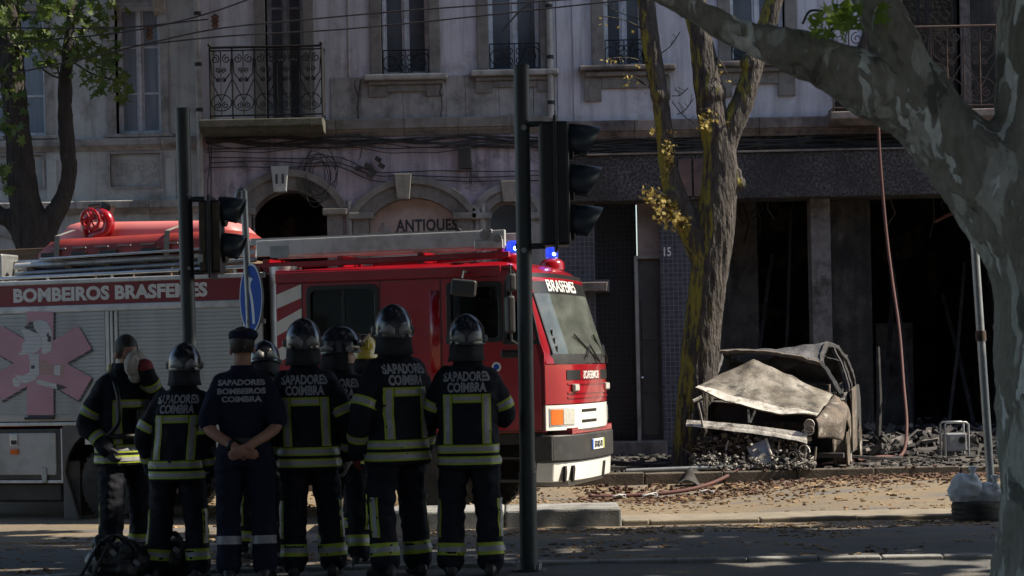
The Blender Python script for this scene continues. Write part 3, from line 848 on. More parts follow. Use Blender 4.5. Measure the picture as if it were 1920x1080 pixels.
arch_trim(A1, 30, 'stone_trim', 527, '11'); arch_trim(A2, 30, 'stone_trim', 757); arch_trim(A3, 22, 'stone_grey', 955)
# doorway 11: burnt passage behind
MB().box(holes[0][0][0] - .3, holes[0][1][0] + .3, YF + 2.6, YF + 2.7, -.2, 5).build('passage_wall', 'soot', MBD)
MB().box(holes[0][0][0] - .35, holes[0][0][0] - .25, YF + .42, YF + 2.6, -.2, 5).build('passage_wall', 'plaster_burnt', MBD)
MB().box(holes[0][1][0] + .05, holes[0][1][0] + .15, YF + .42, YF + 2.6, -.2, 5).build('passage_wall', 'soot', MBD)
MB().box(holes[0][0][0] - .35, holes[0][1][0] + .15, YF + .42, YF + 2.7, 4.4, 4.5).build('passage_ceiling', 'soot', MBD)
# antiques fanlight board with letters
r = FR(688, 366, 862, 540)
bd = MB().box(r[0], r[1], YF + .17, YF + .21, r[2], r[3]).build('sign_board', 'sign_board', MBD)
r9 = FR(741, 409, 857, 436)
mb = text_mb('ANTIQUES', .3, lambda u, v, w: (u, YF + .169 - w, v), bold=.010, spacing=1.05)
us = [p[0] for p in mb.v]; vs_ = [p[2] for p in mb.v]
mb.v = [(lerp(r9[0], r9[1], (p[0] - min(us)) / (max(us) - min(us))), p[1], lerp(r9[2], r9[3], (p[2] - min(vs_)) / (max(vs_) - min(vs_)))) for p in mb.v]
mb.build('lettering', 'sign_letter', bd)
ser = MB()                                # the serifs of the painted letters
for k, (w0, feet_) in enumerate(((0, (0, .09)), (.115, (0, .075)), (.235, (.045,)), (.33, (.0,)), (.50, ()), (.64, (.01, .085)), (.77, (.01,)))):
    for q in feet_:
        x = lerp(r9[0], r9[1], w0 + q + .012); ser.box(x - .035, x + .035, YF + .1655, YF + .168, r9[2] + .016, r9[2] + .034)
ser.build('serifs', 'sign_letter', bd)
sm = MB()
cx, cz = fx(722, 428), fz(428, 722)
sm.box(cx - .1, cx + .08, YF + .162, YF + .168, cz - .06, cz + .03); sm.box(cx - .07, cx - .02, YF + .162, YF + .168, cz + .03, cz + .1)
sm.build('emblem', 'stone_grey', bd)
MB().box(r[0], r[1], YF + .14, YF + .22, r[2] - .1, r[2]).build('door', 'grey_wood', MBD)
MB().box(r[0], r[1], YF + .16, YF + .22, -.1, r[2] - .1).build('shutter', 'grey_wood', MBD)
# arch 3: fanlight glass with a thin frame
r = FR(910, 370, 997, 560)
MB().box(r[0], r[1], YF + .24, YF + .25, 0, r[3]).build('pane', 'pane_dark', MBD)
g = arch_pts(*A3); gi = arch_pts(A3[0] + 6, A3[1] - 6, A3[2] + 6, A3[3] + 3)
plate([g[1:] + [g[0]] + [gi[0]] + list(reversed(gi[1:]))], .05, wall_fn(YF + .18)).build('fanlight_frame', 'grey_wood', MBD)
# windows
window(MBD, *d1, wood='grey_wood', pane='pane_dark', rec=.22, bars=(0, .3, .55, .8, 1))
architrave(MBD, *d1, .17, 'stone_trim')
for r, gp in ((v1, (92, 138)), (v2, (84, 130))):
    window(MBD, *r, bars=(0, .62, 1), guard=(fz(gp[1], 800), fz(gp[0], 800)), rec=.2)
    architrave(MBD, *r, .18, 'stone_trim')
    zs = r[2]
    MB().box(r[0] - .29, r[1] + .29, YF - .17, YF + .2, zs - .1, zs - .002).build('sill', 'stone_grey', MBD, bevel=.025)
    MB().box(r[0] - .22, r[1] + .22, YF - .1, YF + .1, zs - .17, zs - .102).build('sill_moulding', 'stone_trim', MBD, bevel=.02)
    MB().box(r[0] - .22, r[0] + .06, YF - .055, YF + .1, zs - .36, zs - .172).build('apron', 'stone_trim', MBD, bevel=.01)
    MB().box(r[1] - .06, r[1] + .22, YF - .055, YF + .1, zs - .36, zs - .172).build('apron', 'stone_trim', MBD, bevel=.01)
    MB().box(r[0] + .062, r[1] - .062, YF - .055, YF + .1, zs - .28, zs - .172).build('apron', 'stone_trim', MBD, bevel=.01)
# dado of cut stone between sills and string course
cuts = [620, 676, 755, 836, 872, 935, 1000, 1042]
rr = random.Random(5)
for i in range(len(cuts) - 1):
    X0, X1 = fx(cuts[i], 180), fx(cuts[i + 1], 180)
    zt = fz(142, 830); zb = ZS1
    MB().box(X0 + .004, X1 - .004, YF - .022 + rr.uniform(-.006, .006), YF + .1, zb, zt).build('stone', 'stone_grey', MBD, bevel=.006)
string_course(MBD, XB + .02, XC, ZS0, ZS1, 'stone_trim', .13, 1.05, 7)
MB().box(XB, XC - .02, YF - .35, YF + .1, TOP - .5, TOP - .15).build('cornice', 'stone_grey', MBD, bevel=.05)
# balcony
X0, X1, zt, zb = fx(384, 235), fx(612, 235), fz(231, 500), fz(256, 500)
slab = MB().loft([[(x, YF + .05, zb), (x, YF - .45, zb), (x, YF - .55, zb + .07), (x, YF - .62, zb + .09), (x, YF - .62, zt), (x, YF + .05, zt)] for x in (X0, X1)]).build('balcony_slab', 'moss_stone', MBD, bevel=.015)
rb0, rb1 = fx(400, 160) + .03, fx(612, 160) - .02
zr0, zr1 = zt + .06, fz(98, 505)
yb = YF - .56
rail = MB()
for z, q in ((zr0, .014), (zr1, .02), (zr1 - .05, .011)):
    rail.tube([(rb0, yb + .5, z), (rb0, yb, z), (rb1, yb, z), (rb1, yb + .5, z)], q, 6)
n = 5
for i in range(n + 1):
    x = lerp(rb0, rb1, i / n); rail.tube([(x, yb, zt), (x, yb, zr1)], .013, 6)
for x in (rb0, rb1): rail.ball((x, yb, zr1 + .04), .03, 8, 6)
ra = rail.build('railing', 'iron', MBD)
for i in range(n):
    scroll_bay(lerp(rb0, rb1, i / n), lerp(rb0, rb1, (i + 1) / n), zr0, zr1 - .05, yb).build('scroll_panel', 'iron', ra)
side = MB()
for x in (rb0, rb1):
    for k in range(4): side.tube([(x, yb + .1 + .11 * k, zr0), (x, yb + .1 + .11 * k, zr1)], .009, 5)
side.build('side_bars', 'iron', ra)
# rain pipes
for px, y0, y1, bld in ((373, -300, 375, MBD), (1031, -300, 226, MBD)):
    X = fx(px, 100); p = MB().tube([(X, YF - .09, fz(y0)), (X, YF - .09, fz(y1))], .05, 12); 
    pp = p.build('rain_pipe', 'pipe_paint', bld, smooth=40)
    for q in (20, 115, 200): MB().tube([(X, YF - .09, fz(q)), (X, YF - .09, fz(q) + .06)], .058, 12).build('pipe_clip', 'iron', pp)
for px in (653,):
    X = fx(px, 60); MB().tube([(X, YF - .012, fz(-200)), (X, YF - .012, fz(140))], .012, 6).build('conduit', 'pipe_paint', MBD)
for px in (655, 905):
    X = fx(px, 400); MB().tube([(X, YF - .05, fz(520)), (X, YF - .05, fz(372))], .045, 10).build('rain_pipe', 'pipe_paint', MBD, smooth=40)

# --- burnt building on the right -----------------------------------------
RB = empty('burnt_house', (XC + 5, YF, 0), 'soot-blackened house with a pebbled fascia over the gutted shop', 'building', 'row of old townhouses')
u1 = FR(1131, -120, 1206, 124); u2 = FR(1368, -120, 1470, 116); d2 = FR(1690, -260, 1798, 222)
ZR = fz(238, 1400)
plate([[(XC, ZR), (XD, ZR), (XD, TOP), (XC, TOP)], hole(u1), hole(u2), hole(d2)], .42, wall_fn(YF)).build('upper_wall', 'plaster_lilac', RB)
for r, gp, sp in ((u1, (72, 122), (1085, 1266)), (u2, (68, 114), (1330, 1500))):
    window(RB, *r, bars=(0, .62, 1), guard=(fz(gp[1], 1250), fz(gp[0], 1250)), rec=.2)
    architrave(RB, *r, .2, 'stone_trim')
    zs = r[2]; a, b = fx(sp[0], 140), fx(sp[1], 140)
    MB().box(a, b, YF - .2, YF + .2, zs - .09, zs - .002).build('sill', 'stone_burnt', RB, bevel=.025)
    MB().box(a + .1, b - .1, YF - .13, YF + .1, zs - .17, zs - .092).build('sill_moulding', 'stone_trim', RB, bevel=.02)
    MB().box(a + .36, b - .36, YF - .05, YF + .1, zs - .36, zs - .172).build('apron', 'stone_trim', RB, bevel=.01)
    for q in (a + .36 - .14, b - .36 + .14): MB().box(q - .139, q + .139, YF - .05, YF + .1, zs - .56, zs - .172).build('apron', 'stone_trim', RB, bevel=.01)
for px in (1080, 1320):
    X = fx(px, 100); MB().box(X - .05, X + .05, YF - .016, YF + .05, fz(222, 1300), fz(-240)).build('lesene', 'plaster_lilac', RB)
architrave(RB, *d2, .16, 'stone_burnt')
plate([[(fx(1806), fz(230)), (XD, fz(230)), (XD, TOP - 1), (fx(1810), TOP - 1)]], .03, wall_fn(YF - .03)).build('scorched_plaster', 'plaster_burnt', RB)
plate([[(fx(1560), fz(226)), (fx(1672), fz(226)), (fx(1672), TOP - 1), (fx(1650), TOP - 1.4), (fx(1636), fz(20)), (fx(1618), fz(90)), (fx(1590), fz(140))]], .03, wall_fn(YF - .03)).build('scorched_plaster', 'plaster_burnt', RB)
MB().box(d2[0] - .5, d2[1] + .5, YF + 1.5, YF + 1.6, d2[2] - .2, d2[3] + .2).build('room_wall', 'soot', RB)
MB().box(d2[0] - .5, d2[1] + .5, YF + .43, YF + 1.6, d2[3] + .1, d2[3] + .2).build('room_ceiling', 'soot', RB)
df = MB(); xm = lerp(d2[0], d2[1], .5)
df.box(d2[0], d2[0] + .06, YF + .2, YF + .27, d2[2], d2[3]); df.box(d2[1] - .06, d2[1], YF + .2, YF + .27, d2[2], d2[3]); df.box(xm - .03, xm + .03, YF + .2, YF + .26, d2[2] + .9, d2[3])
df.cbox((d2[0] + .28, YF + .3, d2[2] + 1.1), (.05, .05, 2.1), Matrix.Rotation(.06, 3, 'Y'))
df.build('charred_door_frame', 'soot', RB)
string_course(RB, XC + .01, XD, fz(256, 1400), fz(222, 1400), 'stone_burnt', .14, 1.2, 9)
MB().box(XC + .01, XD, YF - .35, YF + .1, TOP - .5, TOP - .15).build('cornice', 'stone_grey', RB, bevel=.05)
# balcony on the right
X0, X1, zt, zb = fx(1546, 225), fx(1862, 225), fz(217, 1600), fz(241, 1600)
MB().loft([[(x, YF + .05, zb), (x, YF - .45, zb), (x, YF - .55, zb + .07), (x, YF - .6, zb + .09), (x, YF - .6, zt), (x, YF + .05, zt)] for x in (X0, X1)]).build('balcony_slab', 'stone_burnt', RB, bevel=.015)
rb0, rb1, zr0, zr1 = X0 + .06, X1 - .06, zt + .06, fz(62, 1700); yb = YF - .55
rail = MB()
for z, q in ((zr0, .014), (zr1, .02)): rail.tube([(rb0, yb + .5, z), (rb0, yb, z), (rb1, yb, z), (rb1, yb + .5, z)], q, 6)
for i in range(6): rail.tube([(lerp(rb0, rb1, i / 5), yb, zt), (lerp(rb0, rb1, i / 5), yb, zr1)], .013, 6)
ra = rail.build('railing', 'iron_rusty', RB)
for i in range(5): scroll_bay(lerp(rb0, rb1, i / 5), lerp(rb0, rb1, (i + 1) / 5), zr0, zr1, yb, .011).build('scroll_panel', 'iron_rusty', ra)
# shop: dark recess over the fascia, the fascia itself, pillars, door, gutted room
ZT, ZFt, ZFb = fz(256, 1400), fz(291, 1400), fz(376, 1400)
MB().box(XC + .01, XD, YF + .02, YF + .4, ZFb, ZR).build('lintel_beam', 'soot', RB)
fb = plate([[(XC + .15, ZFb), (XD, ZFb), (XD, ZFt), (XC + .15, ZFt)]], .44, wall_fn(YF - .42), bevel=.02).build('fascia', 'pebble_dash', RB)
MB().box(XC + .15, XD, YF - .46, YF - .0, ZFt, ZFt + .03).build('fascia_cap', 'stone_burnt', RB)
r = FR(1268, 303, 1292, 372); MB().box(r[0], r[1], YF - .45, YF - .418, r[2], r[3]).build('fascia_patch', 'fascia_red', RB)
r = FR(1296, 303, 1318, 372); MB().box(r[0], r[1], YF - .45, YF - .418, r[2], r[3]).build('fascia_patch', 'fascia_red', RB)
def pillar(name, px0, px1, m, y0, y1, **k):
    return MB().box(fx(px0, 600), fx(px1, 600), YF + y0, YF + y1, -.2, ZFb + .01).build(name, m, RB, **k)
pillar('tiled_pillar', 1052, 1118, 'tile_grey', -.03, .4)
pillar('recess_wall', 1110, 1200, 'tile_black', .5, .6)
dd = FR(1197, 484, 1242, 826)
MB().box(dd[0], dd[1], YF + .18, YF + .24, .24, dd[3]).build('door', 'door_paint', RB, bevel=.006)
dr = MB(); dr.box(dd[0] - .03, dd[0] + .025, YF + .1, YF + .26, 0, dd[3]); dr.box(dd[0] - .03, dd[1] + .02, YF + .1, YF + .26, dd[3], dd[3] + .05)
dr.build('door_frame', 'pipe_paint', RB)
for (a, b) in ((.32, .9), (1.0, 1.75), (1.85, 2.5)):
    MB().box(dd[0] + .07, dd[1] - .05, YF + .165, YF + .185, a, b).build('door_field', 'door_paint', RB, bevel=.008)
MB().ball((dd[0] + .06, YF + .15, 1.25), .03, 8, 6).build('door_knob', 'steel', RB)
MB().box(fx(1196, 430), fx(1242, 430), YF + .12, YF + .2, dd[3] + .05, ZFb + .01).build('transom_panel', 'door_panel', RB)
MB().box(fx(1100, 830), fx(1250, 830), YF - .1, YF + .6, -.2, .23).build('door_step', 'stone_burnt', RB, bevel=.02)
tp = pillar('tiled_pillar', 1240, 1330, 'tile_grey', -.02, .4)
text_mb('15', .2, lambda u, v, w: (fx(1250, 470) + u, YF - .021 - w, fz(480, 1250) + v), bold=.004, sx=.75).build('number', 'decal_white', tp)
pillar('plaster_pillar', 1324, 1372, 'plaster_burnt', .06, .4)
pillar('plaster_pillar', 1524, 1560, 'pillar_scorched', -.02, .4)
pillar('scorched_wall', 1562, 1642, 'plaster_burnt', .3, .42)
pillar('end_pillar', 1895, 2010, 'plaster_burnt', -.02, .4)
pillar('end_wall', 2010, 2900, 'plaster_burnt', .05, .4)
for (a, y0, y1, n_, m) in ((0, 0, 0, 'back_wall', 'soot'),):
    MB().box(fx(1320), XD, YF + 6, YF + 6.1, -.2, ZFb + .6).build('back_wall', 'soot', RB)
MB().box(fx(1322) , fx(1330), YF + .4, YF + 6, -.2, ZFb + .6).build('side_wall', 'soot', RB)
MB().box(fx(1322), XD, YF + .4, YF + 6, ZFb + .5, ZFb + .6).build('ceiling', 'soot', RB)
MB().box(fx(1322), XD, YF + .05, YF + 6, -.2, .06).build('floor', 'soot', RB)
MB().box(fx(1900), fx(1910), YF + .4, YF + 6, -.2, ZFb + .6).build('side_wall', 'soot', RB)
# remains inside the gutted shop: cross walls, fallen joists, hanging laths
MB().box(fx(1384), fx(1440), YF + 1.6, YF + 1.75, .05, ZFb + .5).build('cross_wall', 'pillar_scorched', RB)
MB().box(fx(1590), fx(1650), YF + 1.1, YF + 1.25, .05, ZFb + .5).build('cross_wall', 'plaster_burnt', RB)
MB().box(fx(1700), fx(1775), YF + 3.0, YF + 3.15, .05, 2.1).build('cross_wall', 'pillar_scorched', RB)
rr = random.Random(61)
for (p0, p1, ya, yb_) in ((1400, 1470, .7, 1.5), (1470, 1500, .6, 1.0), (1660, 1720, .7, 2.0), (1730, 1700, .9, 1.4), (1790, 1850, .7, 1.6), (1850, 1820, .8, 2.2)):
    a = Vector((fx(p0, 700), YF + ya, .1)); b = Vector((fx(p1, 450), YF + yb_, rr.uniform(2.2, ZFb + .3)))
    MB().tube([a, a.lerp(b, .5) + Vector((.03, 0, 0)), b], rr.uniform(.03, .055), 4).build('fallen_joist', 'char', RB)
for k in range(16):
    x = fx(rr.choice((rr.uniform(1380, 1515), rr.uniform(1650, 1880))), 400); y = YF + rr.uniform(.3, 1.2); ln = rr.uniform(.15, .7)
    MB().tube([(x, y, ZFb + .05), (x + rr.uniform(-.1, .1), y, ZFb + .05 - ln * .5), (x + rr.uniform(-.16, .16), y, ZFb + .05 - ln)], rr.uniform(.008, .02), 4).build('hanging_lath', 'char', RB)
# little concrete ledge left over a doorway beside the truck's cab
ledge = FR(1088, 527, 1148, 548)
MB().loft([[(x, YF + .6, ledge[2]), (x - sgn * .12, YF - .5, ledge[2]), (x - sgn * .1, YF - .5, ledge[3] - .04), (x, YF + .6, ledge[3] + .06)] for x, sgn in ((ledge[0] - .4, -1), (ledge[1], 1))]).build('door_canopy', 'stone_burnt', RB, bevel=.01)

# wiring that hangs along the facade
cb = empty('facade_wiring', (0, YF - .1, ZS0 - .4), 'tangled black cables strung along the pink wall above the arches', 'cable')
rr = random.Random(8)
for k in range(9):
    y0 = 262 + rr.uniform(-4, 26); pts = []
    for i in range(15):
        px = 388 + (1062 - 388) * i / 14
        pts.append((fx(px), YF - .05 - rr.uniform(0, .05), fz(y0 + rr.uniform(-3, 3) + 6 * sin(i * .9 + k), px) ))
    MB().tube(smooth_path(pts, 3), rr.choice((.008, .011, .016)), 5).build('cable', 'cable', cb)
for k in range(3):
    y0 = 296 + 9 * k; pts = []
    for i in range(12):
        px = 395 + (1062 - 395) * i / 11
        pts.append((fx(px), YF - .04 - .02 * rr.random(), fz(y0 + rr.uniform(-2, 2) + (26 if px > 640 else 0) * sstep(560, 700, px), px)))
    MB().tube(smooth_path(pts, 3), .009, 5).build('cable', 'cable', cb)
for k in range(7):
    cx, cy, rx, ry = 600 + rr.uniform(-10, 10), 330 + rr.uniform(-15, 12), rr.uniform(10, 40), rr.uniform(25, 58)
    pts = [(fx(cx + rx * cos(a)), YF - .09 - .02 * rr.random(), fz(cy + ry * sin(a), cx)) for a in [2 * pi * i / 18 + k for i in range(19)]]
    MB().tube(pts, .007, 5).build('cable_loop', 'cable', cb)
for (px, ya, yb2) in ((390, 262, 440), (396, 270, 430), (672, 150, 258), (676, 150, 300), (1000, 0, 135), (830, 150, 226), (880, 270, 350), (884, 270, 345), (1040, 130, 226)):
    pts = [(fx(px + rr.uniform(-4, 4)), YF - .06, fz(lerp(ya, yb2, i / 7), px)) for i in range(8)]
    MB().tube(smooth_path(pts, 3), .008, 5).build('cable', 'cable', cb)
r = FR(860, 277, 884, 318); MB().box(r[0], r[1], YF - .14, YF, r[2], r[3]).build('junction_box', 'cable', cb, bevel=.01)
for (px, py) in ((672, 318), (690, 312), (694, 330), (710, 300), (700, 322), (716, 312)):
    MB().cbox((fx(px), YF - .1, fz(py, px)), (.1, .08, .07), Matrix.Rotation(rr.random(), 3, 'Y')).build('connector', 'cable', cb)
for k in range(7):
    pts = [(fx(1060 + (1790 - 1060) * i / 12), YF - .06 - .02 * rr.random(), fz(262 + k * 3.5 + rr.uniform(-4, 4), 1300)) for i in range(13)]
    MB().tube(smooth_path(pts, 3), .010, 5).build('cable', 'cable', cb)
# ---------------------------------------------------------------- trees
def limb_pieces(mb, pts, Y, n=12):
    """pts: (px, py, radius[, dY])"""
    P = []; R = []
    for p in pts:
        P.append(at(p[0], p[1], Y + (p[3] if len(p) > 3 else 0))); R.append(p[2])
    path = smooth_path(P, 4)
    rad = []
    for i in range(len(R) - 1):
        for k in range(4): rad.append(lerp(R[i], R[i + 1], k / 4))
    rad.append(R[-1])
    mb.tube(path, rad, n)
    return path

def bark_fn(amp, fr, zs=.35, seed=0):
    def f(p):
        q = Vector((p.x * fr + seed, p.y * fr, p.z * fr * zs))
        a = noise.noise(q)
        return amp * (1 - 2 * abs(a)) + amp * 1.4 * noise.noise(q * .3)
    return f

def shift_mesh(me, o):
    for v in me.vertices: v.co -= o
    return me

LEAF = [(0, -.5), (.07, -.2), (.42, -.34), (.24, -.05), (.5, .16), (.19, .16), (.15, .3), (0, .55), (-.15, .3), (-.19, .16), (-.5, .16), (-.24, -.05), (-.42, -.34), (-.07, -.2)]
def star_leaf(mb, c, size, rr):
    R = Matrix.Rotation(rr.uniform(0, 6.28), 3, 'Z') @ Matrix.Rotation(rr.gauss(1.1, .55), 3, 'X') @ Matrix.Rotation(rr.uniform(0, 6.28), 3, 'Z')
    n = len(LEAF); vs = [c + R @ Vector((0, 0, 0))]
    for (u, v) in LEAF: vs.append(c + R @ Vector((u * size, v * size, -size * .25 * (u * u + v * v))))
    mb.add(vs, [(0, i + 1, (i + 1) % n + 1) for i in range(n)])
def quad_leaf(mb, c, size, rr):
    R = Matrix.Rotation(rr.uniform(0, 6.28), 3, 'Z') @ Matrix.Rotation(rr.uniform(-1.1, 1.1), 3, 'X')
    s = size; vs = [(-.5, 0, 0), (-.1, -.42, .06), (.5, 0, 0), (.05, .45, .05)]
    mb.add([c + R @ (Vector(v) * s) for v in vs], [(0, 1, 2, 3)])

def canopy(mb, n, box, size, seed, clump=None, gaps=()):
    """leaf clumps through a volume (x0, x1, y0, y1, z0, z1)"""
    rr = random.Random(seed)
    x0, x1, y0, y1, z0, z1 = box
    k = clump or max(6, n // 70)
    cs = [(Vector((rr.uniform(x0, x1), rr.uniform(y0, y1), rr.uniform(z0, z1))), rr.uniform(.45, 1.1)) for _ in range(k)]
    for i in range(n):
        c, r = cs[i % k]
        d = Vector((rr.gauss(0, 1), rr.gauss(0, 1), rr.gauss(0, .7))); d.normalize(); d *= r * rr.random() ** .4
        p = c + d
        if p.y > y1 + .35 or p.z < z0 - .3: continue
        if any(((p - g).cross(SUN)).length < gr for g, gr in gaps): continue
        quad_leaf(mb, p, size * rr.uniform(.7, 1.3), rr)

# mossy pollard beside the burnt car
YT = 28.0
b = at(1290, 868, YT)
t1 = empty('street_tree', (b.x, b.y, 0), 'mossy tree with three lopped stems rising behind the burnt car', 'tree', 'street trees by the facades')
mb = MB()
limb_pieces(mb, [(1298, 892, .36), (1300, 850, .29), (1304, 780, .265), (1310, 700, .26), (1320, 600, .26), (1332, 500, .255), (1342, 420, .26), (1350, 340, .245), (1350, 285, .225), (1338, 230, .20), (1328, 160, .195), (1315, 80, .165), (1302, 0, .15), (1290, -140, .13), (1270, -330, .1), (1240, -470, .05)], YT)
limb_pieces(mb, [(1350, 330, .2), (1362, 260, .17), (1392, 190, .15), (1412, 125, .13), (1440, 40, .115), (1462, -40, .11), (1500, -190, .08), (1540, -330, .06)], YT)
limb_pieces(mb, [(1330, 500, .2), (1298, 430, .18), (1268, 370, .145), (1252, 310, .12), (1246, 240, .112), (1234, 160, .118), (1222, 90, .12), (1211, 0, .11), (1200, -130, .09), (1170, -300, .07)], YT)
for (px, py, r) in ((1385, 345, .1), (1380, 325, .08), (1335, 175, .2), (1405, 118, .14), (1262, 372, .15), (1240, 180, .13)): mb.ball(at(px, py, YT - .05), r, 10, 8)
me = remesh(mb, .026, 1, fn=bark_fn(.019, 17, .15))
shift_mesh(me, org(t1))
link('trunk', me, 'bark_moss', t1, smooth=True)
rr = random.Random(21)
tw = MB(); dl = MB()
def dry_spray(px0, py0, px1, py1, n, drop=10, Y=YT - .3, size=.075):
    a = at(px0, py0, Y + .25); b = at(px1, py1, Y)
    mid = (a + b) / 2 + Vector((0, 0, .05))
    MB().tube(smooth_path([a, mid, b], 4), [.014] * 4 + [.008] * 5, 5).build('twig', 'bark_dark', t1)
    for i in range(n):
        t = rr.random(); p = a.lerp(b, t ** .7) + Vector((rr.gauss(0, .04), rr.gauss(0, .06), -rr.random() * drop / 133))
        star_leaf(dl, p, size * rr.uniform(.6, 1.25), rr)
dry_spray(1300, 410, 1208, 345, 120, 26)
dry_spray(1285, 425, 1225, 385, 60, 24)
dry_spray(1300, 405, 1262, 398, 40, 26)
dry_spray(1372, 215, 1312, 205, 35, 22); dry_spray(1340, 240, 1318, 225, 20, 14)
dry_spray(1258, 320, 1250, 260, 45, 18, size=.06); dry_spray(1248, 310, 1256, 270, 40, 18, size=.06)
dry_spray(1210, 160, 1165, 140, 16, 20, size=.06); dry_spray(1225, 245, 1222, 240, 8, 14)
dry_spray(1220, 120, 1135, 110, 14, 12, size=.05); dry_spray(1215, 60, 1130, 30, 9, 12, size=.05); dry_spray(1340, 105, 1370, 150, 9, 12, size=.05)
for k in range(70):      # flecks of moss leaves clinging to the left stem
    px = rr.gauss(1252, 8); py = rr.uniform(240, 345); star_leaf(dl, at(px, py, YT - .12), rr.uniform(.03, .06), rr)
for (a, b2) in (((1260, 180), (1290, 165)), ((1260, 190), (1300, 230)), ((1240, 100), (1275, 60)), ((1215, 40), (1120, 0)), ((1270, 215), (1300, 185)), ((1355, 215), (1380, 235))):
    tw = MB().tube(smooth_path([at(*a, YT), at((a[0] + b2[0]) / 2, (a[1] + b2[1]) / 2 + 6, YT - .1), at(*b2, YT - .2)], 4), .007, 4)
    p2 = at(*b2, YT - .2); m2 = at((a[0] + b2[0]) / 2, (a[1] + b2[1]) / 2 + 6, YT - .1)
    for q in range(3): tw.tube([m2.lerp(p2, .3 * q), m2.lerp(p2, .3 * q) + Vector((rr.uniform(-.12, .12), 0, rr.uniform(.03, .16)))], .005, 4)
    tw.build('twig', 'bark_dark', t1)
dl.build('dry_leaves', 'leaf_dry', t1, kind='stuff')

# leafy tree at the left, behind the truck
YL = 28.6
b = at(66, 600, YL)
t2 = empty('street_tree', (b.x, b.y, 0), 'leafy green tree forking behind the roof of the fire truck', 'tree', 'street trees by the facades')
mb = MB()
limb_pieces(mb, [(70, 880, .34), (70, 760, .28), (70, 640, .265), (70, 540, .255), (70, 470, .25), (64, 425, .23), (45, 370, .21), (36, 270, .185), (24, 150, .17), (16, 60, .16), (6, -60, .14), (-20, -260, .1), (-60, -420, .05)], YL)
limb_pieces(mb, [(72, 480, .22), (88, 425, .16), (118, 375, .115), (130, 320, .095), (124, 250, .09), (122, 180, .088), (128, 100, .082), (134, 30, .075), (142, -80, .06), (170, -300, .04)], YL)
limb_pieces(mb, [(58, 470, .2), (28, 420, .13), (-10, 395, .11), (-60, 330, .09), (-120, 100, .07)], YL)
me = remesh(mb, .045, 2, fn=bark_fn(.022, 14, .22, 5)); shift_mesh(me, org(t2))
link('trunk', me, 'bark_dark', t2, smooth=True)
rr = random.Random(4)
lf = MB(); tw = MB()
for (px, py, rx, ry, n) in ((60, 30, 70, 40, 90), (110, 60, 60, 40, 70), (180, 20, 60, 22, 46), (190, 80, 45, 45, 70), (200, 140, 45, 45, 70), (230, 165, 18, 30, 28), (160, 120, 40, 40, 40),
                            (20, 50, 40, 45, 60), (100, 105, 45, 35, 44), (20, 200, 30, 50, 50), (15, 150, 25, 30, 25), (25, 250, 20, 25, 18), (10, 330, 16, 40, 16), (18, 355, 14, 10, 8), (90, -10, 120, 30, 90), (45, 95, 40, 30, 40)):
    for i in range(n):
        a = rr.uniform(0, 2 * pi); q = sqrt(rr.random())
        if rr.random() < .32: continue
        star_leaf(lf, at(px + rx * q * cos(a), py + ry * q * sin(a), YL + rr.uniform(-1.3, .6)), rr.uniform(.12, .22), rr)
for (a, b2) in (((128, 110), (215, 150)), ((130, 60), (200, 30)), ((122, 150), (60, 110)), ((24, 150), (60, 60)), ((30, 220), (5, 200)), ((128, 90), (175, 110)), ((215, 150), (235, 180)), ((120, 170), (105, 110))):
    MB().tube(smooth_path([at(*a, YL), at((a[0] + b2[0]) / 2, (a[1] + b2[1]) / 2 + 8, YL - .2), at(*b2, YL - .4)], 4), .014, 5).build('twig', 'bark_dark', t2)
lf.build('leaves', 'leaf_green', t2, kind='stuff')
cr = MB(); canopy(cr, 6000, (-7.5, -.8, 26.6, 30.0, 7.7, 10.2), .38, 37, gaps=((at(50, 45, 28.3), .75), (at(100, 75, 28.3), .4)))  # unseen crown shaped for shade; gaps along the sun line light the leaves
cr.build('crown', 'leaf_dark', t2, kind='stuff')
# big plane tree in the right foreground
YP = 9.2
b = at(2050, 1200, YP)
t4 = empty('plane_tree', (b.x, b.y, 0), 'huge mottled plane tree trunk with a long limb reaching across the top', 'tree')
mb = MB()
limb_pieces(mb, [(2080, 1310, .62), (2060, 1180, .53), (2055, 1060, .475), (2056, 950, .445), (2052, 800, .44), (2046, 650, .445), (2042, 520, .435), (2030, 420, .42), (2006, 320, .37), (1990, 190, .31), (1988, 60, .285), (1992, -90, .27), (2010, -320, .24), (2060, -700, .16)], YP, 16)
limb_pieces(mb, [(2020, 560, .36), (1955, 452, .30), (1862, 346, .225), (1785, 270, .182), (1712, 206, .155), (1624, 158, .145), (1535, 114, .118), (1402, 70, .082), (1300, 18, .062), (1230, -22, .05), (1100, -90, .04), (900, -170, .03)], YP, 14)
limb_pieces(mb, [(1815, 302, .165), (1752, 215, .138), (1704, 130, .12), (1670, 55, .112), (1640, -5, .1), (1620, -80, .1), (1560, -300, .08)], YP, 12)
me = remesh(mb, .022, 5, fn=lambda p: .016 * noise.noise(Vector((p.x * 4.5, p.y * 4.5, p.z * 2.2))) + .010 * noise.noise(p * 14) + .006 * noise.noise(p * 30))
shift_mesh(me, org(t4)); link('trunk', me, 'bark_plane', t4, smooth=True)
lf = MB(); rr = random.Random(9)
for i in range(34): star_leaf(lf, at(rr.gauss(1580, 30), rr.gauss(30, 18), YP - .2 + rr.uniform(-.2, .2)), rr.uniform(.05, .1), rr)
for i in range(14): star_leaf(lf, at(rr.gauss(1555, 24), rr.gauss(52, 10), YP - .2 + rr.uniform(-.2, .2)), rr.uniform(.05, .09), rr)
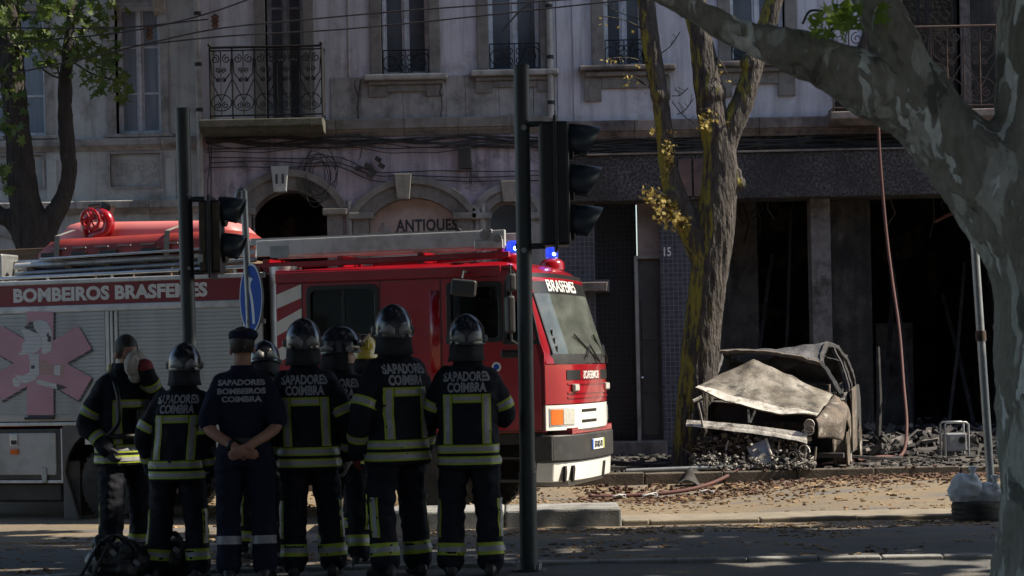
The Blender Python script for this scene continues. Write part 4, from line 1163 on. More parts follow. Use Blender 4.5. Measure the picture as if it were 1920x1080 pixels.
MB().tube(smooth_path([at(1505, 45, YP), at(1520, 20, YP), at(1560, 22, YP), at(1620, 10, YP)], 4), .006, 5).build('twig', 'bark_dark', t4); MB().tube(smooth_path([at(1560, 22, YP), at(1570, 40, YP), at(1555, 62, YP)], 4), .005, 5).build('twig', 'bark_dark', t4)
lf.build('leaves', 'leaf_sunlit', t4, kind='stuff')
cr = MB(); canopy(cr, 26000, (-4.5, 13.5, 3.0, 19.15, 6.6, 9.0), .40, 51)  # crown out of view, its volume sized to shade the group below
cr.build('crown', 'leaf_dark', t4, kind='stuff')
# plane tree added out of view on the right, to widen the shade
t5 = empty('plane_tree', (14, 10, 0), 'unseen plane tree added right of the street corner for its shade', 'tree')
mb = MB(); mb.tube(smooth_path([(14, 10, -.1), (14, 10, 2), (14.2, 10.2, 5), (14, 10.5, 8)], 4), [.45] * 5 + [.36] * 4 + [.2] * 4, 12)
mb.build('trunk', 'bark_plane', t5, smooth=True)
cr = MB(); canopy(cr, 12000, (12.5, 21, 3.0, 19.15, 6.6, 9.4), .42, 53)
cr.build('crown', 'leaf_dark', t5, kind='stuff')

# unseen tree and house row, added to cut sky light and shade the road
t6 = empty('plane_tree', (-9, 10, 0), 'unseen plane tree added left of the group for its shade', 'tree')
mb = MB(); mb.tube(smooth_path([(-9, 10, -.1), (-9, 10, 2), (-9.2, 10.2, 5), (-9, 10.5, 8)], 4), [.45] * 5 + [.36] * 4 + [.2] * 4, 12)
mb.build('trunk', 'bark_plane', t6, smooth=True)
cr = MB(); canopy(cr, 13000, (-15, -4.0, 3.0, 16.9, 6.4, 9.4), .42, 57); canopy(cr, 10000, (-7.5, 2.6, 16.4, 21.8, 6.7, 9.0), .40, 58)
cr.build('crown', 'leaf_dark', t6, kind='stuff')
opp = empty('sky_blocking_houses', (0, -12, 0), 'unseen row of grey houses added behind the camera to block sky light', 'building')
wins = []
for i in range(22):
    for z0, z1 in ((.9, 3.4), (5, 7.4), (8.6, 10.8), (12, 14)):
        x = -44 + i * 4.0; wins.append([(x, z0), (x + 1.3, z0), (x + 1.3, z1), (x, z1)])
plate([[(-50, -.3), (50, -.3), (50, 16), (-50, 16)]] + wins, .4, lambda u, v, w: (u, -12 - w, v)).build('wall', 'plaster_cream', opp)
for w_ in wins: MB().box(w_[0][0], w_[1][0], -12.3, -12.25, w_[0][1], w_[2][1]).build('pane', 'pane_dark', opp)
MB().box(-50, 50, -20, -12.4, 15.6, 16).build('roof', 'stone_grey', opp)
# ---------------------------------------------------------------- fire truck
TH = radians(17)
WY = 22.6
_w = at(812, 905, WY)
TZ = gz(_w.x, WY + .3) + .0
TD = Vector((cos(TH), -sin(TH), 0)); TL = Vector((sin(TH), cos(TH), 0))
TO = Vector((_w.x, WY, TZ)) + TL * 1.16
trk = empty('fire_truck', TO, 'red and white fire truck with a roof ladder and flashing blue beacons', 'fire truck', rz=-TH, local=True)
def TS(px, py, yl=-1.16):
    """photo pixel -> (x, z) on the lengthwise plane y = yl of the truck"""
    d = at(px, py, 1.0) - CP
    n = TL
    p0 = TO + TL * yl
    t = (p0 - CP).dot(n) / d.dot(n)
    P = CP + d * t - TO
    return P.dot(TD), P.z
def TFR(px, py, xl=1.6):
    d = at(px, py, 1.0) - CP
    p0 = TO + TD * xl
    t = (p0 - CP).dot(TD) / d.dot(TD)
    P = CP + d * t - TO
    return P.dot(TL), P.z
NY = -1.16
def tp(mb, name, m, parent=None, **k): return mb.build(name, m, parent or trk, **k)
sidefn = lambda y0, sgn=1: (lambda u, v, w: (u, y0 + sgn * w, v))
# wheels
def wheel(x, y, r, m_rim='steel', dual=False):
    s = -1 if y < 0 else 1
    wdt = .26
    t = MB().lathe([(r * .58, -wdt / 2), (r * .8, -wdt / 2 - .012), (r * .95, -wdt / 2 + .01), (r, -wdt / 2 + .045), (r, wdt / 2 - .045), (r * .95, wdt / 2 - .01), (r * .8, wdt / 2 + .012), (r * .58, wdt / 2)], (x, y, r), 'y', 36)
    wh = tp(t, 'wheel', 'rubber', smooth=35)
    tr = MB()
    for k in range(36):
        a = 2 * pi * k / 36
        tr.cbox((x + r * 1.0 * cos(a), y, r + r * 1.0 * sin(a)), (.022, wdt * .8, .045), Matrix.Rotation(-a, 3, 'Y'))
    tp(tr, 'tread', 'rubber', wh)
    ri = MB().lathe([(.02, s * .06), (r * .2, s * .07), (r * .22, s * .03), (r * .42, s * .0), (r * .52, s * .03), (r * .56, s * .12), (r * .6, s * .125), (r * .6, s * .08), (r * .5, -s * .05)], (x, y, r), 'y', 30)
    tp(ri, 'rim', m_rim, wh, smooth=35)
    hb = MB().lathe([(.0, s * .13), (r * .13, s * .12), (r * .17, s * .06), (r * .17, 0)], (x, y, r), 'y', 16); tp(hb, 'hub', 'steel', wh, smooth=35)
    for k in range(8):
        a = 2 * pi * k / 8
        MB().lathe([(.018, s * .085), (.02, s * .02)], (x + r * .3 * cos(a), y, r + r * .3 * sin(a)), 'y', 6).build('wheel_nut', 'steel', wh)
        MB().lathe([(.035, s * .022), (.036, s * .0)], (x + r * .44 * cos(a + .39), y + s * .006, r + r * .44 * sin(a + .39)), 'y', 10).build('rim_hole', 'trim_black', wh)
RX = TS(206, 912)[0]
wheel(0, NY + .17, .43); wheel(0, -NY - .17, .43)
wheel(RX, NY + .19, .44, 'truck_black'); wheel(RX, -NY - .19, .44, 'truck_black')
# chassis
ch = MB()
for y in (-.42, .36): ch.box(-6.2, 1.05, y, y + .07, .62, .84)
for x in (-5.6, -4.6, -3.2, -1.8, -.6, .7): ch.box(x, x + .1, -.35, .36, .66, .8)
ch.tube([(0, -1, .43), (0, 1, .43)], .07, 8); ch.tube([(RX, -1, .44), (RX, 1, .44)], .1, 8); ch.ball((RX, 0, .44), .2)
ch.box(-1.7, -.7, -1.05, -.45, .45, .95); ch.box(-1.6, 1.0, -.9, .9, .84, .97)
tp(ch, 'chassis', 'truck_black')
st = MB(); st.box(.55, 1.28, NY + .06, NY + .36, .42, .46); st.box(.55, 1.28, NY + .1, NY + .36, .68, .71); st.box(1.2, 1.3, NY + .05, NY + .4, .42, .98); st.box(.42, .5, NY + .08, NY + .4, .4, .98)
tp(st, 'cab_step', 'truck_black', bevel=.01)
mg = MB()
for s in (-1, 1):
    rows = []
    for k in range(13):
        a = pi * k / 12; rows.append([(.56 * cos(a), s * 1.14, .47 + .5 * sin(a)), (.56 * cos(a), s * .8, .47 + .5 * sin(a))])
    mg.grid(rows, (0, 0, -.012))
tp(mg, 'mudguard', 'truck_black', smooth=40)
# cab side panels with window openings
CB = TS(517, 560)[0]; RZ = TS(740, 499)[1]; FZ = TS(900, 812)[1]
wr = (*TS(579, 640), *TS(706, 536)); wf = (*TS(842, 640), *TS(938, 531))
wq = [TS(946, 642), TS(1010, 642), TS(985, 532), TS(948, 530)]
XS = 1.35; SL = .31
out = [(CB, FZ), (XS, FZ), (XS, 1.86), (XS - SL * (RZ - .12 - 1.84), RZ - .12), (XS - SL * (RZ - .1 - 1.84) - .06, RZ - .03), (CB, RZ)]
h1 = rect(wr[0], wr[2], wr[1], wr[3], .07); h2 = rect(wf[0], wf[2], wf[1], wf[3], .05)
for s, nm in ((-1, 'near'), (1, 'far')):
    y0 = NY if s < 0 else -NY
    sp_ = plate([out, h1, h2, wq], .06, sidefn(y0, -s), bevel=.012)
    sd = tp(sp_, 'cab_side', 'truck_red', smooth=30)
    for h in (h1, h2, wq):
        cx = sum(p[0] for p in h) / len(h); cz = sum(p[1] for p in h) / len(h)
        def grow(k): return [(cx + (p[0] - cx) * (1 + k / max(.2, abs(p[0] - cx))), cz + (p[1] - cz) * (1 + k / max(.2, abs(p[1] - cz)))) for p in h]
        plate([grow(.022), grow(-.03)], .04, sidefn(y0 + s * .012, -s), bevel=.006).build('window_seal', 'trim_black', sd)
        plate([grow(-.01)], .006, sidefn(y0 - s * .03, -s)).build('window_pane', 'side_glass', sd)
    # sliding bar in rear window
    xm = lerp(wr[0], wr[2], .5); MB().box(xm - .02, xm + .02, y0 - s * .02, y0 - s * .045, wr[1], wr[3]).build('window_bar', 'trim_black', sd)
    if s < 0:
        for q in (TS(826, 560)[0], TS(712, 560)[0], TS(566, 560)[0]):
            MB().box(q - .006, q + .006, y0 - .0025, y0 + .02, FZ + .02, RZ - .16).build('door_seam', 'trim_black', sd)
        MB().box(CB + .02, .8, y0 - .002, y0 + .02, RZ - .165, RZ - .155).build('door_seam', 'trim_black', sd)
        # front door edge ahead of the wheel
        MB().box(XS - .045, XS - .035, y0 - .0025, y0 + .02, FZ + .02, 1.84).build('door_seam', 'trim_black', sd)
        MB().box(TS(828, 600)[0], XS - .04, y0 - .0025, y0 + .02, FZ + .012, FZ + .022).build('door_seam', 'trim_black', sd)
        # handle
        hx, hz = TS(955, 664)
        MB().box(hx - .1, hx + .1, y0 - .012, y0 + .01, hz - .045, hz + .045).build('door_handle', 'trim_black', sd, bevel=.01)
        MB().tube([(hx - .07, y0 - .03, hz + .02), (hx + .16, y0 - .035, hz - .0)], .014, 6).build('door_handle', 'trim_black', sd)
        bx, bz = TS(931, 688)
        MB().lathe([(.0, -.003), (.055, -.003), (.055, .004), (.0, .004)], (bx, y0 - .002, bz), 'y', 20).build('badge', 'decal_white', sd)
        MB().lathe([(.0, -.006), (.033, -.006), (.033, .0)], (bx, y0 - .002, bz), 'y', 16).build('badge', 'sign_blue', sd)
        # pressed shoulder in the crew door
        px0, pz0 = TS(808, 700); px1, pz1 = TS(824, 545)
        rows = [[(lerp(px0, px1, t), y0 - .012 * sin(pi * t), z) for t in (0, .25, .5, .75, 1)] for z in (pz0, lerp(pz0, pz1, .5), pz1)]
        MB().grid(rows, (0, .015, 0)).build('pressing', 'truck_red', sd, smooth=True)
        # white slanted stripes at the rear of the cab
        a0, a1 = TS(517, 560)[0] + .01, TS(565, 560)[0]
        for (zl, zr, hh) in ((553, 533, 26), (604, 578, 26), (655, 628, 26), (706, 678, 26)):
            z0 = TS(517, zl + hh)[1]; z1 = TS(565, zr + hh)[1]; z2 = TS(565, zr)[1]; z3 = TS(517, zl)[1]
            MB().loft([[(a0, y, z0), (a1, y, z1), (a1, y, z2), (a0, y, z3)] for y in (y0 - .003, y0 + .01)]).build('stripe', 'decal_white', sd)
# roof and rear wall of the cab
def cc(y): q = abs(y) / 1.16; return .2 * q ** 5 + .06 * q * q
def xf(z): return 1.61 if z < 1.84 else 1.61 - (z - 1.84) * SL
YS = [-1.16 + 2.32 * k / 24 for k in range(25)]
rows = []
for x, z in ((CB, RZ - .05), (CB + .03, RZ - .012), (CB + .12, RZ), (-.9, RZ + .012), (0, RZ + .016), (.7, RZ + .008)):
    rows.append([(x, y * 1.0, z + .03 * (1 - (abs(y) / 1.16) ** 3) - .07 * max(0, (abs(y) - 1.05) / .11) ** 2) for y in YS])
for k in range(1, 7):
    t = k / 6; z = RZ + .008 - .2 * t ** 2.2
    rows.append([(lerp(.7, xf(RZ - .12) + .02, t ** .8) - cc(y) * t, y, z + .03 * (1 - (abs(y) / 1.16) ** 3) * (1 - t * .6) - .07 * max(0, (abs(y) - 1.05) / .11) ** 2 * (1 - t)) for y in YS])
tp(MB().grid(rows, (0, 0, -.03)), 'cab_roof', 'truck_red', smooth=50)
for s in (-1, 1): tp(MB().box(CB, .86, s * 1.16 - .021, s * 1.16 + .021, RZ - .155, RZ - .03), 'roof_rail', 'truck_red', bevel=.011, seg=3)
tp(MB().box(CB, CB + .04, NY + .06, -NY - .06, FZ, RZ - .03), 'cab_rear', 'truck_red')
tp(MB().box(CB + .04, 1.3, NY + .062, -NY - .062, FZ, FZ + .05), 'cab_floor', 'interior')
# front panels following the bow of the nose
def patch(z0, z1, off=0.0, ya=-1.16, yb=1.16, nz=4, ny=24, taper=0.0, thick=-.04, xfn=xf):
    rows = []
    for i in range(nz + 1):
        z = lerp(z0, z1, i / nz)
        rows.append([(xfn(z) + off - cc(lerp(ya, yb, j / ny)) - taper * (1 - i / nz), lerp(ya, yb, j / ny), z) for j in range(ny + 1)])
    return MB().grid(rows, (thick, 0, 0))
zz = lambda py: TFR(1075, py)[1]
zw0 = zz(683); zr0 = zz(757); zh0 = zz(806); zb1 = zz(815); zb0 = zz(864); zl0 = zz(903)
def FY(px, z, off=0.0):
    """y on the bowed nose that the photograph shows at column px"""
    lo, hi = -1.16, 1.16
    for _ in range(40):
        y = (lo + hi) / 2; P_ = TO + TD * (xf(z) + off - cc(y)) + TL * y + Vector((0, 0, z)) - CP
        q = 960 + FOC * P_.dot(RT) / P_.y
        if q < px: lo = y
        else: hi = y
    return (lo + hi) / 2
nose = tp(patch(zr0, zw0, 0, nz=6), 'nose_panel', 'truck_red', smooth=50)
for zc in (zz(720), zz(737), zz(746)):
    patch(zc - .008, zc + .008, .012, FY(1064, zc), 1.04, 1).build('rib', 'truck_red', nose, smooth=50)
pz = zz(703)
patch(pz - .055, pz + .055, .006, FY(1062, pz), FY(1139, pz), 1).build('grille_slot', 'trim_black', nose)
patch(pz - .052, pz + .052, .009, FY(1087, pz), FY(1124, pz), 1).build('name_panel', 'truck_red', nose)
ty0 = (FY(1089, pz) + FY(1122, pz)) / 2; tw0 = FY(1122, pz) - FY(1089, pz)
text_mb('BOMBEIROS', .125, lambda u, v, w: (xf(pz) + .011 - cc(ty0 + u) + w, ty0 + u, pz - .044 + v), bold=.0015, sx=tw0 / .78, mirror=True).build('lettering', 'decal_white', nose)
for pxx in (1078, 1135):
    z = zz(727); yy = FY(pxx, z)
    MB().cbox((xf(z) - cc(yy) + .012, yy, z), (.05, .17, .085)).build('marker_lamp', 'clear_lens', nose, bevel=.015)
hl = tp(patch(zh0, zr0 - .012, 0.0), 'headlamp_panel', 'truck_white', smooth=50)
hz = (zh0 + zr0) / 2
for s in (-1, 1):
    y0, y1, y2 = s * 1.12, s * -FY(1054, hz), s * -FY(1076, hz)
    a, b_ = sorted((y0, y1)); patch(hz - .085, hz + .085, .012, a, b_, 2, 8).build('indicator', 'orange_lens', hl, smooth=50)
    a, b_ = sorted((y1 - s * .01, y2)); patch(hz - .085, hz + .085, .012, a, b_, 2, 8).build('headlamp', 'clear_lens', hl, smooth=50)
    a, b_ = sorted((s * 1.13, y2 - s * .01)); patch(hz - .1, hz + .1, .006, a, b_, 2, 10).build('lamp_surround', 'locker_white', hl, smooth=50)
for q in (.3, -.3):
    patch(hz + q * .2 - .016, hz + q * .2 + .016, .004, FY(1091, hz), FY(1118, hz), 1).build('grille_slot', 'trim_black', hl)
bm = tp(patch(zb0, zb1, .07, -1.16, 1.16, 4, thick=-.14), 'bumper', 'truck_black', smooth=50, bevel=.012)
for s in (-1, 1): MB().box(1.05, 1.42, s * 1.16 - .02, s * 1.16 + .02, zb0, zb1).build('bumper_end', 'truck_black', bm, bevel=.015)
pz_ = TFR(1122, 829)[1]; py_ = FY(1121, pz_, .07)
pl = patch(pz_ - .06, pz_ + .06, .08, py_ - .26, py_ + .26, 1, 4, thick=-.015).build('number_plate', 'decal_white', bm)
patch(pz_ - .058, pz_ + .058, .0825, py_ - .26, py_ - .215, 1, 1, thick=-.008).build('plate_band', 'sign_blue', pl)
patch(pz_ - .058, pz_ + .058, .0825, py_ + .215, py_ + .26, 1, 1, thick=-.008).build('plate_band', 'hivis', pl)
text_mb('57-RO-71', .1, lambda u, v, w: (xf(1) + .082 - cc(py_ + u) + w, py_ + u, pz_ - .036 + v), bold=.003, sx=.85).build('plate_lettering', 'sign_letter', pl)
lw = tp(patch(zl0, zb0 - .01, .04, -1.13, 1.13, 5, taper=.015, thick=-.2), 'lower_bumper', 'truck_white', smooth=50, bevel=.012)
for pxx in (1062, 1077, 1133):
    z = (zl0 + zb0) / 2 - .02; yy = FY(pxx, z, .04)
    MB().loft([[(xf(1) + .04 - cc(yy) - d, yy - .09, z - .1), (xf(1) + .04 - cc(yy) - d, yy - .02, z - .1), (xf(1) + .04 - cc(yy) - d, yy + .06, z + .08), (xf(1) + .04 - cc(yy) - d, yy - .05, z + .08)] for d in (.02, -.004)]).build('air_slot', 'trim_black', lw)
tp(MB().box(.9, 1.5, -.8, .8, zl0 - .07, zl0 + .05), 'skid_plate', 'galvanised', bevel=.03)
tp(MB().box(1.35, 1.58, -.9, .9, zh0 - .05, zh0 + .02), 'nose_support', 'truck_red')
# windscreen and its black surround
zc0, zc1, zt0 = zw0 + .01, zw0 + .12, RZ - .12
cowl = tp(patch(zc0, zc1, -.012, nz=2), 'scuttle', 'truck_black', smooth=50)
band = TS(1000, 545, 0)[1]
zband = RZ - .35
tp(patch(zc1, zband, -.014, -1.08, 1.08, 6, thick=-.008), 'windscreen', 'windscreen', smooth=50)
vis = tp(patch(zband, RZ - .12, -.010, -1.14, 1.14, 2, thick=-.02), 'visor_band', 'trim_black', smooth=50)
tb0, tb1 = FY(1013, zband + .1), FY(1082, zband + .1)
text_mb('BRASFEMES', .2, lambda u, v, w: (xf(zband + .025 + v) - .008 - cc(u + (tb0 + tb1) / 2) + w, u + (tb0 + tb1) / 2, zband + .025 + v), bold=.003, sx=(tb1 - tb0) / 1.22).build('lettering', 'decal_white', vis)
for s in (-1, 1):
    pil = MB(); rows = []
    for i in range(7):
        z = lerp(zc0, RZ - .1, i / 6)
        rows.append([(xf(z) - .004 - cc(s * q), s * q, z) for q in (1.06, 1.1, 1.135, 1.16)])
    pil.grid(rows, (-.06, 0, 0)); tp(pil, 'pillar', 'truck_red', smooth=60)
    seal = MB().tube([(xf(z) - .004 - cc(1.07), s * 1.07, z) for z in [lerp(zc1, zband, i / 5) for i in range(6)]], .014, 6); tp(seal, 'windscreen_seal', 'trim_black')
for (y0, y1, z1) in ((-.35, .18, zc1 + .2), (.45, .85, zc1 + .2)):
    z = zc1 - .03
    MB().tube([(xf(z) + .02 - cc(y0), y0, z), (xf(zc1 + .1) + .015 - cc((y0 + y1) / 2), (y0 + y1) / 2, zc1 + .1), (xf(z1 - .28) + .02 - cc(y1), y1, z1 - .28)], .012, 5).build('wiper', 'trim_black', cowl)
    MB().tube([(xf(zc1 + .22) + .012 - cc(y0 - .2), y0 - .2, zc1 + .22), (xf(z1 - .3) + .02 - cc(y1 + .05), y1 + .05, z1 - .3)], .011, 4).build('wiper_blade', 'trim_black', cowl)
stk = MB()
for k, z in enumerate((zc1 + .06, zc1 + .15, zc1 + .24)): stk.cbox((xf(z) - .03 - cc(-.95), -.95, z), (.004, .09, .075), Matrix.Rotation(.3, 3, 'Z'))
tp(stk, 'sticker', 'decal_white')
# cab interior
it = tp(MB().box(.95, 1.4, -1.05, 1.05, FZ + .05, zc0 + .02), 'dashboard', 'interior', bevel=.05)
sw = MB(); c0 = Vector((.82, .55, zc0 + .16)); ring = []
for k in range(21):
    a = 2 * pi * k / 20; ring.append(c0 + Vector((.12 * cos(a) * .9, .21 * sin(a), .17 * cos(a))))
sw.tube(ring, .018, 6); sw.tube([c0, c0 + Vector((.25, 0, -.25))], .03, 6); sw.tube([ring[0], ring[10]], .014, 5); sw.tube([ring[5], ring[15]], .014, 5)
tp(sw, 'steering_wheel', 'interior')
for yy in (-.6, .6):
    for xx in (.05, -1.3):
        s_ = MB(); s_.box(xx - .25, xx + .25, yy - .27, yy + .27, FZ + .3, FZ + .48); s_.cbox((xx - .24, yy, FZ + .78), (.12, .5, .66), Matrix.Rotation(-.15, 3, 'Y')); s_.cbox((xx - .3, yy, FZ + 1.2), (.1, .28, .2))
        tp(s_, 'seat', 'interior_grey', bevel=.04)
dmb = MB()
for k in range(9): dmb.cbox((1.2, -.7 + .17 * k, zc0 + .05), (.1 + .04 * (k % 3), .09, .08 + .04 * ((k * 3) % 4)))
tp(MB().box(-1.7, 1.05, -NY - .085, -NY - .07, FZ + .06, 2.0), 'door_trim', 'interior_grey')
tp(dmb, 'dash_instruments', 'interior_grey', bevel=.015)
# mirrors
mx, mz = TS(866, 540, -1.42)
mr = tp(MB().cbox((mx + .02, -1.42, mz), (.30, .07, .19), Matrix.Rotation(.12, 3, 'Y')), 'wide_mirror', 'truck_black', bevel=.03, seg=3)
MB().tube([(mx, -1.42, mz + .1), (mx - .02, -1.3, RZ - .1), (mx - .02, -1.14, RZ - .1)], .016, 6).build('mirror_arm', 'trim_black', mr)
for (px, py, hh, yl) in ((956, 590, .42, -1.4), (958, 530, .2, -1.4)):
    mx, mz = TS(px, py, yl)
    m2 = tp(MB().cbox((mx, yl, mz), (.09, .2, hh), Matrix.Rotation(.5, 3, 'Z')), 'side_mirror', 'truck_black', bevel=.03, seg=3)
    MB().cbox((mx - .047, yl + .02, mz), (.004, .16, hh - .06), Matrix.Rotation(.5, 3, 'Z')).build('mirror_glass', 'plastic_grey', m2)
mx, mz = TS(958, 590, -1.4)
arm = MB().tube([(mx, -1.4, mz + .55), (mx, -1.4, mz - .3)], .014, 6)
arm.tube([(mx, -1.4, mz + .5), (1.05, -1.16, RZ - .16)], .014, 6); arm.tube([(mx, -1.4, mz - .28), (1.2, -1.16, 1.85)], .014, 6)
tp(arm, 'mirror_arm', 'trim_black')
# beacons
for (px, py, yl) in ((962, 472, -.78), (1035, 492, .62)):
    bx, bz = TS(px, py, yl); bz = RZ + .0
    base = tp(MB().lathe([(.15, -.05), (.15, .03), (.12, .07), (.08, .085)], (bx, yl, bz + .03), 'z', 24), 'beacon', 'truck_red', smooth=40)
    MB().lathe([(.07, .085), (.075, .1), (.075, .19), (.068, .215), (.04, .23)], (bx, yl, bz + .03), 'z', 24).build('beacon_lens', 'beacon_blue', base, smooth=40)
    MB().lathe([(.078, .09), (.078, .1)], (bx, yl, bz + .03), 'z', 24).build('beacon_collar', 'steel', base)
    MB().ball((bx + .045, yl - .062, bz + .17), .022, 10, 8).build('beacon_flash', 'beacon_core', base)
hx, hz_ = TS(1065, 500, .9)
tp(MB().lathe([(.05, -.06), (.06, .06), (.03, .07)], (.8, 1.0, RZ + .0), 'x', 14), 'roof_lamp', 'clear_lens', smooth=40)

# ------------------------------------------------ body with lockers
BX0, BX1 = -6.5, TS(490, 600)[0]
zT = TS(250, 519)[1]; zB1 = TS(250, 528)[1]; zB0 = TS(250, 568)[1]; zS1 = TS(250, 582)[1]; zS0 = TS(100, 790)[1]; zL1 = TS(80, 804)[1]; zL0 = TS(80, 897)[1]
tp(MB().box(BX0, BX1, NY + .05, -NY - .02, zS0 - .05, zT - .02), 'body_core', 'truck_black')
tp(MB().box(BX0, BX1, -NY - .02, -NY, zS0 - .3, zT), 'far_panel', 'truck_red')
tp(MB().box(BX0 - .02, BX0, NY, -NY, zS0 - .3, zT), 'rear_panel', 'truck_red')
tp(MB().box(BX0, BX1, NY - .004, NY + .06, zB1, zT), 'top_rail', 'aluminium', bevel=.012)
bd = tp(MB().box(BX0, BX1, NY + .004, NY + .06, zB0, zB1), 'name_band', 'truck_red_band')
cxb = TS(207, 548)[0]; zt0_ = TS(207, 559)[1]
tx0, tx1 = TS(25, 550)[0], TS(389, 545)[0]
tmb = text_mb('BOMBEIROS BRASFEMES', .24, lambda u, v, w: (u, NY + .003 - w, v), bold=.011, spacing=1.02)
us = [p[0] for p in tmb.v]; sc_ = (tx1 - tx0) / (max(us) - min(us)); u0 = min(us)
vs_ = [p[2] for p in tmb.v]; hv = (TS(207, 535)[1] - TS(207, 562)[1]) / (max(vs_) - min(vs_)); v0 = min(vs_)
zlo = TS(207, 562)[1]
tmb.v = [(tx0 + (p[0] - u0) * sc_, p[1], zlo + (p[2] - v0) * hv) for p in tmb.v]
tmb.build('lettering', 'decal_white', bd)
tp(MB().box(BX0, BX1, NY - .006, NY + .06, zS1, zB0), 'lower_rail', 'aluminium', bevel=.014)
# roller shutters, slat by slat
sx = [(TS(-120, 700)[0], TS(198, 690)[0]), (TS(223, 690)[0], TS(456, 690)[0])]
for i, (a, b_) in enumerate(sx):
    sh = tp(MB().box(a, b_, NY + .03, NY + .05, zS0, zS1), 'roller_shutter', 'truck_black')
    n = 26; hh = (zS1 - zS0 - .09) / n
    proto = None
    for k in range(n):
        z = zS0 + .09 + k * hh
        if proto is None:
            prof = [(NY + .03, 0), (NY + .009, .001), (NY + .008, hh * .5), (NY + .009, hh - .007), (NY + .015, hh - .0045), (NY + .015, hh), (NY + .03, hh)]
            ob = MB().loft([[(x, y, zz_) for y, zz_ in prof] for x in (a + .004, b_ - .004)]).build('slat', 'slat_metal', sh)
            proto = ob
        else:
            ob = bpy.data.objects.new('slat', proto.data); COL.objects.link(ob); ob.parent = sh
        ob.location = (0, 0, z)
    MB().box(a, b_, NY + .006, NY + .04, zS0, zS0 + .086).build('bottom_bar', 'locker_white', sh, bevel=.01)
    gx = lerp(a, b_, .56 if i == 0 else .5)
    if i == 0: gx = TS(74, 787)[0]
    MB().box(gx - .2, gx + .2, NY - .02, NY + .008, zS0 + .025, zS0 + .055).build('pull_handle', 'trim_black', sh, bevel=.008)
for (p0, p1) in ((199, 206), (208, 213), (216, 222), (457, 470)):
    tp(MB().box(TS(p0, 690)[0], TS(p1, 690)[0], NY + .0, NY + .05, zS0, zS1), 'shutter_guide', 'aluminium', bevel=.006)
tp(MB().box(TS(470, 600)[0], TS(490, 600)[0], NY + .02, NY + .06, zS0 - .4, zT), 'corner_panel', 'locker_white')
cl = TS(490, 500)[0]
tp(MB().lathe([(.19, zS0 - .3), (.19, TS(500, 500)[1])], (cl + .2, NY + .24, 0), 'z', 24), 'exhaust_stack', 'aluminium', smooth=40)
tp(MB().box(cl + .02, CB, -.9, .9, .9, 2.4), 'pump_bay', 'truck_black')
# rescue star printed over the first shutter: six arms, shadow, and the white figure with the helmet
def print_poly(name, m, pts, off, parent): 
    return plate([[TS(*p) for p in pts]], .004, sidefn(NY + .004 - off, -1)).build(name, m, parent)
def arm(ang, L=112, w=24, cx=77, cy=682, dx=0, dy=0):
    ca, sa = cos(ang), sin(ang); return [(cx + dx + ca * l - sa * q, cy + dy + (sa * l + ca * q) * (1.0)) for l, q in ((0, -w), (L * (.88), -w), (L * .88, w), (0, w))]
star = []
cx, cy, w, L = 76, 681, 25, 97
for k in range(6):
    a = -pi / 2 + k * pi / 3
    ca, sa = cos(a), sin(a)
    inn = w / math.sin(pi / 6) * .5 * 2 * .98
    a2 = a - pi / 6
    star.append((cx + inn * cos(a2), cy + inn * sin(a2)))
    for q in (-w, w): star.append((cx + ca * L - sa * q, cy + sa * L + ca * q))
stp = print_poly('rescue_star', 'emblem_shade', [(x + 1.6, y + 4) for x, y in star], .006, trk)
print_poly('star_face', 'emblem_pink', star, .009, stp)
Z4 = lambda pts: [(p[0] * 220 / 914, 560 + p[1] * 260 / 1080) for p in pts]
print_poly('figure_helmet', 'emblem_white', Z4([(265, 175), (320, 160), (370, 185), (402, 240), (412, 300), (405, 400), (360, 432), (328, 425), (330, 370), (328, 320), (300, 270), (275, 240), (258, 200)]), .012, stp)
print_poly('figure_visor', 'emblem_shade', Z4([(190, 230), (235, 180), (262, 180), (270, 235), (298, 270)]), .012, stp)
print_poly('figure_face', 'emblem_white', Z4([(165, 240), (195, 228), (300, 275), (326, 320), (326, 380), (280, 425), (215, 432), (140, 440), (175, 405), (180, 345), (198, 330), (190, 285)]), .012, stp)
print_poly('figure_mark', 'emblem_shade', Z4([(365, 285), (380, 262), (388, 290), (404, 295), (398, 340), (372, 330), (378, 305)]), .015, stp)
print_poly('figure_body', 'emblem_white', Z4([(225, 435), (310, 430), (305, 490), (310, 580), (270, 640), (190, 660), (150, 640), (120, 592), (180, 600), (235, 575), (238, 490)]), .012, stp)
print_poly('figure_foot', 'emblem_white', Z4([(100, 625), (125, 612), (170, 660), (150, 690), (108, 680)]), .012, stp)
print_poly('figure_sleeve', 'emblem_peach', Z4([(312, 480), (340, 478), (408, 515), (400, 590), (312, 585)]), .012, stp)
print_poly('figure_sleeve', 'emblem_peach', Z4([(415, 515), (508, 512), (492, 620), (470, 605), (415, 600)]), .011, stp)
print_poly('figure_case', 'emblem_white', Z4([(430, 520), (478, 518), (470, 600), (425, 590)]), .014, stp)
print_poly('figure_axe', 'emblem_white', Z4([(290, 630), (340, 640), (445, 665), (450, 705), (290, 665)]), .012, stp)
print_poly('figure_axe_head', 'emblem_shade', Z4([(443, 665), (480, 672), (525, 692), (470, 712), (448, 708)]), .013, stp)
print_poly('figure_button', 'emblem_shade', Z4([(245, 520), (272, 518), (275, 545), (248, 548)]), .014, stp)
jl = MB()                                # the slat joints run on through the print
hh_ = (zS1 - zS0 - .09) / 26
for k in range(26):
    z = zS0 + .09 + k * hh_; jl.box(TS(-5, 690)[0], TS(166, 690)[0], NY - .0125, NY - .0105, z - .003, z + .002)
jl.build('slat_joints', 'slat_metal', stp, kind='stuff')
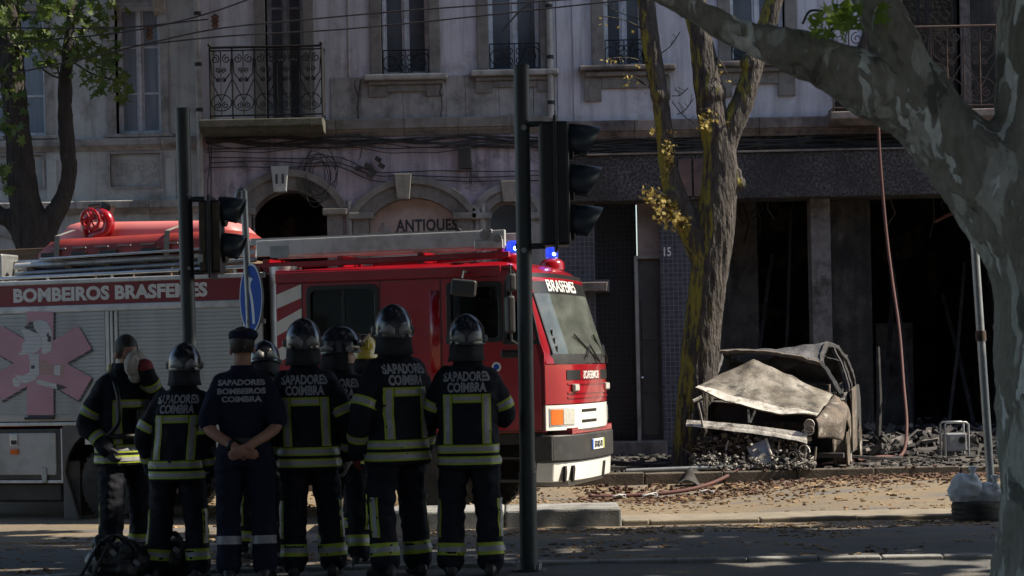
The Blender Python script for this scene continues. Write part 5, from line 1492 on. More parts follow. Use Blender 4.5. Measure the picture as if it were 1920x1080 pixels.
# lower lockers and skirt
tp(MB().box(BX0, BX1, NY + .002, NY + .05, zS0 - .055, zS0 - .01), 'skirt_rail', 'aluminium', bevel=.01)
lx1 = TS(114, 850)[0]; ax0, ax1 = TS(117, 850)[0], TS(330, 850)[0]
lk = tp(MB().box(BX0, lx1, NY + .02, NY + .6, zL0 - .02, zL1), 'locker', 'truck_black', bevel=.01)
ld = MB().box(BX0 + .1, lx1 - .07, NY + .008, NY + .03, zL0 + .04, zL1 - .05).build('locker_door', 'locker_white', lk, bevel=.012)
MB().box(BX0, lx1, NY + .012, NY + .03, zL0 - .06, zL0 - .022).build('locker_sill', 'aluminium', lk, bevel=.006)
MB().box(lx1 - .0, lx1 + .02, NY + .004, NY + .05, zL0 - .06, zL1).build('locker_edge', 'aluminium', lk)
ax, az = TS(26, 825); MB().box(ax - .055, ax + .055, NY - .004, NY + .02, az - .075, az + .075).build('latch', 'steel', lk, bevel=.008); MB().box(ax - .04, ax + .04, NY - .006, NY + .0, az - .055, az - .005).build('latch_well', 'trim_black', lk)
ax, az = TS(27, 847); MB().box(ax - .055, ax + .055, NY - .012, NY + .02, az - .033, az + .033).build('side_marker', 'orange_lens', lk, bevel=.008)
ax, az = TS(83, 890); MB().box(ax - .035, ax + .035, NY - .005, NY + .03, az - .1, az + .09).build('hinge', 'galvanised', lk, bevel=.008)
tp(MB().box(BX0, lx1 - .1, NY + .2, NY + .9, zL0 - .3, zL0 - .06), 'under_tray', 'truck_black', bevel=.03)
zA = zS0 - .055
pts = [(ax0, TS(117, 978)[1] + .03), (ax0 + .2, TS(117, 978)[1] + .03)]
for k in range(15):
    a = pi * k / 14; pts.append((RX - .60 * cos(a), .44 + .12 + .56 * sin(a)))
pts += [(ax1 - .2, .3), (ax1, .3), (ax1, zA), (ax0, zA)]
mat('arch_grey', (.10, .10, .10), (.075, .075, .074), scale=4, rough=.6, c3=(.16, .15, .135), s3=2, t3=.62)
tp(plate([pts], .04, sidefn(NY + .006, 1), bevel=.008), 'wheel_arch_panel', 'arch_grey')
MB_ = MB(); MB_.box(ax0 + .03, ax0 + .2, NY + .05, NY + .4, .03, .7); tp(MB_, 'mud_flap', 'rubber')
tp(MB().box(ax1 + .01, BX1, NY + .02, NY + .6, zL0 - .02, zA), 'locker', 'locker_white', bevel=.012)
tp(MB().box(BX0, BX1, NY + .1, -NY - .1, zT - .03, zT + .005), 'roof_deck', 'aluminium')
# ------------------------------------------------ roof load
def run(px0, py0, px1, py1, yl, r, m, name='roof_tube', **k):
    a = TS(px0, py0, yl); b_ = TS(px1, py1, yl)
    return tp(MB().tube([(a[0], yl, a[1]), (b_[0], yl, b_[1])], r, 8), name, m, smooth=50, **k)
run(-40, 525, 470, 500, -1.05, .028, 'steel', 'guard_rail')
for px in (90, 210, 345, 440):
    a = TS(px, 520 - (px) * .05, -1.05); tp(MB().tube([(a[0], -1.05, zT - .02), (a[0], -1.05, a[1])], .022, 6), 'rail_post', 'steel')
run(30, 500, 480, 474, -.85, .045, 'aluminium'); run(30, 514, 480, 487, -.95, .03, 'galvanised'); run(20, 506, 480, 484, -.6, .03, 'galvanised'); run(30, 492, 470, 470, -.7, .025, 'steel')
for k in range(6):
    px = 60 + 72 * k; a = TS(px, 512 - px * .05, -.9); tp(MB().box(a[0] - .045, a[0] + .045, -.95, .5, zT, a[1] + .05), 'cross_timber', 'brown_wood', bevel=.005)
a = TS(-5, 480, -.9); tp(MB().box(a[0] - .1, a[0] + .12, -1.0, -.6, zT, a[1] + .02), 'roof_box', 'galvanised', bevel=.02)
a = TS(50, 470, -.3); tp(MB().box(a[0] - .45, a[0] + .4, -.4, .5, zT, a[1] + .02), 'timber_stack', 'brown_wood', bevel=.01)
# basket stretcher
def basket(px0, py0, px1, py1, ya, yb, hgt, m, name, tilt=0.0):
    a = TS(px0, py0, ya); b_ = TS(px1, py1, ya); rings = []
    Ln = 16
    for i in range(Ln + 1):
        t = i / Ln; e = min(1, sin(pi * min(max(t, .0), 1)) * 3.2 + .02) ** .45
        x = lerp(a[0], b_[0], t); z0 = lerp(a[1], b_[1], t); hh = hgt * (.25 + .75 * e); yc = (ya + yb) / 2; hw = (yb - ya) / 2 * (.55 + .45 * e)
        rings.append([(x, yc - hw, z0), (x, yc - hw * .985, z0 + hh * .5), (x, yc - hw * .9, z0 + hh * .8), (x, yc - hw * .7, z0 + hh * .97), (x, yc, z0 + hh * 1.02), (x, yc + hw * .7, z0 + hh * .97), (x, yc + hw * .98, z0 + hh * .5), (x, yc + hw, z0)])
    return tp(MB().loft(rings), name, m, smooth=50)
bs = basket(62, 484, 470, 462, -.95, -.3, TS(200, 441, -.95)[1] - TS(200, 476, -.95)[1], 'red_stretcher', 'basket_stretcher')
for px, w in ((90, .1), (147, .1), (203, .12), (281, .12), (420, .12)):
    a = TS(px, 482 - px * .052, -.965); MB().box(a[0] - w, a[0] + w, -.975, -.95, a[1] - .03, a[1] + .02).build('hand_slot', 'trim_black', bs, bevel=.008)
for px in (110, 148, 190, 232, 276, 320):
    a = TS(px, 472 - px * .052, -.965); MB().box(a[0] - .09, a[0] + .09, -.97, -.94, a[1] - .008, a[1] + .008).build('rope_cleat', 'plastic_grey', bs)
for px in (106, 312):
    a = TS(px, 480 - px * .05, -.97); zt_ = TS(px, 446 - px * .05, -.97)[1] + .02
    MB().add([(a[0] - .035, -.985, a[1] - .12), (a[0] + .035, -.985, a[1] - .12), (a[0] + .045, -.96, zt_ - .03), (a[0] - .025, -.96, zt_ - .03), (a[0] + .08, -.62, zt_ + .06), (a[0] + .01, -.62, zt_ + .06)], [(0, 1, 2, 3), (3, 2, 4, 5)]).build('strap', 'strap', bs)
run(75, 486, 420, 464, -1.0, .018, 'steel', 'stretcher_rail')
basket(100, 452, 446, 448, -.2, .55, TS(300, 412, .1)[1] - TS(300, 449, .1)[1], 'pink_lid', 'roof_pod')
# water monitor
mx, mz = TS(178, 448, -.25); zt_ = zT
mo = tp(MB().tube([(mx, -.1, zt_), (mx, -.1, mz)], .06, 12), 'water_monitor', 'truck_black', smooth=40)
MB().tube(smooth_path([(mx - .05, -.25, mz), (mx + .05, -.25, mz + .05), (mx + .16, -.25, mz + .08), (mx + .2, -.25, mz + .2), (mx + .14, -.25, mz + .3), (mx + .05, -.2, mz + .33)], 5), .075, 12).build('monitor_pipe', 'truck_red', mo, smooth=40)
MB().tube(smooth_path([(mx - .1, -.25, mz + .02), (mx - .13, -.25, mz + .12), (mx - .1, -.25, mz + .24), (mx - .02, -.25, mz + .3)], 5), .06, 12).build('monitor_pipe', 'truck_red', mo, smooth=40)
hw_ = MB(); c0 = Vector((mx + .0, -.36, mz + .24))
hw_.tube([c0 + Vector((.12 * cos(a), -.02 * sin(a), .12 * sin(a))) for a in [2 * pi * k / 20 for k in range(21)]], .022, 7)
for k in range(3): a = pi * k / 3; hw_.tube([c0 + Vector((.12 * cos(a), 0, .12 * sin(a))), c0 - Vector((.12 * cos(a), 0, .12 * sin(a)))], .012, 5)
hw_.build('hand_wheel', 'truck_red', mo, smooth=40)
MB().cbox((mx + .15, -.2, mz + .38), (.16, .14, .14), Matrix.Rotation(.4, 3, 'Y')).build('nozzle', 'trim_black', mo, bevel=.03)
MB().tube([(mx - .1, -.2, mz + .42), (mx + .12, -.2, mz + .43)], .02, 6).build('handle_bar', 'trim_black', mo)
MB().lathe([(.08, -.04), (.085, .1), (.07, .12)], (mx - .05, -.3, mz - .1), 'z', 14).build('valve', 'truck_black', mo, smooth=40)
# ladder on its red cradle
yl0, yl1 = -.95, -.35
lad = None
for yl, dz in ((yl0, 0), (yl1, 0)):
    a = TS(482, 482, yl0); b_ = TS(948, 462, yl0)
    hgt = .19
    mbx = MB().loft([[(p[0], yl - .03, p[1] + dz), (p[0], yl + .03, p[1] + dz), (p[0], yl + .03, p[1] + hgt + dz), (p[0], yl - .03, p[1] + hgt + dz)] for p in (a, b_)])
    if lad is None: lad = tp(mbx, 'ladder', 'aluminium', bevel=.012)
    else: mbx.build('stile', 'aluminium', lad, bevel=.012)
for k in range(14):
    t = (k + .5) / 14; x = lerp(a[0], b_[0], t); z = lerp(a[1], b_[1], t) + .09
    MB().tube([(x, yl0, z), (x, yl1, z)], .017, 6).build('rung', 'steel', lad)
for yl in (yl0 + .1, yl1 - .1):
    a2 = TS(470, 462, yl); b2 = TS(905, 444, yl)
    MB().loft([[(p[0], yl - .02, p[1]), (p[0], yl + .02, p[1]), (p[0], yl + .02, p[1] + .09), (p[0], yl - .02, p[1] + .09)] for p in (a2, b2)]).build('upper_stile', 'steel', lad, bevel=.008)
p = TS(528, 474, yl0); MB().box(p[0] - .13, p[0] + .1, yl0 - .034, yl0 - .031, p[1] - .06, p[1] + .08).build('tread_plate', 'galvanised', lad)
p = TS(910, 447, yl0)
for dx, dz, r in ((0, .04, .055), (.16, -.01, .05), (.06, .07, .035)):
    MB().lathe([(r * .3, -.035), (r, -.03), (r, .03), (r * .3, .035)], (p[0] + dx, yl0 - .02, p[1] + dz), 'y', 16).build('roller', 'plastic_grey', lad, smooth=40)
MB().box(p[0] - .12, p[0] + .22, yl0 - .05, yl0 + .05, p[1] - .12, p[1] - .02).build('end_fitting', 'aluminium', lad, bevel=.01)
for px, py in ((845, 447), (580, 461), (655, 458), (745, 452), (868, 446)):
    q = TS(px, py, yl0 + .1); MB().box(q[0] - .04, q[0] + .04, yl0 + .06, yl0 + .12, q[1] - .03, q[1] + .045).build('ladder_block', 'galvanised', lad, bevel=.006)
p = TS(862, 444, yl0 + .1); MB().tube([(p[0] - .1, yl0 + .1, p[1]), (p[0], yl0 + .1, p[1] + .07), (p[0] + .1, yl0 + .1, p[1])], .035, 8).build('spool', 'trim_black', lad)
for (x0, y0, x1, y1, yl) in ((478, 500, 955, 477, -.95), (700, 497, 950, 478, -.4)):
    a2 = TS(x0, y0, yl); b2 = TS(x1, y1, yl)
    tp(MB().loft([[(p[0], yl - .03, p[1] - .035), (p[0], yl + .03, p[1] - .035), (p[0], yl + .03, p[1] + .035), (p[0], yl - .03, p[1] + .035)] for p in (a2, b2)]), 'ladder_cradle', 'truck_red', bevel=.008)
for px in (500, 640, 790, 940):
    a2 = TS(px, 492 - (px - 480) * .045, -.9); tp(MB().box(a2[0] - .03, a2[0] + .03, -.95, -.3, RZ - .02 if px > 520 else zT, a2[1] + .03), 'cradle_post', 'truck_red')
tp(MB().box(TS(478, 480, -.5)[0], TS(520, 480, -.5)[0], -1.0, .9, zT - .1, TS(480, 498, -.9)[1] - .02), 'roof_gap_box', 'truck_red_band')
# ---------------------------------------------------------------- people
# local frame of a figure: faces +Y, right hand at +X, feet on z = 0
TORSO = [(.76, .218, .165), (.82, .216, .165), (.95, .208, .156), (1.08, .2, .148), (1.2, .203, .145), (1.3, .208, .143), (1.385, .194, .132), (1.44, .15, .112), (1.475, .105, .095), (1.51, .085, .085)]
OFFI = [(.90, .168, .122), (.98, .165, .118), (1.06, .162, .115), (1.16, .176, .119), (1.28, .19, .124), (1.37, .18, .118), (1.43, .15, .1), (1.465, .09, .078), (1.49, .07, .07)]
def prof(tab, z):
    if z <= tab[0][0]: return tab[0][1:]
    for i in range(len(tab) - 1):
        if z <= tab[i + 1][0]:
            t = (z - tab[i][0]) / (tab[i + 1][0] - tab[i][0]); t = t * t * (3 - 2 * t) * .4 + t * .6
            return lerp(tab[i][1], tab[i + 1][1], t), lerp(tab[i][2], tab[i + 1][2], t)
    return tab[-1][1:]
def sup(a, b, th, n=2.6):
    c, s = cos(th), sin(th)
    return (a * abs(c) ** (2 / n) * (1 if c >= 0 else -1), b * abs(s) ** (2 / n) * (1 if s >= 0 else -1))

class Fig:
    def __init__(s, lean=0.0, bend=0.0, tab=TORSO):
        s.lean = lean; s.bend = bend; s.tab = tab
    def sp(s, p):
        """sway of the trunk: lean sideways and bend forward above the hips"""
        k = max(0.0, p[2] - .85)
        return Vector((p[0] + s.lean * k, p[1] + s.bend * k * k * 1.2 + s.bend * k * .3, p[2]))
    def surf(s, th, z):
        a, b = prof(s.tab, z); x, y = sup(a, b, th); return s.sp((x, y, z))

def capsule(mb, pts, rs, n=14):
    path = smooth_path(pts, 4); rad = []
    for i in range(len(rs) - 1):
        for k in range(4): rad.append(lerp(rs[i], rs[i + 1], k / 4))
    rad.append(rs[-1])
    mb.tube(path, rad, n)
    mb.ball(path[0], rs[0], 12, 8); mb.ball(path[-1], rs[-1], 12, 8)
    return path, rad

def hand(mb, wrist, dirv, palm, curl=.6, side=1, thick=1.0):
    """palm and five fingers; dirv along the fingers, palm the way the palm faces"""
    d = dirv.normalized(); n = (palm - d * palm.dot(d)).normalized(); w = d.cross(n) * side
    c = wrist + d * .045
    R = Matrix((w, d, n)).transposed()
    mb.ball(c, (.042 * thick, .055, .02 * thick), 12, 8, R)
    for i, (off, ln, r) in enumerate(((-.031, .072, .0095), (-.010, .082, .0100), (.011, .076, .0095), (.031, .058, .0085))):
        p = wrist + d * .085 + w * off; pts = [p - d * .03]; ang = .15
        q = p; pts.append(q)
        for k, f in enumerate((.45, .32, .26)):
            ang += curl * (.75 if k else .55); dd = d * cos(ang) + n * sin(ang); q = q + dd * ln * f; pts.append(q)
        mb.tube(pts, [r * thick, r * thick, r * .95 * thick, r * .88 * thick, r * .72 * thick], 8); mb.ball(pts[-1], r * .72 * thick, 8, 6)
    tb = wrist + d * .025 - w * .034
    p1 = tb + (d * .6 - w * .7 + n * .25).normalized() * .036; p2 = p1 + (d * .85 - w * .2 + n * .45).normalized() * .034
    mb.tube([tb + w * .012, tb, p1, p2], [.013 * thick, .0135 * thick, .011 * thick, .009 * thick], 8); mb.ball(p2, .009 * thick, 8, 6)

def helmet(parent, HM, style, mainm='helmet_black'):
    """rounded shell with a crest, rim, side plates, visor and nape curtain"""
    f = lambda p: HM @ Vector(p)
    def shell(th, ph, k=1.0):
        # ph 0 at crown, th 0 at the right, pi/2 to the front
        x = .126 * sin(ph) * cos(th); y = .160 * sin(ph) * sin(th) - .012; z = .152 * cos(ph)
        crest = max(0, 1 - abs(x) / .035) * .005 * max(0, cos(ph) + .25)
        return (x * k, y * k, z * k + crest + .012)
    rings = []
    for i in range(1, 11):
        ph = radians(9 * i + 2); rings.append([f(shell(2 * pi * k / 26, ph)) for k in range(26)])
    low = []
    for k in range(26):
        th = 2 * pi * k / 26; x, y, z = shell(th, radians(92)); drop = .045 + .02 * (-sin(th)) ; low.append(f((x * 1.0, y * 1.0, z - drop)))
    rings.append(low)
    rings.append([f((shell(2 * pi * k / 26, radians(92))[0] * .93, shell(2 * pi * k / 26, radians(92))[1] * .93, shell(2 * pi * k / 26, radians(92))[2] - .04)) for k in range(26)])
    mb = MB(); mb.loft(rings, caps=True)
    hl = mb.build('helmet', mainm, parent, smooth=55)
    rim = MB().tube([f((p_ := shell(2 * pi * k / 30, radians(92)))[0:1] and (p_[0] * 1.02, p_[1] * 1.02, p_[2] - .045 - .02 * (-sin(2 * pi * k / 30)))) for k in range(31)], .007, 6)
    rim.build('rim', mainm if style == 'yellow' else 'helmet_black', hl, smooth=True)
    if style != 'yellow':
        for s in (-1, 1):       # pale swept plates either side of the nape
            rows = []
            for t in (0, .33, .66, 1):
                th = (-pi / 2) + s * (lerp(.1, 1.05, t)); rows.append([])
                for q in (0, .5, 1):
                    hh = lerp(-.052, -.052 + lerp(.075, .016, abs(t - .35) * 1.5), q)
                    x, y, z = shell(th, radians(90), 1.025); rows[-1].append(f((x, y, .012 + hh + .012 * t)))
            MB().grid(rows, HM.to_3x3() @ Vector((0, -.001, -.001))).build('side_plate', 'helmet_grey', hl, smooth=True)
        for s in (-1, 1):
            MB().lathe([(.0, s * .02), (.026, s * .016), (.03, -s * .01)], f((s * .128, .03, -.01)), 'x', 14, HM.to_3x3()).build('visor_pivot', 'helmet_grey', hl, smooth=40)
    else:
        for xo in (-.05, .05):
            MB().tube([f((xo * (1 - .2 * abs(cos(a))), -.012 + .168 * cos(a) * .97, .012 + .158 * sin(a) * 1.0)) for a in [pi * k / 14 for k in range(15)]], .008, 6).build('shell_rib', mainm, hl, smooth=True)
    if style in ('visor_up',):
        rows = []
        for i in range(7):
            th = pi / 2 + (i / 6 - .5) * 2.0; rows.append([f((.15 * cos(th), .185 * sin(th) - .01, z)) for z in (.085, .05, .02)])
            rows[-1][0] = f((.14 * cos(th), .235 * sin(th) - .01, .105))
        MB().grid(rows, HM.to_3x3() @ Vector((0, 0, .006))).build('visor', 'helmet_black', hl, smooth=True)
    else:
        rows = []
        for i in range(9):
            th = pi / 2 + (i / 8 - .5) * 2.2; rows.append([f((.138 * cos(th), .176 * sin(th) - .012, z)) for z in (.05, 0, -.05)])
        MB().grid(rows, HM.to_3x3() @ Vector((0, -.004, 0))).build('visor', 'helmet_black', hl, smooth=True)
    if style != 'bare':
        rows = []
        for i in range(13):
            th = -pi / 2 + (i / 12 - .5) * 3.6
            fl = 1 + .06 * sin(i * 2.1); rows.append([f((.118 * cos(th) * k * (fl if j else 1), (.145 * sin(th) - .012) * k * (fl if j else 1), z)) for j, (k, z) in enumerate(((1.0, -.03), (1.0, -.075), (1.02, -.12), (1.1, -.17)))])
        MB().grid(rows, HM.to_3x3() @ Vector((0, .006, 0))).build('nape_curtain', 'neck_cloth', hl, smooth=True)
    return hl

def person(px, py_feet, Y, label, yaw=0.0, h=1.0, kind='fire', arms=None, feet=((-.115, 0, 0), (.115, 0, 0)), head=(0, 0), lean=0.0, bend=0.0,
           helm='std', lettering=True, gloves='glove', voxel=.013, seed=0.0, stripe=True, helm_mat='helmet_black'):
    g = at(px, py_feet, Y)
    gx = g.x
    base = Vector((gx, Y, gz(gx, Y)))
    off = kind == 'officer'
    F = Fig(lean, bend, OFFI if off else TORSO)
    arms = arms or {}
    AR = {}
    for s, nm in ((-1, 'L'), (1, 'R')):
        a = arms.get(nm)
        sh = F.sp((s * (.165 if not off else .16), 0, 1.375))
        if a is None: a = ((s * .275, -.02, 1.09), (s * .285, .07, .83))
        k_ = .865
        a = [(a[0][0] * k_, a[0][1], a[0][2]), (a[1][0] * (k_ if abs(a[1][0]) > .12 else 1), a[1][1], a[1][2])] + list(a[2:])
        AR[nm] = (sh, Vector(a[0]), Vector(a[1]), Vector(a[2]) if len(a) > 2 else None, a[3] if len(a) > 3 else .6, Vector(a[4]) if len(a) > 4 else None)
    hc = F.sp((0, .015, 1.625)) ; 
    HM = Matrix.Translation(hc) @ Matrix.Rotation(head[0], 4, 'Z') @ Matrix.Rotation(head[1], 4, 'X')
    # ---- body, one continuous skin
    mb = MB()
    th_n = 20
    mb.loft([[F.sp((.82 * sup(*prof(F.tab, z), 2 * pi * k / th_n)[0], .8 * sup(*prof(F.tab, z), 2 * pi * k / th_n)[1], z)) for k in range(th_n)] for z in (.86, .95, 1.05, 1.2, 1.32, 1.4, 1.44)])
    capsule(mb, [F.sp((0, -.005, 1.36)), F.sp((0, .0, 1.46)), hc + Vector((0, -.01, -.07))], [.075, .062, .06])
    Rh = HM.to_3x3()
    mb.ball(HM @ Vector((0, -.005, .025)), (.078, .098, .105), 16, 12, Rh)
    mb.ball(HM @ Vector((0, .03, -.055)), (.060, .066, .078), 14, 10, Rh)
    mb.ball(HM @ Vector((0, .098, -.03)), (.014, .022, .026), 8, 6, Rh)
    mb.ball(HM @ Vector((0, .075, .02)), (.062, .022, .014), 10, 6, Rh)
    mb.ball(HM @ Vector((0, .085, -.078)), (.026, .014, .012), 8, 6, Rh)
    mb.ball(HM @ Vector((0, .08, -.115)), (.026, .022, .022), 8, 6, Rh)
    for s in (-1, 1): mb.ball(HM @ Vector((s * .08, -.008, -.02)), (.011, .024, .034), 8, 6, Rh)
    legs = []
    for i, s in enumerate((-1, 1)):
        fx_, fy_, tw = feet[i]
        hip = Vector((s * .095, 0, .88)); ank = Vector((fx_, fy_ - .02, .10)); kn = hip.lerp(ank, .5) + Vector((s * .01, .03 + abs(fy_) * .12, .01))
        legs.append((hip, kn, ank, tw)); capsule(mb, [hip, kn, ank, ank + Vector((0, .01, -.05))], [.085, .055, .045, .045], 12)
        mb.ball(ank + Vector((sin(-tw) * .06, .06, -.055)), (.04, .1, .03), 10, 8)
    for nm, s in (('L', -1), ('R', 1)):
        sh, el, wr, hd, curl, palm = AR[nm]
        capsule(mb, [sh, el, wr], [.058, .045, .031], 12)
        d = hd if hd is not None else (wr - el); pm = palm if palm is not None else Vector((-s, 0, 0))
        hand(mb, wr, d, pm, curl, -s)
    me = remesh(mb, .0065 if voxel < .01 else .012, 2)
    me.materials.append(MATS['skin'])
    ob = link('person', me, None, None, label, 'person', 'firefighters standing in the street', smooth=True)
    ob.location = base; ob.rotation_euler = (0, 0, yaw); ob.scale = (h, h, h)
    P = ob
    for s in (-1, 1):
        MB().ball(HM @ Vector((s * .03, .078, .002)), .0125, 8, 6).build('eye', 'eye_white', P, smooth=True)
    # hair cap
    if helm in ('none', 'beret'):
        hm = MB(); hm.ball(HM @ Vector((0, -.016, .035)), (.087, .105, .11), 18, 12, Rh)
        me = remesh(hm, .012, 1, wr=.003, wf=30)
        bm = bmesh.new(); bm.from_mesh(me); inv = HM.inverted()
        kill = [v for v in bm.verts if ((inv @ v.co).y > .055 and (inv @ v.co).z < .075) or (inv @ v.co).z < -.045]
        bmesh.ops.delete(bm, geom=kill, context='VERTS'); bm.to_mesh(me); bm.free()
        link('hair', me, 'hair', P, smooth=True)
    # ---- trousers
    tr = MB(); tz = .80 if not off else .86
    pr = [(.82, .155, .125), (.9, .172, .132), (1.0, .172, .125)] if not off else [(.80, .155, .125), (.88, .168, .13), (.98, .17, .123)]
    tr.loft([[Vector((*sup(a, b_, 2 * pi * k / 20), z)) for k in range(20)] for z, a, b_ in pr])
    legpath = []
    for i, (hip, kn, ank, tw) in enumerate(legs):
        rr_ = [.106, .1, .09, .085, .092] if not off else [.108, .098, .082, .08, .085]
        pth = [hip + Vector((0, 0, .0)), hip.lerp(kn, .55), kn, kn.lerp(ank, .55), ank + Vector((0, .005, .02))]
        legpath.append(capsule(tr, pth, rr_, 16))
    me = remesh(tr, .014, 3, wr=.015 if not off else .011, wf=10, seed=seed + 3)
    bvt = bvh_of(me)
    tro = link('trousers', me, 'uniform' if off else 'turnout', P, smooth=True)
    # ---- boots
    for (hip, kn, ank, tw) in legs:
        bt = MB(); R = Matrix.Rotation(tw, 3, 'Z')
        rings = []
        for y, w, hgt in ((-.095, .02, .05), (-.085, .036, .085), (-.04, .043, .1), (.02, .044, .1), (.08, .048, .075), (.14, .048, .06), (.18, .036, .05), (.195, .015, .035)):
            rings.append([ank + R @ Vector((w * cos(q), y, 0)) + Vector((0, 0, -.1 + (hgt * (.5 + .5 * sin(q)) if sin(q) > -.5 else 0))) for q in [2 * pi * k / 14 for k in range(14)]])
        bt.loft(rings)
        bt.tube([ank + Vector((0, -.02, -.05)), ank + Vector((0, -.01, .1))], [.055, .06], 14)
        link('boot', remesh(bt, .012, 2), 'boot', P, smooth=True)
    # ---- jacket / shirt with sleeves
    jk = MB()
    zs = [r[0] for r in F.tab]; dense = []
    for i in range(len(zs) - 1): dense += [zs[i], (zs[i] + zs[i + 1]) / 2]
    dense.append(zs[-1])
    jk.loft([[F.surf(2 * pi * k / 28, z) for k in range(28)] for z in dense])
    sleeves = {}
    for nm, s in (('L', -1), ('R', 1)):
        sh, el, wr = AR[nm][:3]
        if off:
            e2 = sh.lerp(el, .92); sleeves[nm] = capsule(jk, [sh + Vector((-s * .03, 0, .0)), sh.lerp(el, .5), e2], [.08, .071, .068], 16)
        else:
            sleeves[nm] = capsule(jk, [sh + Vector((-s * .03, 0, .005)), sh.lerp(el, .45), el, el.lerp(wr, .55), wr], [.088, .078, .071, .064, .06], 16)
    me = remesh(jk, .0135, 3, wr=.014 if not off else .009, wf=8 if not off else 10, seed=seed)
    bvj = bvh_of(me)
    jac = link('shirt' if off else 'jacket', me, 'uniform' if off else 'turnout', P, smooth=True)
    def onto(bv, p, centre, lift):
        d = (p - centre); L_ = d.length; d.normalize()
        hit = bv.ray_cast(p + d * .05, -d, .14)
        q = hit[0] if hit[0] is not None else p
        return q + d * lift
    def back_pt(x, z, lift):
        c = F.sp((x, 0, z)); hit = bvj.ray_cast(c + Vector((0, -.4, 0)), Vector((0, 1, 0)), .5)
        y = hit[0].y if hit[0] is not None else c.y - prof(F.tab, z)[1]
        y2 = c.y - prof(F.tab, z)[1] * max(0.0, 1 - (abs(x) / prof(F.tab, z)[0]) ** 2.6) ** (1 / 2.6)
        if y < y2 - .035: y = y2 - .012
        return Vector((c.x, y - lift, c.z))
    def band_ring(z0, z1, m, lift, a0=0, a1=2 * pi, n=48, name='reflective_band', parent=None):
        rows = []
        for i in range(n + 1):
            th = a0 + (a1 - a0) * i / n
            rows.append([onto(bvj, F.surf(th, z), F.sp((0, 0, z)), lift) for z in (z0, (z0 + z1) / 2, z1)])
        return MB().grid(rows).build(name, m, parent or jac, smooth=True)
    def limb_ring(bv, path, rad, t, wdt, m, lift, parent, name='reflective_band'):
        # t along the path
        n = len(path) - 1; rows = [[] for _ in range(25)]
        for q in (-wdt / 2, 0, wdt / 2):
            tl = sum((path[i + 1] - path[i]).length for i in range(n)); want = t * tl + q; acc = 0
            for i in range(n):
                L_ = (path[i + 1] - path[i]).length
                if acc + L_ >= want or i == n - 1: break
                acc += L_
            u = (want - acc) / L_; c = path[i].lerp(path[i + 1], u); d = (path[i + 1] - path[i]).normalized(); r = lerp(rad[i], rad[i + 1], u)
            e1 = d.orthogonal().normalized() if abs(d.x) > .9 else d.cross(Vector((1, 0, 0))).normalized(); e2 = d.cross(e1)
            for k in range(25):
                a = 2 * pi * k / 24; dv = e1 * cos(a) + e2 * sin(a)
                hit = bv.ray_cast(c + dv * (r + .035), -dv, .1); p = hit[0] if hit[0] is not None else c + dv * r
                rows[k].append(p + dv * lift)
        return MB().grid(rows).build(name, m, parent, smooth=True)
    if not off:
        for zc in (.815, .895):
            bn = band_ring(zc - .029, zc + .029, 'hivis', .004)
            band_ring(zc - .015, zc + .015, 'silver_tape', .0065, name='silver_tape', parent=bn)
        def strip(x0, x1, z0, z1, m, lift, name, parent=None, nx=3, nz=10):
            return MB().grid([[back_pt(lerp(x0, x1, j / nx), lerp(z0, z1, i / nz), lift) for j in range(nx + 1)] for i in range(nz + 1)]).build(name, m, parent or jac, smooth=True)
        for s in (-1, 1):
            a = s * .135
            bn = strip(a - .031, a + .031, .93, 1.275, 'hivis', .0045, 'reflective_strip'); strip(a - .018, a + .018, .935, 1.265, 'silver_tape', .007, 'silver_tape', bn)
        bn = strip(-.10, .10, 1.215, 1.275, 'hivis', .0048, 'reflective_strip', nx=12, nz=3); strip(-.095, .095, 1.231, 1.259, 'silver_tape', .0072, 'silver_tape', bn, nx=12, nz=2)
        # chest side
        def front_pt(x, z, lift):
            c = F.sp((x, 0, z)); hit = bvj.ray_cast(c + Vector((0, .4, 0)), Vector((0, -1, 0)), .5)
            y2 = c.y + prof(F.tab, z)[1] * max(0.0, 1 - (abs(x) / prof(F.tab, z)[0]) ** 2.6) ** (1 / 2.6)
            y = hit[0].y if hit[0] is not None else y2
            if y > y2 + .035: y = y2 + .012
            return Vector((c.x, y + lift, c.z))
        for s in (-1, 1):
            a = s * .12
            bn = MB().grid([[front_pt(lerp(a - .034, a + .034, j / 3), lerp(.93, 1.27, i / 10), .0045) for j in range(4)] for i in range(11)]).build('reflective_strip', 'hivis', jac, smooth=True)
            MB().grid([[front_pt(lerp(a - .017, a + .017, j / 3), lerp(.935, 1.26, i / 10), .007) for j in range(4)] for i in range(11)]).build('silver_tape', 'silver_tape', bn, smooth=True)
        bn = MB().grid([[front_pt(lerp(-.15, .15, j / 12), z, .005) for j in range(13)] for z in (1.21, 1.24, 1.27)]).build('reflective_strip', 'hivis', jac, smooth=True)
        MB().grid([[front_pt(lerp(-.15, .15, j / 12), z, .0075) for j in range(13)] for z in (1.226, 1.24, 1.254)]).build('silver_tape', 'silver_tape', bn, smooth=True)
        for nm in ('L', 'R'):
            for t in (.40, .82):
                bn = limb_ring(bvj, *sleeves[nm], t, .062, 'hivis', .004, jac); limb_ring(bvj, *sleeves[nm], t, .03, 'silver_tape', .0065, bn, 'silver_tape')
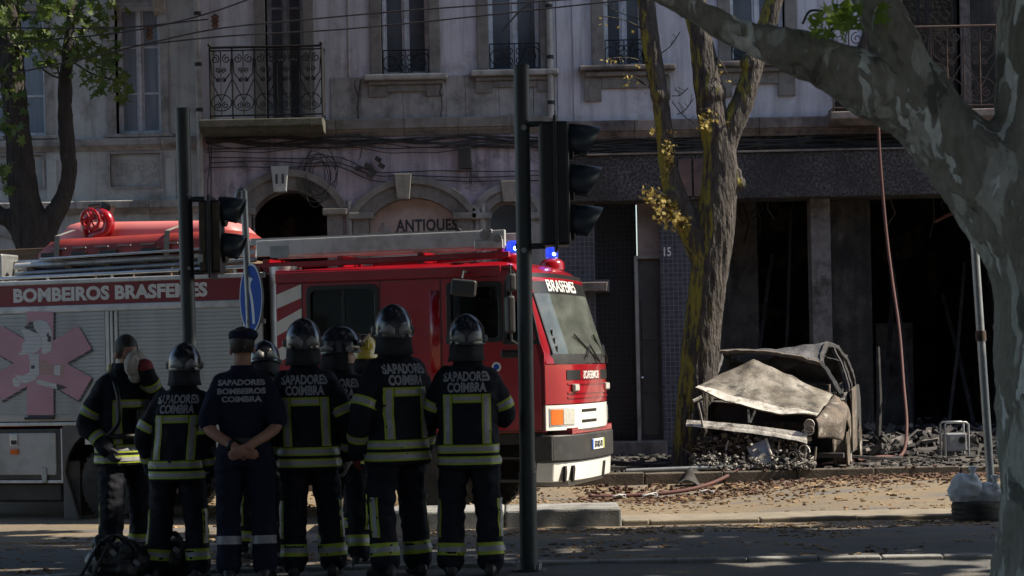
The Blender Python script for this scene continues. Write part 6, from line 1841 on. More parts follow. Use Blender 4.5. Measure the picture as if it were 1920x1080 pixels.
        for i, lp in enumerate(legpath):
            bn = limb_ring(bvt, *lp, .905, .085, 'hivis', .004, tro); limb_ring(bvt, *lp, .905, .036, 'silver_tape', .0065, bn, 'silver_tape')
            if stripe:
                s = -1 if i == 0 else 1; rows = []; rows2 = []
                path, rad = lp; n = len(path) - 1
                for k in range(int(n * .48), int(n * .86)):
                    c = path[k]; row = []; row2 = []
                    for da, tgt in ((-.34, row), (0, row), (.34, row), (-.16, row2), (0, row2), (.16, row2)):
                        dv = Vector((s * cos(da + .45), -sin(da + .45) * 1.0, 0)); hit = bvt.ray_cast(c + dv * .16, -dv, .16); p = hit[0] if hit[0] is not None else c + dv * rad[k]
                        tgt.append(p + dv * (.0045 if tgt is row else .007))
                    rows.append(row); rows2.append(row2)
                if len(rows) > 1:
                    bn = MB().grid(rows).build('leg_stripe', 'hivis', tro, smooth=True); MB().grid(rows2).build('silver_tape', 'silver_tape', bn, smooth=True)
        if lettering:
            for body, z, sz, sxx in (('SAPADORES', 1.368, .09, .66), ('COIMBRA', 1.292, .09, .68)):
                text_mb(body, sz, lambda u, v, w: back_pt(u, z + v, .005 + w), bold=.0034, thick=.002, sx=sxx).build('lettering', 'print_grey', jac)
        # collar
        col = MB(); rows = []
        for k in range(25):
            th = 2 * pi * k / 24; rows.append([F.sp((sup(.088, .092, th)[0], sup(.088, .092, th)[1] + .002, 1.475)), F.sp((sup(.082, .09, th)[0], sup(.082, .09, th)[1] + .004, 1.55))])
        col.grid(rows); cl_ = col.build('collar', 'turnout', P, smooth=True)
        md = cl_.modifiers.new('solid', 'SOLIDIFY'); md.thickness = .012
        # gloves
        if gloves:
            for nm, s in (('L', -1), ('R', 1)):
                sh, el, wr, hd, curl, palm = AR[nm]; gm = MB()
                d = hd if hd is not None else (wr - el); pm = palm if palm is not None else Vector((-s, 0, 0))
                hand(gm, wr, d, pm, curl, -s, 1.28); capsule(gm, [wr - d.normalized() * .05, wr + d.normalized() * .03], [.052, .044], 12)
                gl = gloves if isinstance(gloves, str) else gloves[nm]
                if gl: link('glove', remesh(gm, .009, 2), gl, P, smooth=True)
        if helm in ('std', 'visor_up', 'yellow'): helmet(P, HM @ Matrix.Translation((0, .0, .045)), helm, helm_mat)
    else:
        for i, lp in enumerate(legpath):
            limb_ring(bvt, *lp, .78, .055, 'silver_tape', .004, tro)
        for body, z, sz, sxx in (('SAPADORES', 1.365, .052, 1.15), ('BOMBEIROS', 1.305, .052, 1.2), ('COIMBRA', 1.25, .052, 1.2)):
            text_mb(body, sz, lambda u, v, w: back_pt(u, z + v, .004 + w), bold=.0022, thick=.0015, sx=sxx).build('lettering', 'print_grey', jac)
        band_ring(.965, 1.0, 'trim_black', .006, name='belt')
        # collar
        rows = []
        for k in range(25):
            th = 2 * pi * k / 24; rows.append([F.sp((sup(.078, .08, th)[0], sup(.078, .08, th)[1], 1.45)), F.sp((sup(.07, .073, th)[0], sup(.07, .073, th)[1], 1.5))])
        cl_ = MB().grid(rows).build('collar', 'uniform', P, smooth=True); md = cl_.modifiers.new('solid', 'SOLIDIFY'); md.thickness = .01
        bt = MB()                     # beret
        bt.ball(HM @ Vector((.008, -.005, .085)), (.105, .12, .05), 20, 10, Rh @ Matrix.Rotation(.12, 3, 'X'))
        bt.lathe([(.088, .0), (.09, .035), (.08, .05)], HM @ Vector((0, -.004, .045)), 'z', 20, Rh)
        be = link('beret', remesh(bt, .012, 2, wr=.004, wf=14), 'uniform', P, smooth=True)
        MB().add([HM @ Vector(v) for v in ((.018, -.108, .06), (.03, -.108, .06), (.028, -.11, -.01), (.02, -.11, -.01))], [(0, 1, 2, 3)]).build('beret_tail', 'glove_pale', be)
        wt = limb_ring(bvh_of(P.data), [AR['L'][1].lerp(AR['L'][2], .7), AR['L'][1].lerp(AR['L'][2], .86), AR['L'][2]], [.04, .036, .033], .55, .025, 'trim_black', .004, P, 'wristwatch')
        md = wt.modifiers.new('solid', 'SOLIDIFY'); md.thickness = .006
    return P, F, AR, HM

# far to near
person(505, 1042, 15.6, 'firefighter almost hidden right behind the officer, only helmet and legs showing', yaw=.15, h=.93, head=(0, -.35), feet=((-.16, .05, .2), (.12, 0, -.2)), seed=1.3, bend=.06)
person(685, 1008, 16.6, 'firefighter in the yellow helmet, half hidden behind the tallest man', yaw=-.5, h=.955, helm='yellow', helm_mat='helmet_yellow', head=(.5, -.1), feet=((-.2, .12, .2), (.17, -.05, -.3)), seed=2.2, bend=.04, lettering=False)
person(648, 1062, 14.9, 'firefighter with raised visor turning his face towards the truck front', yaw=-.22, h=.975, helm='visor_up', head=(-1.05, -.05), feet=((-.12, .02, .1), (.13, -.02, -.1)), seed=5.7, gloves='glove_pale')
pA = person(236, 1032, 15.4, 'bareheaded firefighter wiping his face with a pale cloth at the left end', yaw=-2.5, h=1.0, helm='none', head=(.1, -.4), bend=.06, lettering=False, voxel=.008,
       arms={'R': ((.33, -.05, 1.08), (.235, .13, .90), (-.2, .3, -.6), .9, (-1, 0, 0)), 'L': ((-.30, .16, 1.20), (-.075, .265, 1.47), (.25, -.05, .9), 1.1, (.3, -.8, .2))},
       gloves={'R': 'glove', 'L': None}, feet=((-.14, 0, .2), (.15, .06, -.25)), seed=7.1)
person(337, 1076, 14.15, 'shorter firefighter with dark helmet between the wiping man and the officer', yaw=-.12, h=.915, head=(.25, -.02), lean=.09, feet=((-.17, 0, .15), (.15, .02, -.1)), seed=3.9,
       arms={'L': ((-.30, -.02, 1.10), (-.27, .12, .86))})
person(584, 1078, 14.1, 'firefighter in the middle with dark helmet beside the officer in a beret', yaw=.05, h=1.0, head=(.1, 0), feet=((-.12, 0, .1), (.16, .03, -.15)), seed=4.4, lean=-.03,
       arms={'R': ((.31, -.02, 1.10), (.30, .10, .84), (.0, .1, -1), .5, (-1, 0, 0))}, gloves='glove_pale')
pO = person(463, 1080, 13.9, 'officer in navy uniform and beret with hands clasped behind his back', yaw=.02, h=1.005, kind='officer', helm='beret', voxel=.008, head=(.05, -.04), feet=((-.12, 0, .15), (.13, 0, -.15)), seed=6.0,
       arms={'L': ((-.285, -.07, 1.10), (-.03, -.215, .935), (.9, -.02, -.42), .35, (.1, .8, .3)), 'R': ((.285, -.07, 1.10), (.055, -.22, .945), (-.8, -.18, -.5), .45, (-.1, .85, .3))})
person(749, 1078, 14.0, 'tallest firefighter turned to the left in front of the yellow helmet', yaw=.6, h=1.045, head=(-.4, .05), feet=((-.13, -.02, .1), (.15, .02, -.2)), seed=8.2, gloves={'L': 'glove_red', 'R': 'glove'},
       arms={'L': ((-.315, 0, 1.10), (-.29, .10, .85))})
person(884, 1080, 13.95, 'firefighter with dark helmet at the right end beside the traffic light pole', yaw=-.03, h=1.0, head=(.05, -.03), feet=((-.14, 0, .1), (.14, 0, -.1)), seed=9.5,
       arms={'L': ((-.30, .06, 1.12), (-.15, .24, 1.08)), 'R': ((.30, .06, 1.12), (.15, .25, 1.10))})

# things the wiping man wears or holds
P, F, AR, HM = pA
wr = AR['L'][2]
cl = MB(); hd = HM @ Vector((-.01, .15, -.02))
cl.ball(hd, (.085, .045, .1), 14, 10); cl.ball(hd + Vector((.05, .03, -.02)), (.06, .05, .085), 12, 8); cl.ball(hd + Vector((.02, .02, -.1)), (.05, .04, .05), 10, 8)
ob = link('face_cloth', remesh(cl, .009, 2, wr=.012, wf=20), 'cloth_pale', None, 'pale crumpled cloth held to the bareheaded man\'s face', 'cloth', smooth=True)
ob.location = P.location; ob.rotation_euler = P.rotation_euler
gm = MB(); capsule(gm, [AR['L'][1].lerp(wr, .75), wr + Vector((.01, .0, .05))], [.058, .062], 14)
link('red_cuff', remesh(gm, .01, 2), 'glove_red', P, smooth=True)
ap = MB().lathe([(.0, .0), (.05, .01), (.085, .06), (.085, .42), (.05, .5), (.025, .52), (.025, .56)], (-.03, -.26, .98), 'z', 20)
ap = link('air_cylinder', ap.mesh('air_cylinder'), 'cylinder_yellow', None, 'yellow breathing air cylinder on the back of the bareheaded man', 'air cylinder', smooth=40)
ap.location = P.location; ap.rotation_euler = P.rotation_euler
hs = MB()
for s in (-1, 1):
    pts = [F.sp((s * .11, -.17, 1.2)), F.sp((s * .13, -.08, 1.44)), F.sp((s * .13, .05, 1.44)), F.sp((s * .13, .165, 1.3)), F.sp((s * .13, .18, 1.1)), F.sp((s * .2, .1, .98))]
    hs.tube(smooth_path(pts, 5), .018, 6)
hs.tube(smooth_path([F.sp((-.23, 0, .99)), F.sp((-.12, .175, .99)), F.sp((.12, .175, .99)), F.sp((.23, 0, .99))], 5), .02, 6)
hs.build('harness', 'trim_black', P, smooth=True)
bp_ = MB(); bp_.cbox(F.sp((-.06, .185, 1.12)), (.09, .06, .16)); bp_.cbox(F.sp((-.06, .2, 1.0)), (.08, .05, .08)); bp_.build('radio', 'trim_black', P, bevel=.015)
MB().cbox(F.sp((-.06, .2, 1.04)), (.06, .06, .05)).build('gauge', 'glove_red', P, bevel=.01)
# ---------------------------------------------------------------- street furniture
def foot(px, Y): 
    p = at(px, 1070, Y); return Vector((p.x, Y, gz(p.x, Y)))
def leaning_post(name, px_b, py_b, px_t, py_t, Y, r, label, cat, m='pole_paint', group=None, n=16):
    a = at(px_b, py_b, Y); b = at(px_t, py_t, Y)
    d = (b - a); a = a - d * ((a.z - gz(a.x, Y) + .02) / d.z)
    e = empty(name, (a.x, a.y, a.z), label, cat, group)
    po = MB().tube([a, a.lerp(b, .5), b], r, n).build('post', m, e, smooth=40)
    return e, a, b
# tall traffic light right of the group
YA = 14.2
TLt, a, b = leaning_post('traffic_light', 992, 1066, 977, 126, YA, .056, 'tall dark traffic light pole with three-lamp head in front of the truck', 'traffic light', group='traffic lights')
MB().tube([b - Vector((0, 0, .012)), b + Vector((0, 0, .012))], .06, 16).build('cap', 'pole_paint', TLt, smooth=40)
MB().tube([a, a + Vector((0, 0, .035))], .13, 18).build('base_plate', 'pole_paint', TLt, smooth=40)
for k in range(4):
    q = a + Vector((.1 * cos(k * pi / 2 + .7), .1 * sin(k * pi / 2 + .7), .035)); MB().tube([q, q + Vector((0, 0, .04))], .014, 6).build('bolt', 'galvanised', TLt)
MB().tube([a + Vector((0, 0, .04)), a + (b - a) * .2], .064, 16).build('sleeve', 'pole_paint', TLt, smooth=40)
def signal_head(root, cx, cy_top, cy_bot, Y, nl, spacing_px, first_px, vis_len, w=.3, dp=.2, back=True, vm='visor_blue'):
    """head seen from its side, lamps looking to the right of the picture (+X)"""
    c0 = at(cx, cy_top, Y); c1 = at(cx, cy_bot, Y)
    x0 = c0.x; zt, zb = c0.z, c1.z
    R = Matrix.Rotation(ROLL * 0.0, 3, 'Y')
    body = MB().box(x0, x0 + dp, Y - w / 2, Y + w / 2, zb, zt).build('housing', 'signal_black', root, bevel=.02)
    MB().box(x0 + dp * .5 - .01, x0 + dp * .5 + .012, Y - w / 2 - .05, Y + w / 2 + .05, zb - .04, zt + .04).build('backboard', 'signal_black', body, bevel=.008)
    for k in range(nl):
        z = at(cx, first_px + spacing_px * k, Y).z
        r = w * .42
        rows = []
        n = 22
        for i in range(n + 1):
            th = radians(-35) + radians(250) * i / n
            ln = vis_len * (.28 + .72 * (max(0, sin(th) * .5 + .5)) ** .7)
            yy, zz_ = r * cos(th), r * sin(th)
            rows.append([Vector((x0 + dp, Y + yy, z + zz_)), Vector((x0 + dp + ln * .5, Y + yy * .98, z + zz_ * .98 - .008)), Vector((x0 + dp + ln, Y + yy * .95, z + zz_ * .95 - .022))])
        vz = MB().grid(rows).build('visor', vm, body, smooth=True); md = vz.modifiers.new('solid', 'SOLIDIFY'); md.thickness = .008
        MB().lathe([(0, .025), (r * .6, .02), (r * .95, .0), (r * .95, -.02)], (x0 + dp + .01, Y, z), 'x', 20).build('lens', 'lamp_lens', body, smooth=40)
        MB().lathe([(r * 1.04, -.02), (r * 1.04, .03), (r * .96, .035)], (x0 + dp, Y, z), 'x', 22).build('lamp_bezel', 'signal_black', body, smooth=40)
    return body, x0, zt, zb
hd, hx, zt, zb = signal_head(TLt, 1012, 232, 462, YA, 3, 75.5, 268, .24)
for py in (233, 462):
    p = at(982, py, YA); MB().tube([(p.x - .06, YA, p.z), (hx + .02, YA, p.z)], .022, 8).build('bracket', 'pole_paint', TLt, smooth=40)
    MB().tube([(p.x, YA - .062, p.z - .03), (p.x, YA + .062, p.z - .03)], .02, 8).build('bracket_bolt', 'galvanised', TLt)
MB().box(hx - .012, hx + .006, YA - .13, YA + .13, zb + .03, zt - .03).build('rear_rail', 'galvanised', TLt)
# shorter one at the left, two lamps
YB = 15.7
TL2, a, b = leaning_post('traffic_light', 362, 900, 342, 206, YB, .057, 'dark traffic light pole with weathered two-lamp head left of the blue sign', 'traffic light', group='traffic lights')
MB().tube([b - Vector((0, 0, .012)), b + Vector((0, 0, .012))], .061, 16).build('cap', 'pole_paint', TL2, smooth=40)
hd2, hx, zt, zb = signal_head(TL2, 376, 378, 514, YB, 2, 68, 398, .19, w=.27, dp=.17)
MB().box(hx + .015, hx + .05, YB - .139, YB - .1355, zb + .02, zt - .02).build('worn_panel', 'signal_back', TL2)
MB().box(hx + .115, hx + .166, YB - .139, YB - .1355, zb + .02, zt - .02).build('worn_panel', 'signal_back', TL2)
p = at(381, 486, YB); MB().box(p.x - .02, p.x + .02, YB - .143, YB - .1395, p.z - .03, p.z + .03).build('sticker', 'decal_white', TL2)
for py in (374, 511):
    p = at(350, py, YB); MB().tube([(p.x - .06, YB, p.z), (hx + .03, YB, p.z)], .022, 8).build('bracket', 'pole_paint', TL2, smooth=40)
    MB().tube([(p.x + .03, YB - .075, p.z + .03), (p.x + .03, YB + .06, p.z + .03)], .014, 8).build('bracket_bolt', 'galvanised', TL2)
# blue direction sign
YS_ = 17.0
SG, a, b = leaning_post('road_sign', 484, 960, 457, 358, YS_, .03, 'round blue sign with a white bent arrow on a grey post', 'road sign', 'galvanised')
MB().tube(smooth_path([b, b + Vector((-.02, 0, .01)), b + Vector((-.055, 0, -.03)), b + Vector((-.07, 0, -.17))], 4), .022, 10).build('hook', 'galvanised', SG, smooth=True)
c = at(473, 559, YS_ - .06); rad = .30
ang = radians(64)            # the disc is turned well away from the camera
Rz = Matrix.Rotation(-ang, 3, 'Z') 
def disc(u, v, w): 
    q = Rz @ Vector((u, 0, v)); nn = Rz @ Vector((0, -1, 0)); return c + q + nn * w
circ = lambda r: [(r * cos(2 * pi * k / 40), r * sin(2 * pi * k / 40)) for k in range(40)]
pl_ = plate([circ(rad)], .012, lambda u, v, w: disc(u, v, w)).build('disc', 'galvanised', SG)
plate([circ(rad - .002), circ(rad - .02)], .002, lambda u, v, w: disc(u, v, .0122 + w)).build('border', 'sign_white', pl_)
plate([circ(rad - .021)], .002, lambda u, v, w: disc(u, v, .0122 + w)).build('face', 'sign_blue', pl_)
stem = []
for k in range(9):
    t = k / 8; stem.append((lerp(.07, -.03, t ** 2.2), lerp(-.22, .10, t)))
L_ = [(x - .032, y) for x, y in stem]; R_ = [(x + .032, y) for x, y in stem]
arrow = L_ + [(-.135, .05), (-.13, .215), (.07, .16), (.02, .135)] + list(reversed(R_))
plate([arrow], .002, lambda u, v, w: disc(u, v, .0146 + w)).build('arrow', 'sign_white', pl_)
MB().box(c.x - .05, c.x + .1, YS_ - .05, YS_ + .04, c.z + .18, c.z + .215).build('clamp', 'galvanised', SG)
MB().box(c.x - .05, c.x + .1, YS_ - .05, YS_ + .04, c.z - .215, c.z - .18).build('clamp', 'galvanised', SG)

# leaning pipe held in sandbags on old tyres
YK = 19.15
tp0 = at(1833, 978, YK); gk = gz(tp0.x, YK)
def tyre(name, c, r, w, label, tilt=0.0, group=None):
    e = MB().lathe([(r * .58, -w / 2), (r * .8, -w / 2 - .01), (r * .96, -w / 2 + .012), (r, -w / 2 + .045), (r, -.02), (r * .985, -.015), (r * .985, .015), (r, .02), (r, w / 2 - .045), (r * .96, w / 2 - .012), (r * .8, w / 2 + .01), (r * .58, w / 2), (r * .55, w * .3), (r * .55, -w * .3)], (0, 0, 0), 'z', 40)
    e.f = [f for f in e.f if len(f) == 4]
    nn = 40; m0 = 13
    e.f += [(m0 * nn + k, m0 * nn + (k + 1) % nn, (k + 1) % nn, k) for k in range(nn)]
    ob = e.build(name, 'rubber', None, smooth=35, label=label, cat='tyre', group=group); ob.location = c; ob.rotation_euler = (tilt, 0, 0)
    for k in range(3):
        z = -w * .25 + w * .25 * k
        g_ = MB().tube([(r * 1.003 * cos(q), r * 1.003 * sin(q), z) for q in [2 * pi * i / 40 for i in range(41)]], .006, 4); g_.build('tread_groove', 'trim_black', ob)
    return ob
tyre('tyre', (tp0.x, YK, gk + .1), .245, .19, 'black tyre lying flat under the two white sandbags')
def sack(px, py, rx, rz_, seed, label):
    c = at(px, py, YK - .05); mb = MB()
    mb.ball(c, (rx, rx * .8, rz_), 18, 12); mb.ball(c + Vector((-rx * .25, -.02, rz_ * .4)), (rx * .6, rx * .6, rz_ * .7), 14, 10); mb.ball(c + Vector((rx * .3, -.05, rz_ * .75)), (rx * .3, rx * .3, rz_ * .4), 10, 8)
    me = remesh(mb, .012, 3, wr=.022, wf=8, seed=seed)
    zb_ = gk + .197
    for v in me.vertices:
        if v.co.z < zb_ and (Vector((v.co.x - tp0.x, v.co.y - YK)).length < .28): v.co.z = lerp(v.co.z, zb_, .9)
    o = Vector((c.x, c.y, zb_)); shift_mesh(me, o)
    ob = link('sandbag', me, 'sack', None, label, 'sandbag', 'sandbags weighing down the pipe', smooth=True); ob.location = o
    t = c + Vector((rx * .3, -.06, rz_ * 1.1)) - o
    nk = MB().lathe([(.02, -.02), (.018, .02), (.05, .07), (.04, .075)], t, 'z', 12).build('neck', 'sack', ob, smooth=True); nk.data.transform(Matrix.Identity(4))
    return ob
sack(1812, 922, .17, .155, 2, 'larger white sandbag at the left, slumped over the tyre edge')
sack(1855, 932, .155, .125, 5, 'smaller white sandbag at the right, half behind the plane tree')
a = at(1860, 940, YK + .05); b = at(1826, 440, YK + .05); b2 = b + (b - a) * .25
pk = empty('leaning_pipe', (a.x, a.y, a.z), 'grey metal pipe leaning left out of the sandbags beside the plane tree', 'pipe')
MB().tube([a, b2], .04, 14).build('tube', 'galvanised', pk, smooth=40)
q = a.lerp(b, .62); MB().tube([q - (b - a).normalized() * .05, q + (b - a).normalized() * .05], .052, 14).build('collar', 'iron_rusty', pk, smooth=40)

# overhead wires with their egg insulators
ow = empty('overhead_wires', (0, 27, 6.5), 'thin overhead wires with two brown insulators crossing the upper facade', 'wire')
def wire(pts, Y, r=.011): 
    P_ = [at(px, py, Y) for px, py in pts]; MB().tube(smooth_path(P_, 6), r, 5).build('wire', 'cable', ow)
wire([(-40, 150), (120, 118), (250, 88), (400, 55), (560, 38), (760, 20), (960, 6), (1200, -10)], 26.8)
wire([(-40, 92), (60, 78), (200, 64), (300, 48), (400, 22), (500, -14)], 27.2)
wire([(250, 86), (420, 68), (640, 55), (860, 34), (1060, 12), (1250, -8)], 26.5)
wire([(-40, 52), (220, 52), (390, 36)], 27.0)
wire([(940, 60), (975, 20), (1000, 2), (1010, -10)], 27.0, .012)
for (px, py) in ((403, 40), (280, 62)):
    p = at(px, py, 26.9); o_ = MB()
    o_.lathe([(.02, -.1), (.055, -.06), (.03, -.03), (.06, 0), (.035, .03), (.06, .06), (.02, .1)], p, 'z', 12); o_.build('insulator', 'ceramic', ow, smooth=50)

# red hose: hangs from the balcony and trails over the ground
gzz = lambda px, py, Y: at(px, py, Y)
def onground(px, Y, h=.03):
    p = at(px, 800, Y); z = .012 if Y > PKY else gz(p.x, Y); return Vector((p.x, Y, z + h))
hp = [at(1646, 222, YF - .66), at(1650, 300, YF - .66), at(1660, 420, YF - .7), at(1672, 520, YF - .9), at(1686, 620, YF - 1.2), at(1694, 720, YF - 1.6), at(1700, 800, YF - 2.0), onground(1690, 29.6), onground(1650, 29.0), onground(1560, 27.6), onground(1470, 26.9), onground(1400, 26.45, .05), onground(1330, 26.0), onground(1260, 25.75), onground(1160, 25.65), onground(1100, 25.65)]
hz_ = MB().tube(smooth_path(hp, 6), .026, 10).build('fire_hose', 'hose_red', None, smooth=True, own=True, label='red fire hose hanging from the balcony and trailing across the pavement', cat='hose')
# pipes lying by the kerb
q0, q1 = onground(1172, 26.42, .04), onground(1452, 26.46, .05)
MB().tube([q0, q0.lerp(q1, .5) + Vector((0, 0, .01)), q1], .032, 10).build('fallen_pipe', 'galvanised', None, smooth=40, own=True, label='long grey pipe lying on the pavement in front of the burnt car', cat='pipe', group='pipes on the pavement')
q0, q1 = onground(1432, 26.38, .06), onground(1528, 26.52, .075)
MB().tube(smooth_path([q0, q0.lerp(q1, .4) + Vector((0, 0, .015)), q1], 4), .04, 12).build('fallen_pipe', 'ash', None, smooth=40, own=True, label='short ash-white tube end lying on the longer grey pipe', cat='pipe', group='pipes on the pavement')
# white stub post and its wire hoop beside the car
q = at(1591, 846, 28.0); q.z = .012
MB().tube([q, q + Vector((0, 0, .3))], .045, 14).build('stub_post', 'ash', None, smooth=40, own=True, label='short pale stub post standing beside the burnt car', cat='post')
# portable frame with a grey cabinet in the debris
YG = 29.2
gq = at(1790, 846, YG); gx_, gzb = gq.x, .05
gen = empty('generator', (gx_, YG, .012), 'small grey generator with a tubular carrying frame among the rubble', 'generator')
w = .17; hh = .52
MB().tube([(gx_ - w, YG - .16, .012), (gx_ - w, YG - .16, hh - .03), (gx_ - w + .03, YG - .16, hh), (gx_ + w - .03, YG - .16, hh), (gx_ + w, YG - .16, hh - .03), (gx_ + w, YG - .16, .012)], .016, 8).build('frame', 'galvanised', gen, smooth=40)
MB().tube([(gx_ - w, YG + .16, .012), (gx_ - w, YG + .16, hh - .03), (gx_ - w + .03, YG + .16, hh), (gx_ + w - .03, YG + .16, hh), (gx_ + w, YG + .16, hh - .03), (gx_ + w, YG + .16, .012)], .016, 8).build('frame', 'galvanised', gen, smooth=40)
MB().box(gx_ - w + .02, gx_ + w - .02, YG - .14, YG + .14, .1, hh - .16).build('cabinet', 'plastic_grey', gen, bevel=.02)
MB().lathe([(.0, -.01), (.05, -.008), (.05, .004)], (gx_ + .08, YG - .142, .26), 'y', 14).build('recoil_cover', 'trim_black', gen)
MB().box(gx_ - .1, gx_ - .02, YG - .146, YG - .139, .2, .32).build('label_plate', 'ash', gen)
# ---------------------------------------------------------------- burnt-out car
mat('car_roof', (.05, .05, .055), (.12, .12, .13), scale=6, rough=.6, bump=.6, bscale=22, c3=(.2, .17, .14), s3=4, t3=.62, w3=.06, metal=.2)
mat('scrap_grey', (.34, .32, .29), (.12, .11, .10), scale=14, rough=.8, c3=(.04, .036, .033), s3=7, t3=.52)
mat('ash_white', (.55, .53, .49), (.3, .28, .25), scale=6, rough=.9, bump=.5, bscale=30, c3=(.13, .115, .095), s3=5, t3=.55, w3=.05)
YC = 26.75
cq = at(1402, 880, YC)
CA = radians(14)                      # the nose points to the left of the camera
car = empty('burnt_car', (cq.x, YC, .012), 'burnt-out ash-grey hatchback with buckled bonnet beside the mossy tree', 'car', rz=CA, local=True)
# local: x to the right as seen from the front camera, y towards the rear, z up
CR = Vector((cos(CA), sin(CA), 0)); CBk = Vector((-sin(CA), cos(CA), 0))
car.rotation_euler = (0, 0, -CA)
CR = Vector((cos(CA), -sin(CA), 0)); CBk = Vector((sin(CA), cos(CA), 0))
CO = Vector((cq.x, YC, .012))
def CL(px, py, yl):
    """photo pixel -> local (x, y, z) on the plane y = yl of the car"""
    d = at(px, py, 1.0) - CP; p0 = CO + CBk * yl
    t = (p0 - CP).dot(CBk) / d.dot(CBk); P_ = CP + d * t - CO
    return Vector((P_.dot(CR), yl, P_.z))
def crumple(p, a=.02, f=3.0, s=0.0):
    return Vector(p) + Vector((a * noise.noise(Vector((p[0] * f + s, p[1] * f, p[2] * f))), a * noise.noise(Vector((p[0] * f, p[1] * f + 7 + s, p[2] * f))), a * 1.3 * noise.noise(Vector((p[0] * f, p[1] * f, p[2] * f + 13 + s)))))
def cpart(mb, name, m, **k): return mb.build(name, m, car, **k)
def sheet(name, m, corners, n=18, bow=0.0, a=.02, f=3.0, thick=.012, seed=0, parent=None, ridge=None):
    """crumpled panel spanned by four corners (bottom-left, bottom-right, top-right, top-left)"""
    A, B, C, D = [Vector(c) for c in corners]; rows = []
    for i in range(n + 1):
        v = i / n; row = []
        for j in range(n + 1):
            u = j / n; p = A.lerp(B, u).lerp(D.lerp(C, u), v); p.z += bow * sin(pi * u) * sin(pi * (v * .8 + .1))
            if ridge: p = p + ridge(u, v)
            row.append(crumple(p, a, f, seed))
        rows.append(row)
    ob = MB().grid(rows).build(name, m, parent or car, smooth=True)
    md = ob.modifiers.new('solid', 'SOLIDIFY'); md.thickness = thick
    return ob
# bonnet: buckled into a tent, front lip wavy
def bon(u, v):
    lip = .035 * sin(u * 9 + 1) * (1 - v) ** 2
    return Vector((0, 0, lip - .05 * sin(pi * u) * (1 - v) ** 3))
fl, frt = CL(1303, 728, .1), CL(1530, 781, -.05)
apex = CL(1413, 673, 1.0); rr2 = CL(1562, 741, 1.0); rl2 = CL(1342, 707, .75)
rows = []
n = 44
for i in range(n + 1):
    v = i / n; row = []
    for j in range(n + 1):
        u = j / n
        front = fl.lerp(frt, u) + Vector((0, 0, -.10 * sin(pi * min(1, u * 1.05)) ** 1.1 + .009 * sin(u * 17)))
        back = (rl2.lerp(apex, u / .34) if u < .34 else apex.lerp(rr2, (u - .34) / .66))
        p = front.lerp(back, v)
        q_ = Vector((u * 3.1, v * 2.3, 5)); p.z += .022 * (.5 - abs(noise.noise(q_)) * 1.6) + .012 * noise.noise(q_ * 3) - .02 * max(0, 1 - abs(u - .36 - .1 * (1 - v)) / .07) * (1 - v) * v * 2
        row.append(crumple(p, .01, 5, 2))
    rows.append(row)
ob = MB().grid(rows).build('bonnet', 'car_ash', car, smooth=True); md = ob.modifiers.new('solid', 'SOLIDIFY'); md.thickness = .014
lipr = []
for i in range(4):
    row = []
    for j in range(45):
        u = j / 44; wv = (.5 + .5 * noise.noise(Vector((u * 6, 2, 1)))) * .26 + .03
        k_ = min(44, int(round(i / 3 * wv * 44))); a_ = Vector(rows[k_][j]); row.append(a_ + Vector((0, -.004, .006)))
    lipr.append(row)
MB().grid(lipr).build('ash_crust', 'ash_white', car, smooth=True)
# stays of the bonnet lock
for (p0, p1) in (((1405, 792), (1403, 768)), ((1407, 792), (1416, 770))):
    cpart(MB().tube([CL(*p0, .0), CL(*p1, .05)], .016, 6), 'lock_stay', 'bare_alloy')
# bumper beam
bl, br_ = CL(1288, 793, -.02), CL(1513, 820, -.12)
rings = []
for i in range(13):
    t = i / 12; p = bl.lerp(br_, t); h = lerp(.085, .12, t); p.z += .02 * sin(pi * t)
    if t > .93: p.z -= .02; 
    rings.append([crumple(p + Vector(q), .006, 6) for q in ((0, -.085, -h / 2), (0, -.062, -h * .1), (0, -.045, 0), (0, -.04, h * .1), (0, -.005, h / 2), (0, .06, h / 2), (0, .06, -h / 2))])
cpart(MB().loft(rings), 'bumper_beam', 'bare_alloy', smooth=30)
# front wing on the right side with its wheel arch, then door, sill and rear quarter
XW = CL(1588, 790, .5).x
def side(pts, name, m, x=XW, a=.012, seed=0):
    ob = plate([[(q[0], q[1]) for q in pts]], .02, lambda u, v, w: (x + w - .01 + .03 * sin(u * 1.3) + .015 * noise.noise(Vector((u * 4, v * 4, seed))), u, v + .01 * noise.noise(Vector((u * 3, v * 3, seed + 5)))))
    bm_ = bmesh.new(); me = ob.mesh(name); bm_.from_mesh(me); bmesh.ops.triangulate(bm_, faces=bm_.faces); bmesh.ops.subdivide_edges(bm_, edges=[e for e in bm_.edges if e.calc_length() > .12], cuts=2, use_grid_fill=True); bm_.to_mesh(me); bm_.free()
    return link(name, me, m, car)
zhood = frt.z; zbelt = CL(1586, 732, 1.2).z
arch_ = [(.72 - .35 * cos(pi * k / 10), .26 + .36 * sin(pi * k / 10)) for k in range(11)]
rows = []
for i in range(27):
    y = lerp(-.1, 1.2, i / 26); t = max(0, min(1.15, (y + .05) / 1.05))
    top = frt.lerp(rr2, t); top = Vector((top.x + .012, y, top.z - .012))
    xo = lerp(CL(1536, 800, -.1).x, XW, sstep(-.12, .5, y))
    dz_ = .36 ** 2 - (y - .72) ** 2; zb_ = .26 + sqrt(dz_) if dz_ > 0 else lerp(.42, .2, sstep(.0, 1.1, y))
    row = []
    for j in range(13):
        q = j / 12
        x = lerp(top.x, xo, sin(min(1, q * 1.9) * pi / 2)); z = lerp(top.z, zb_, q ** 1.25)
        row.append(crumple((x - .03 * max(0, q - .6), y, z), .018, 5, 6))
    rows.append(row)
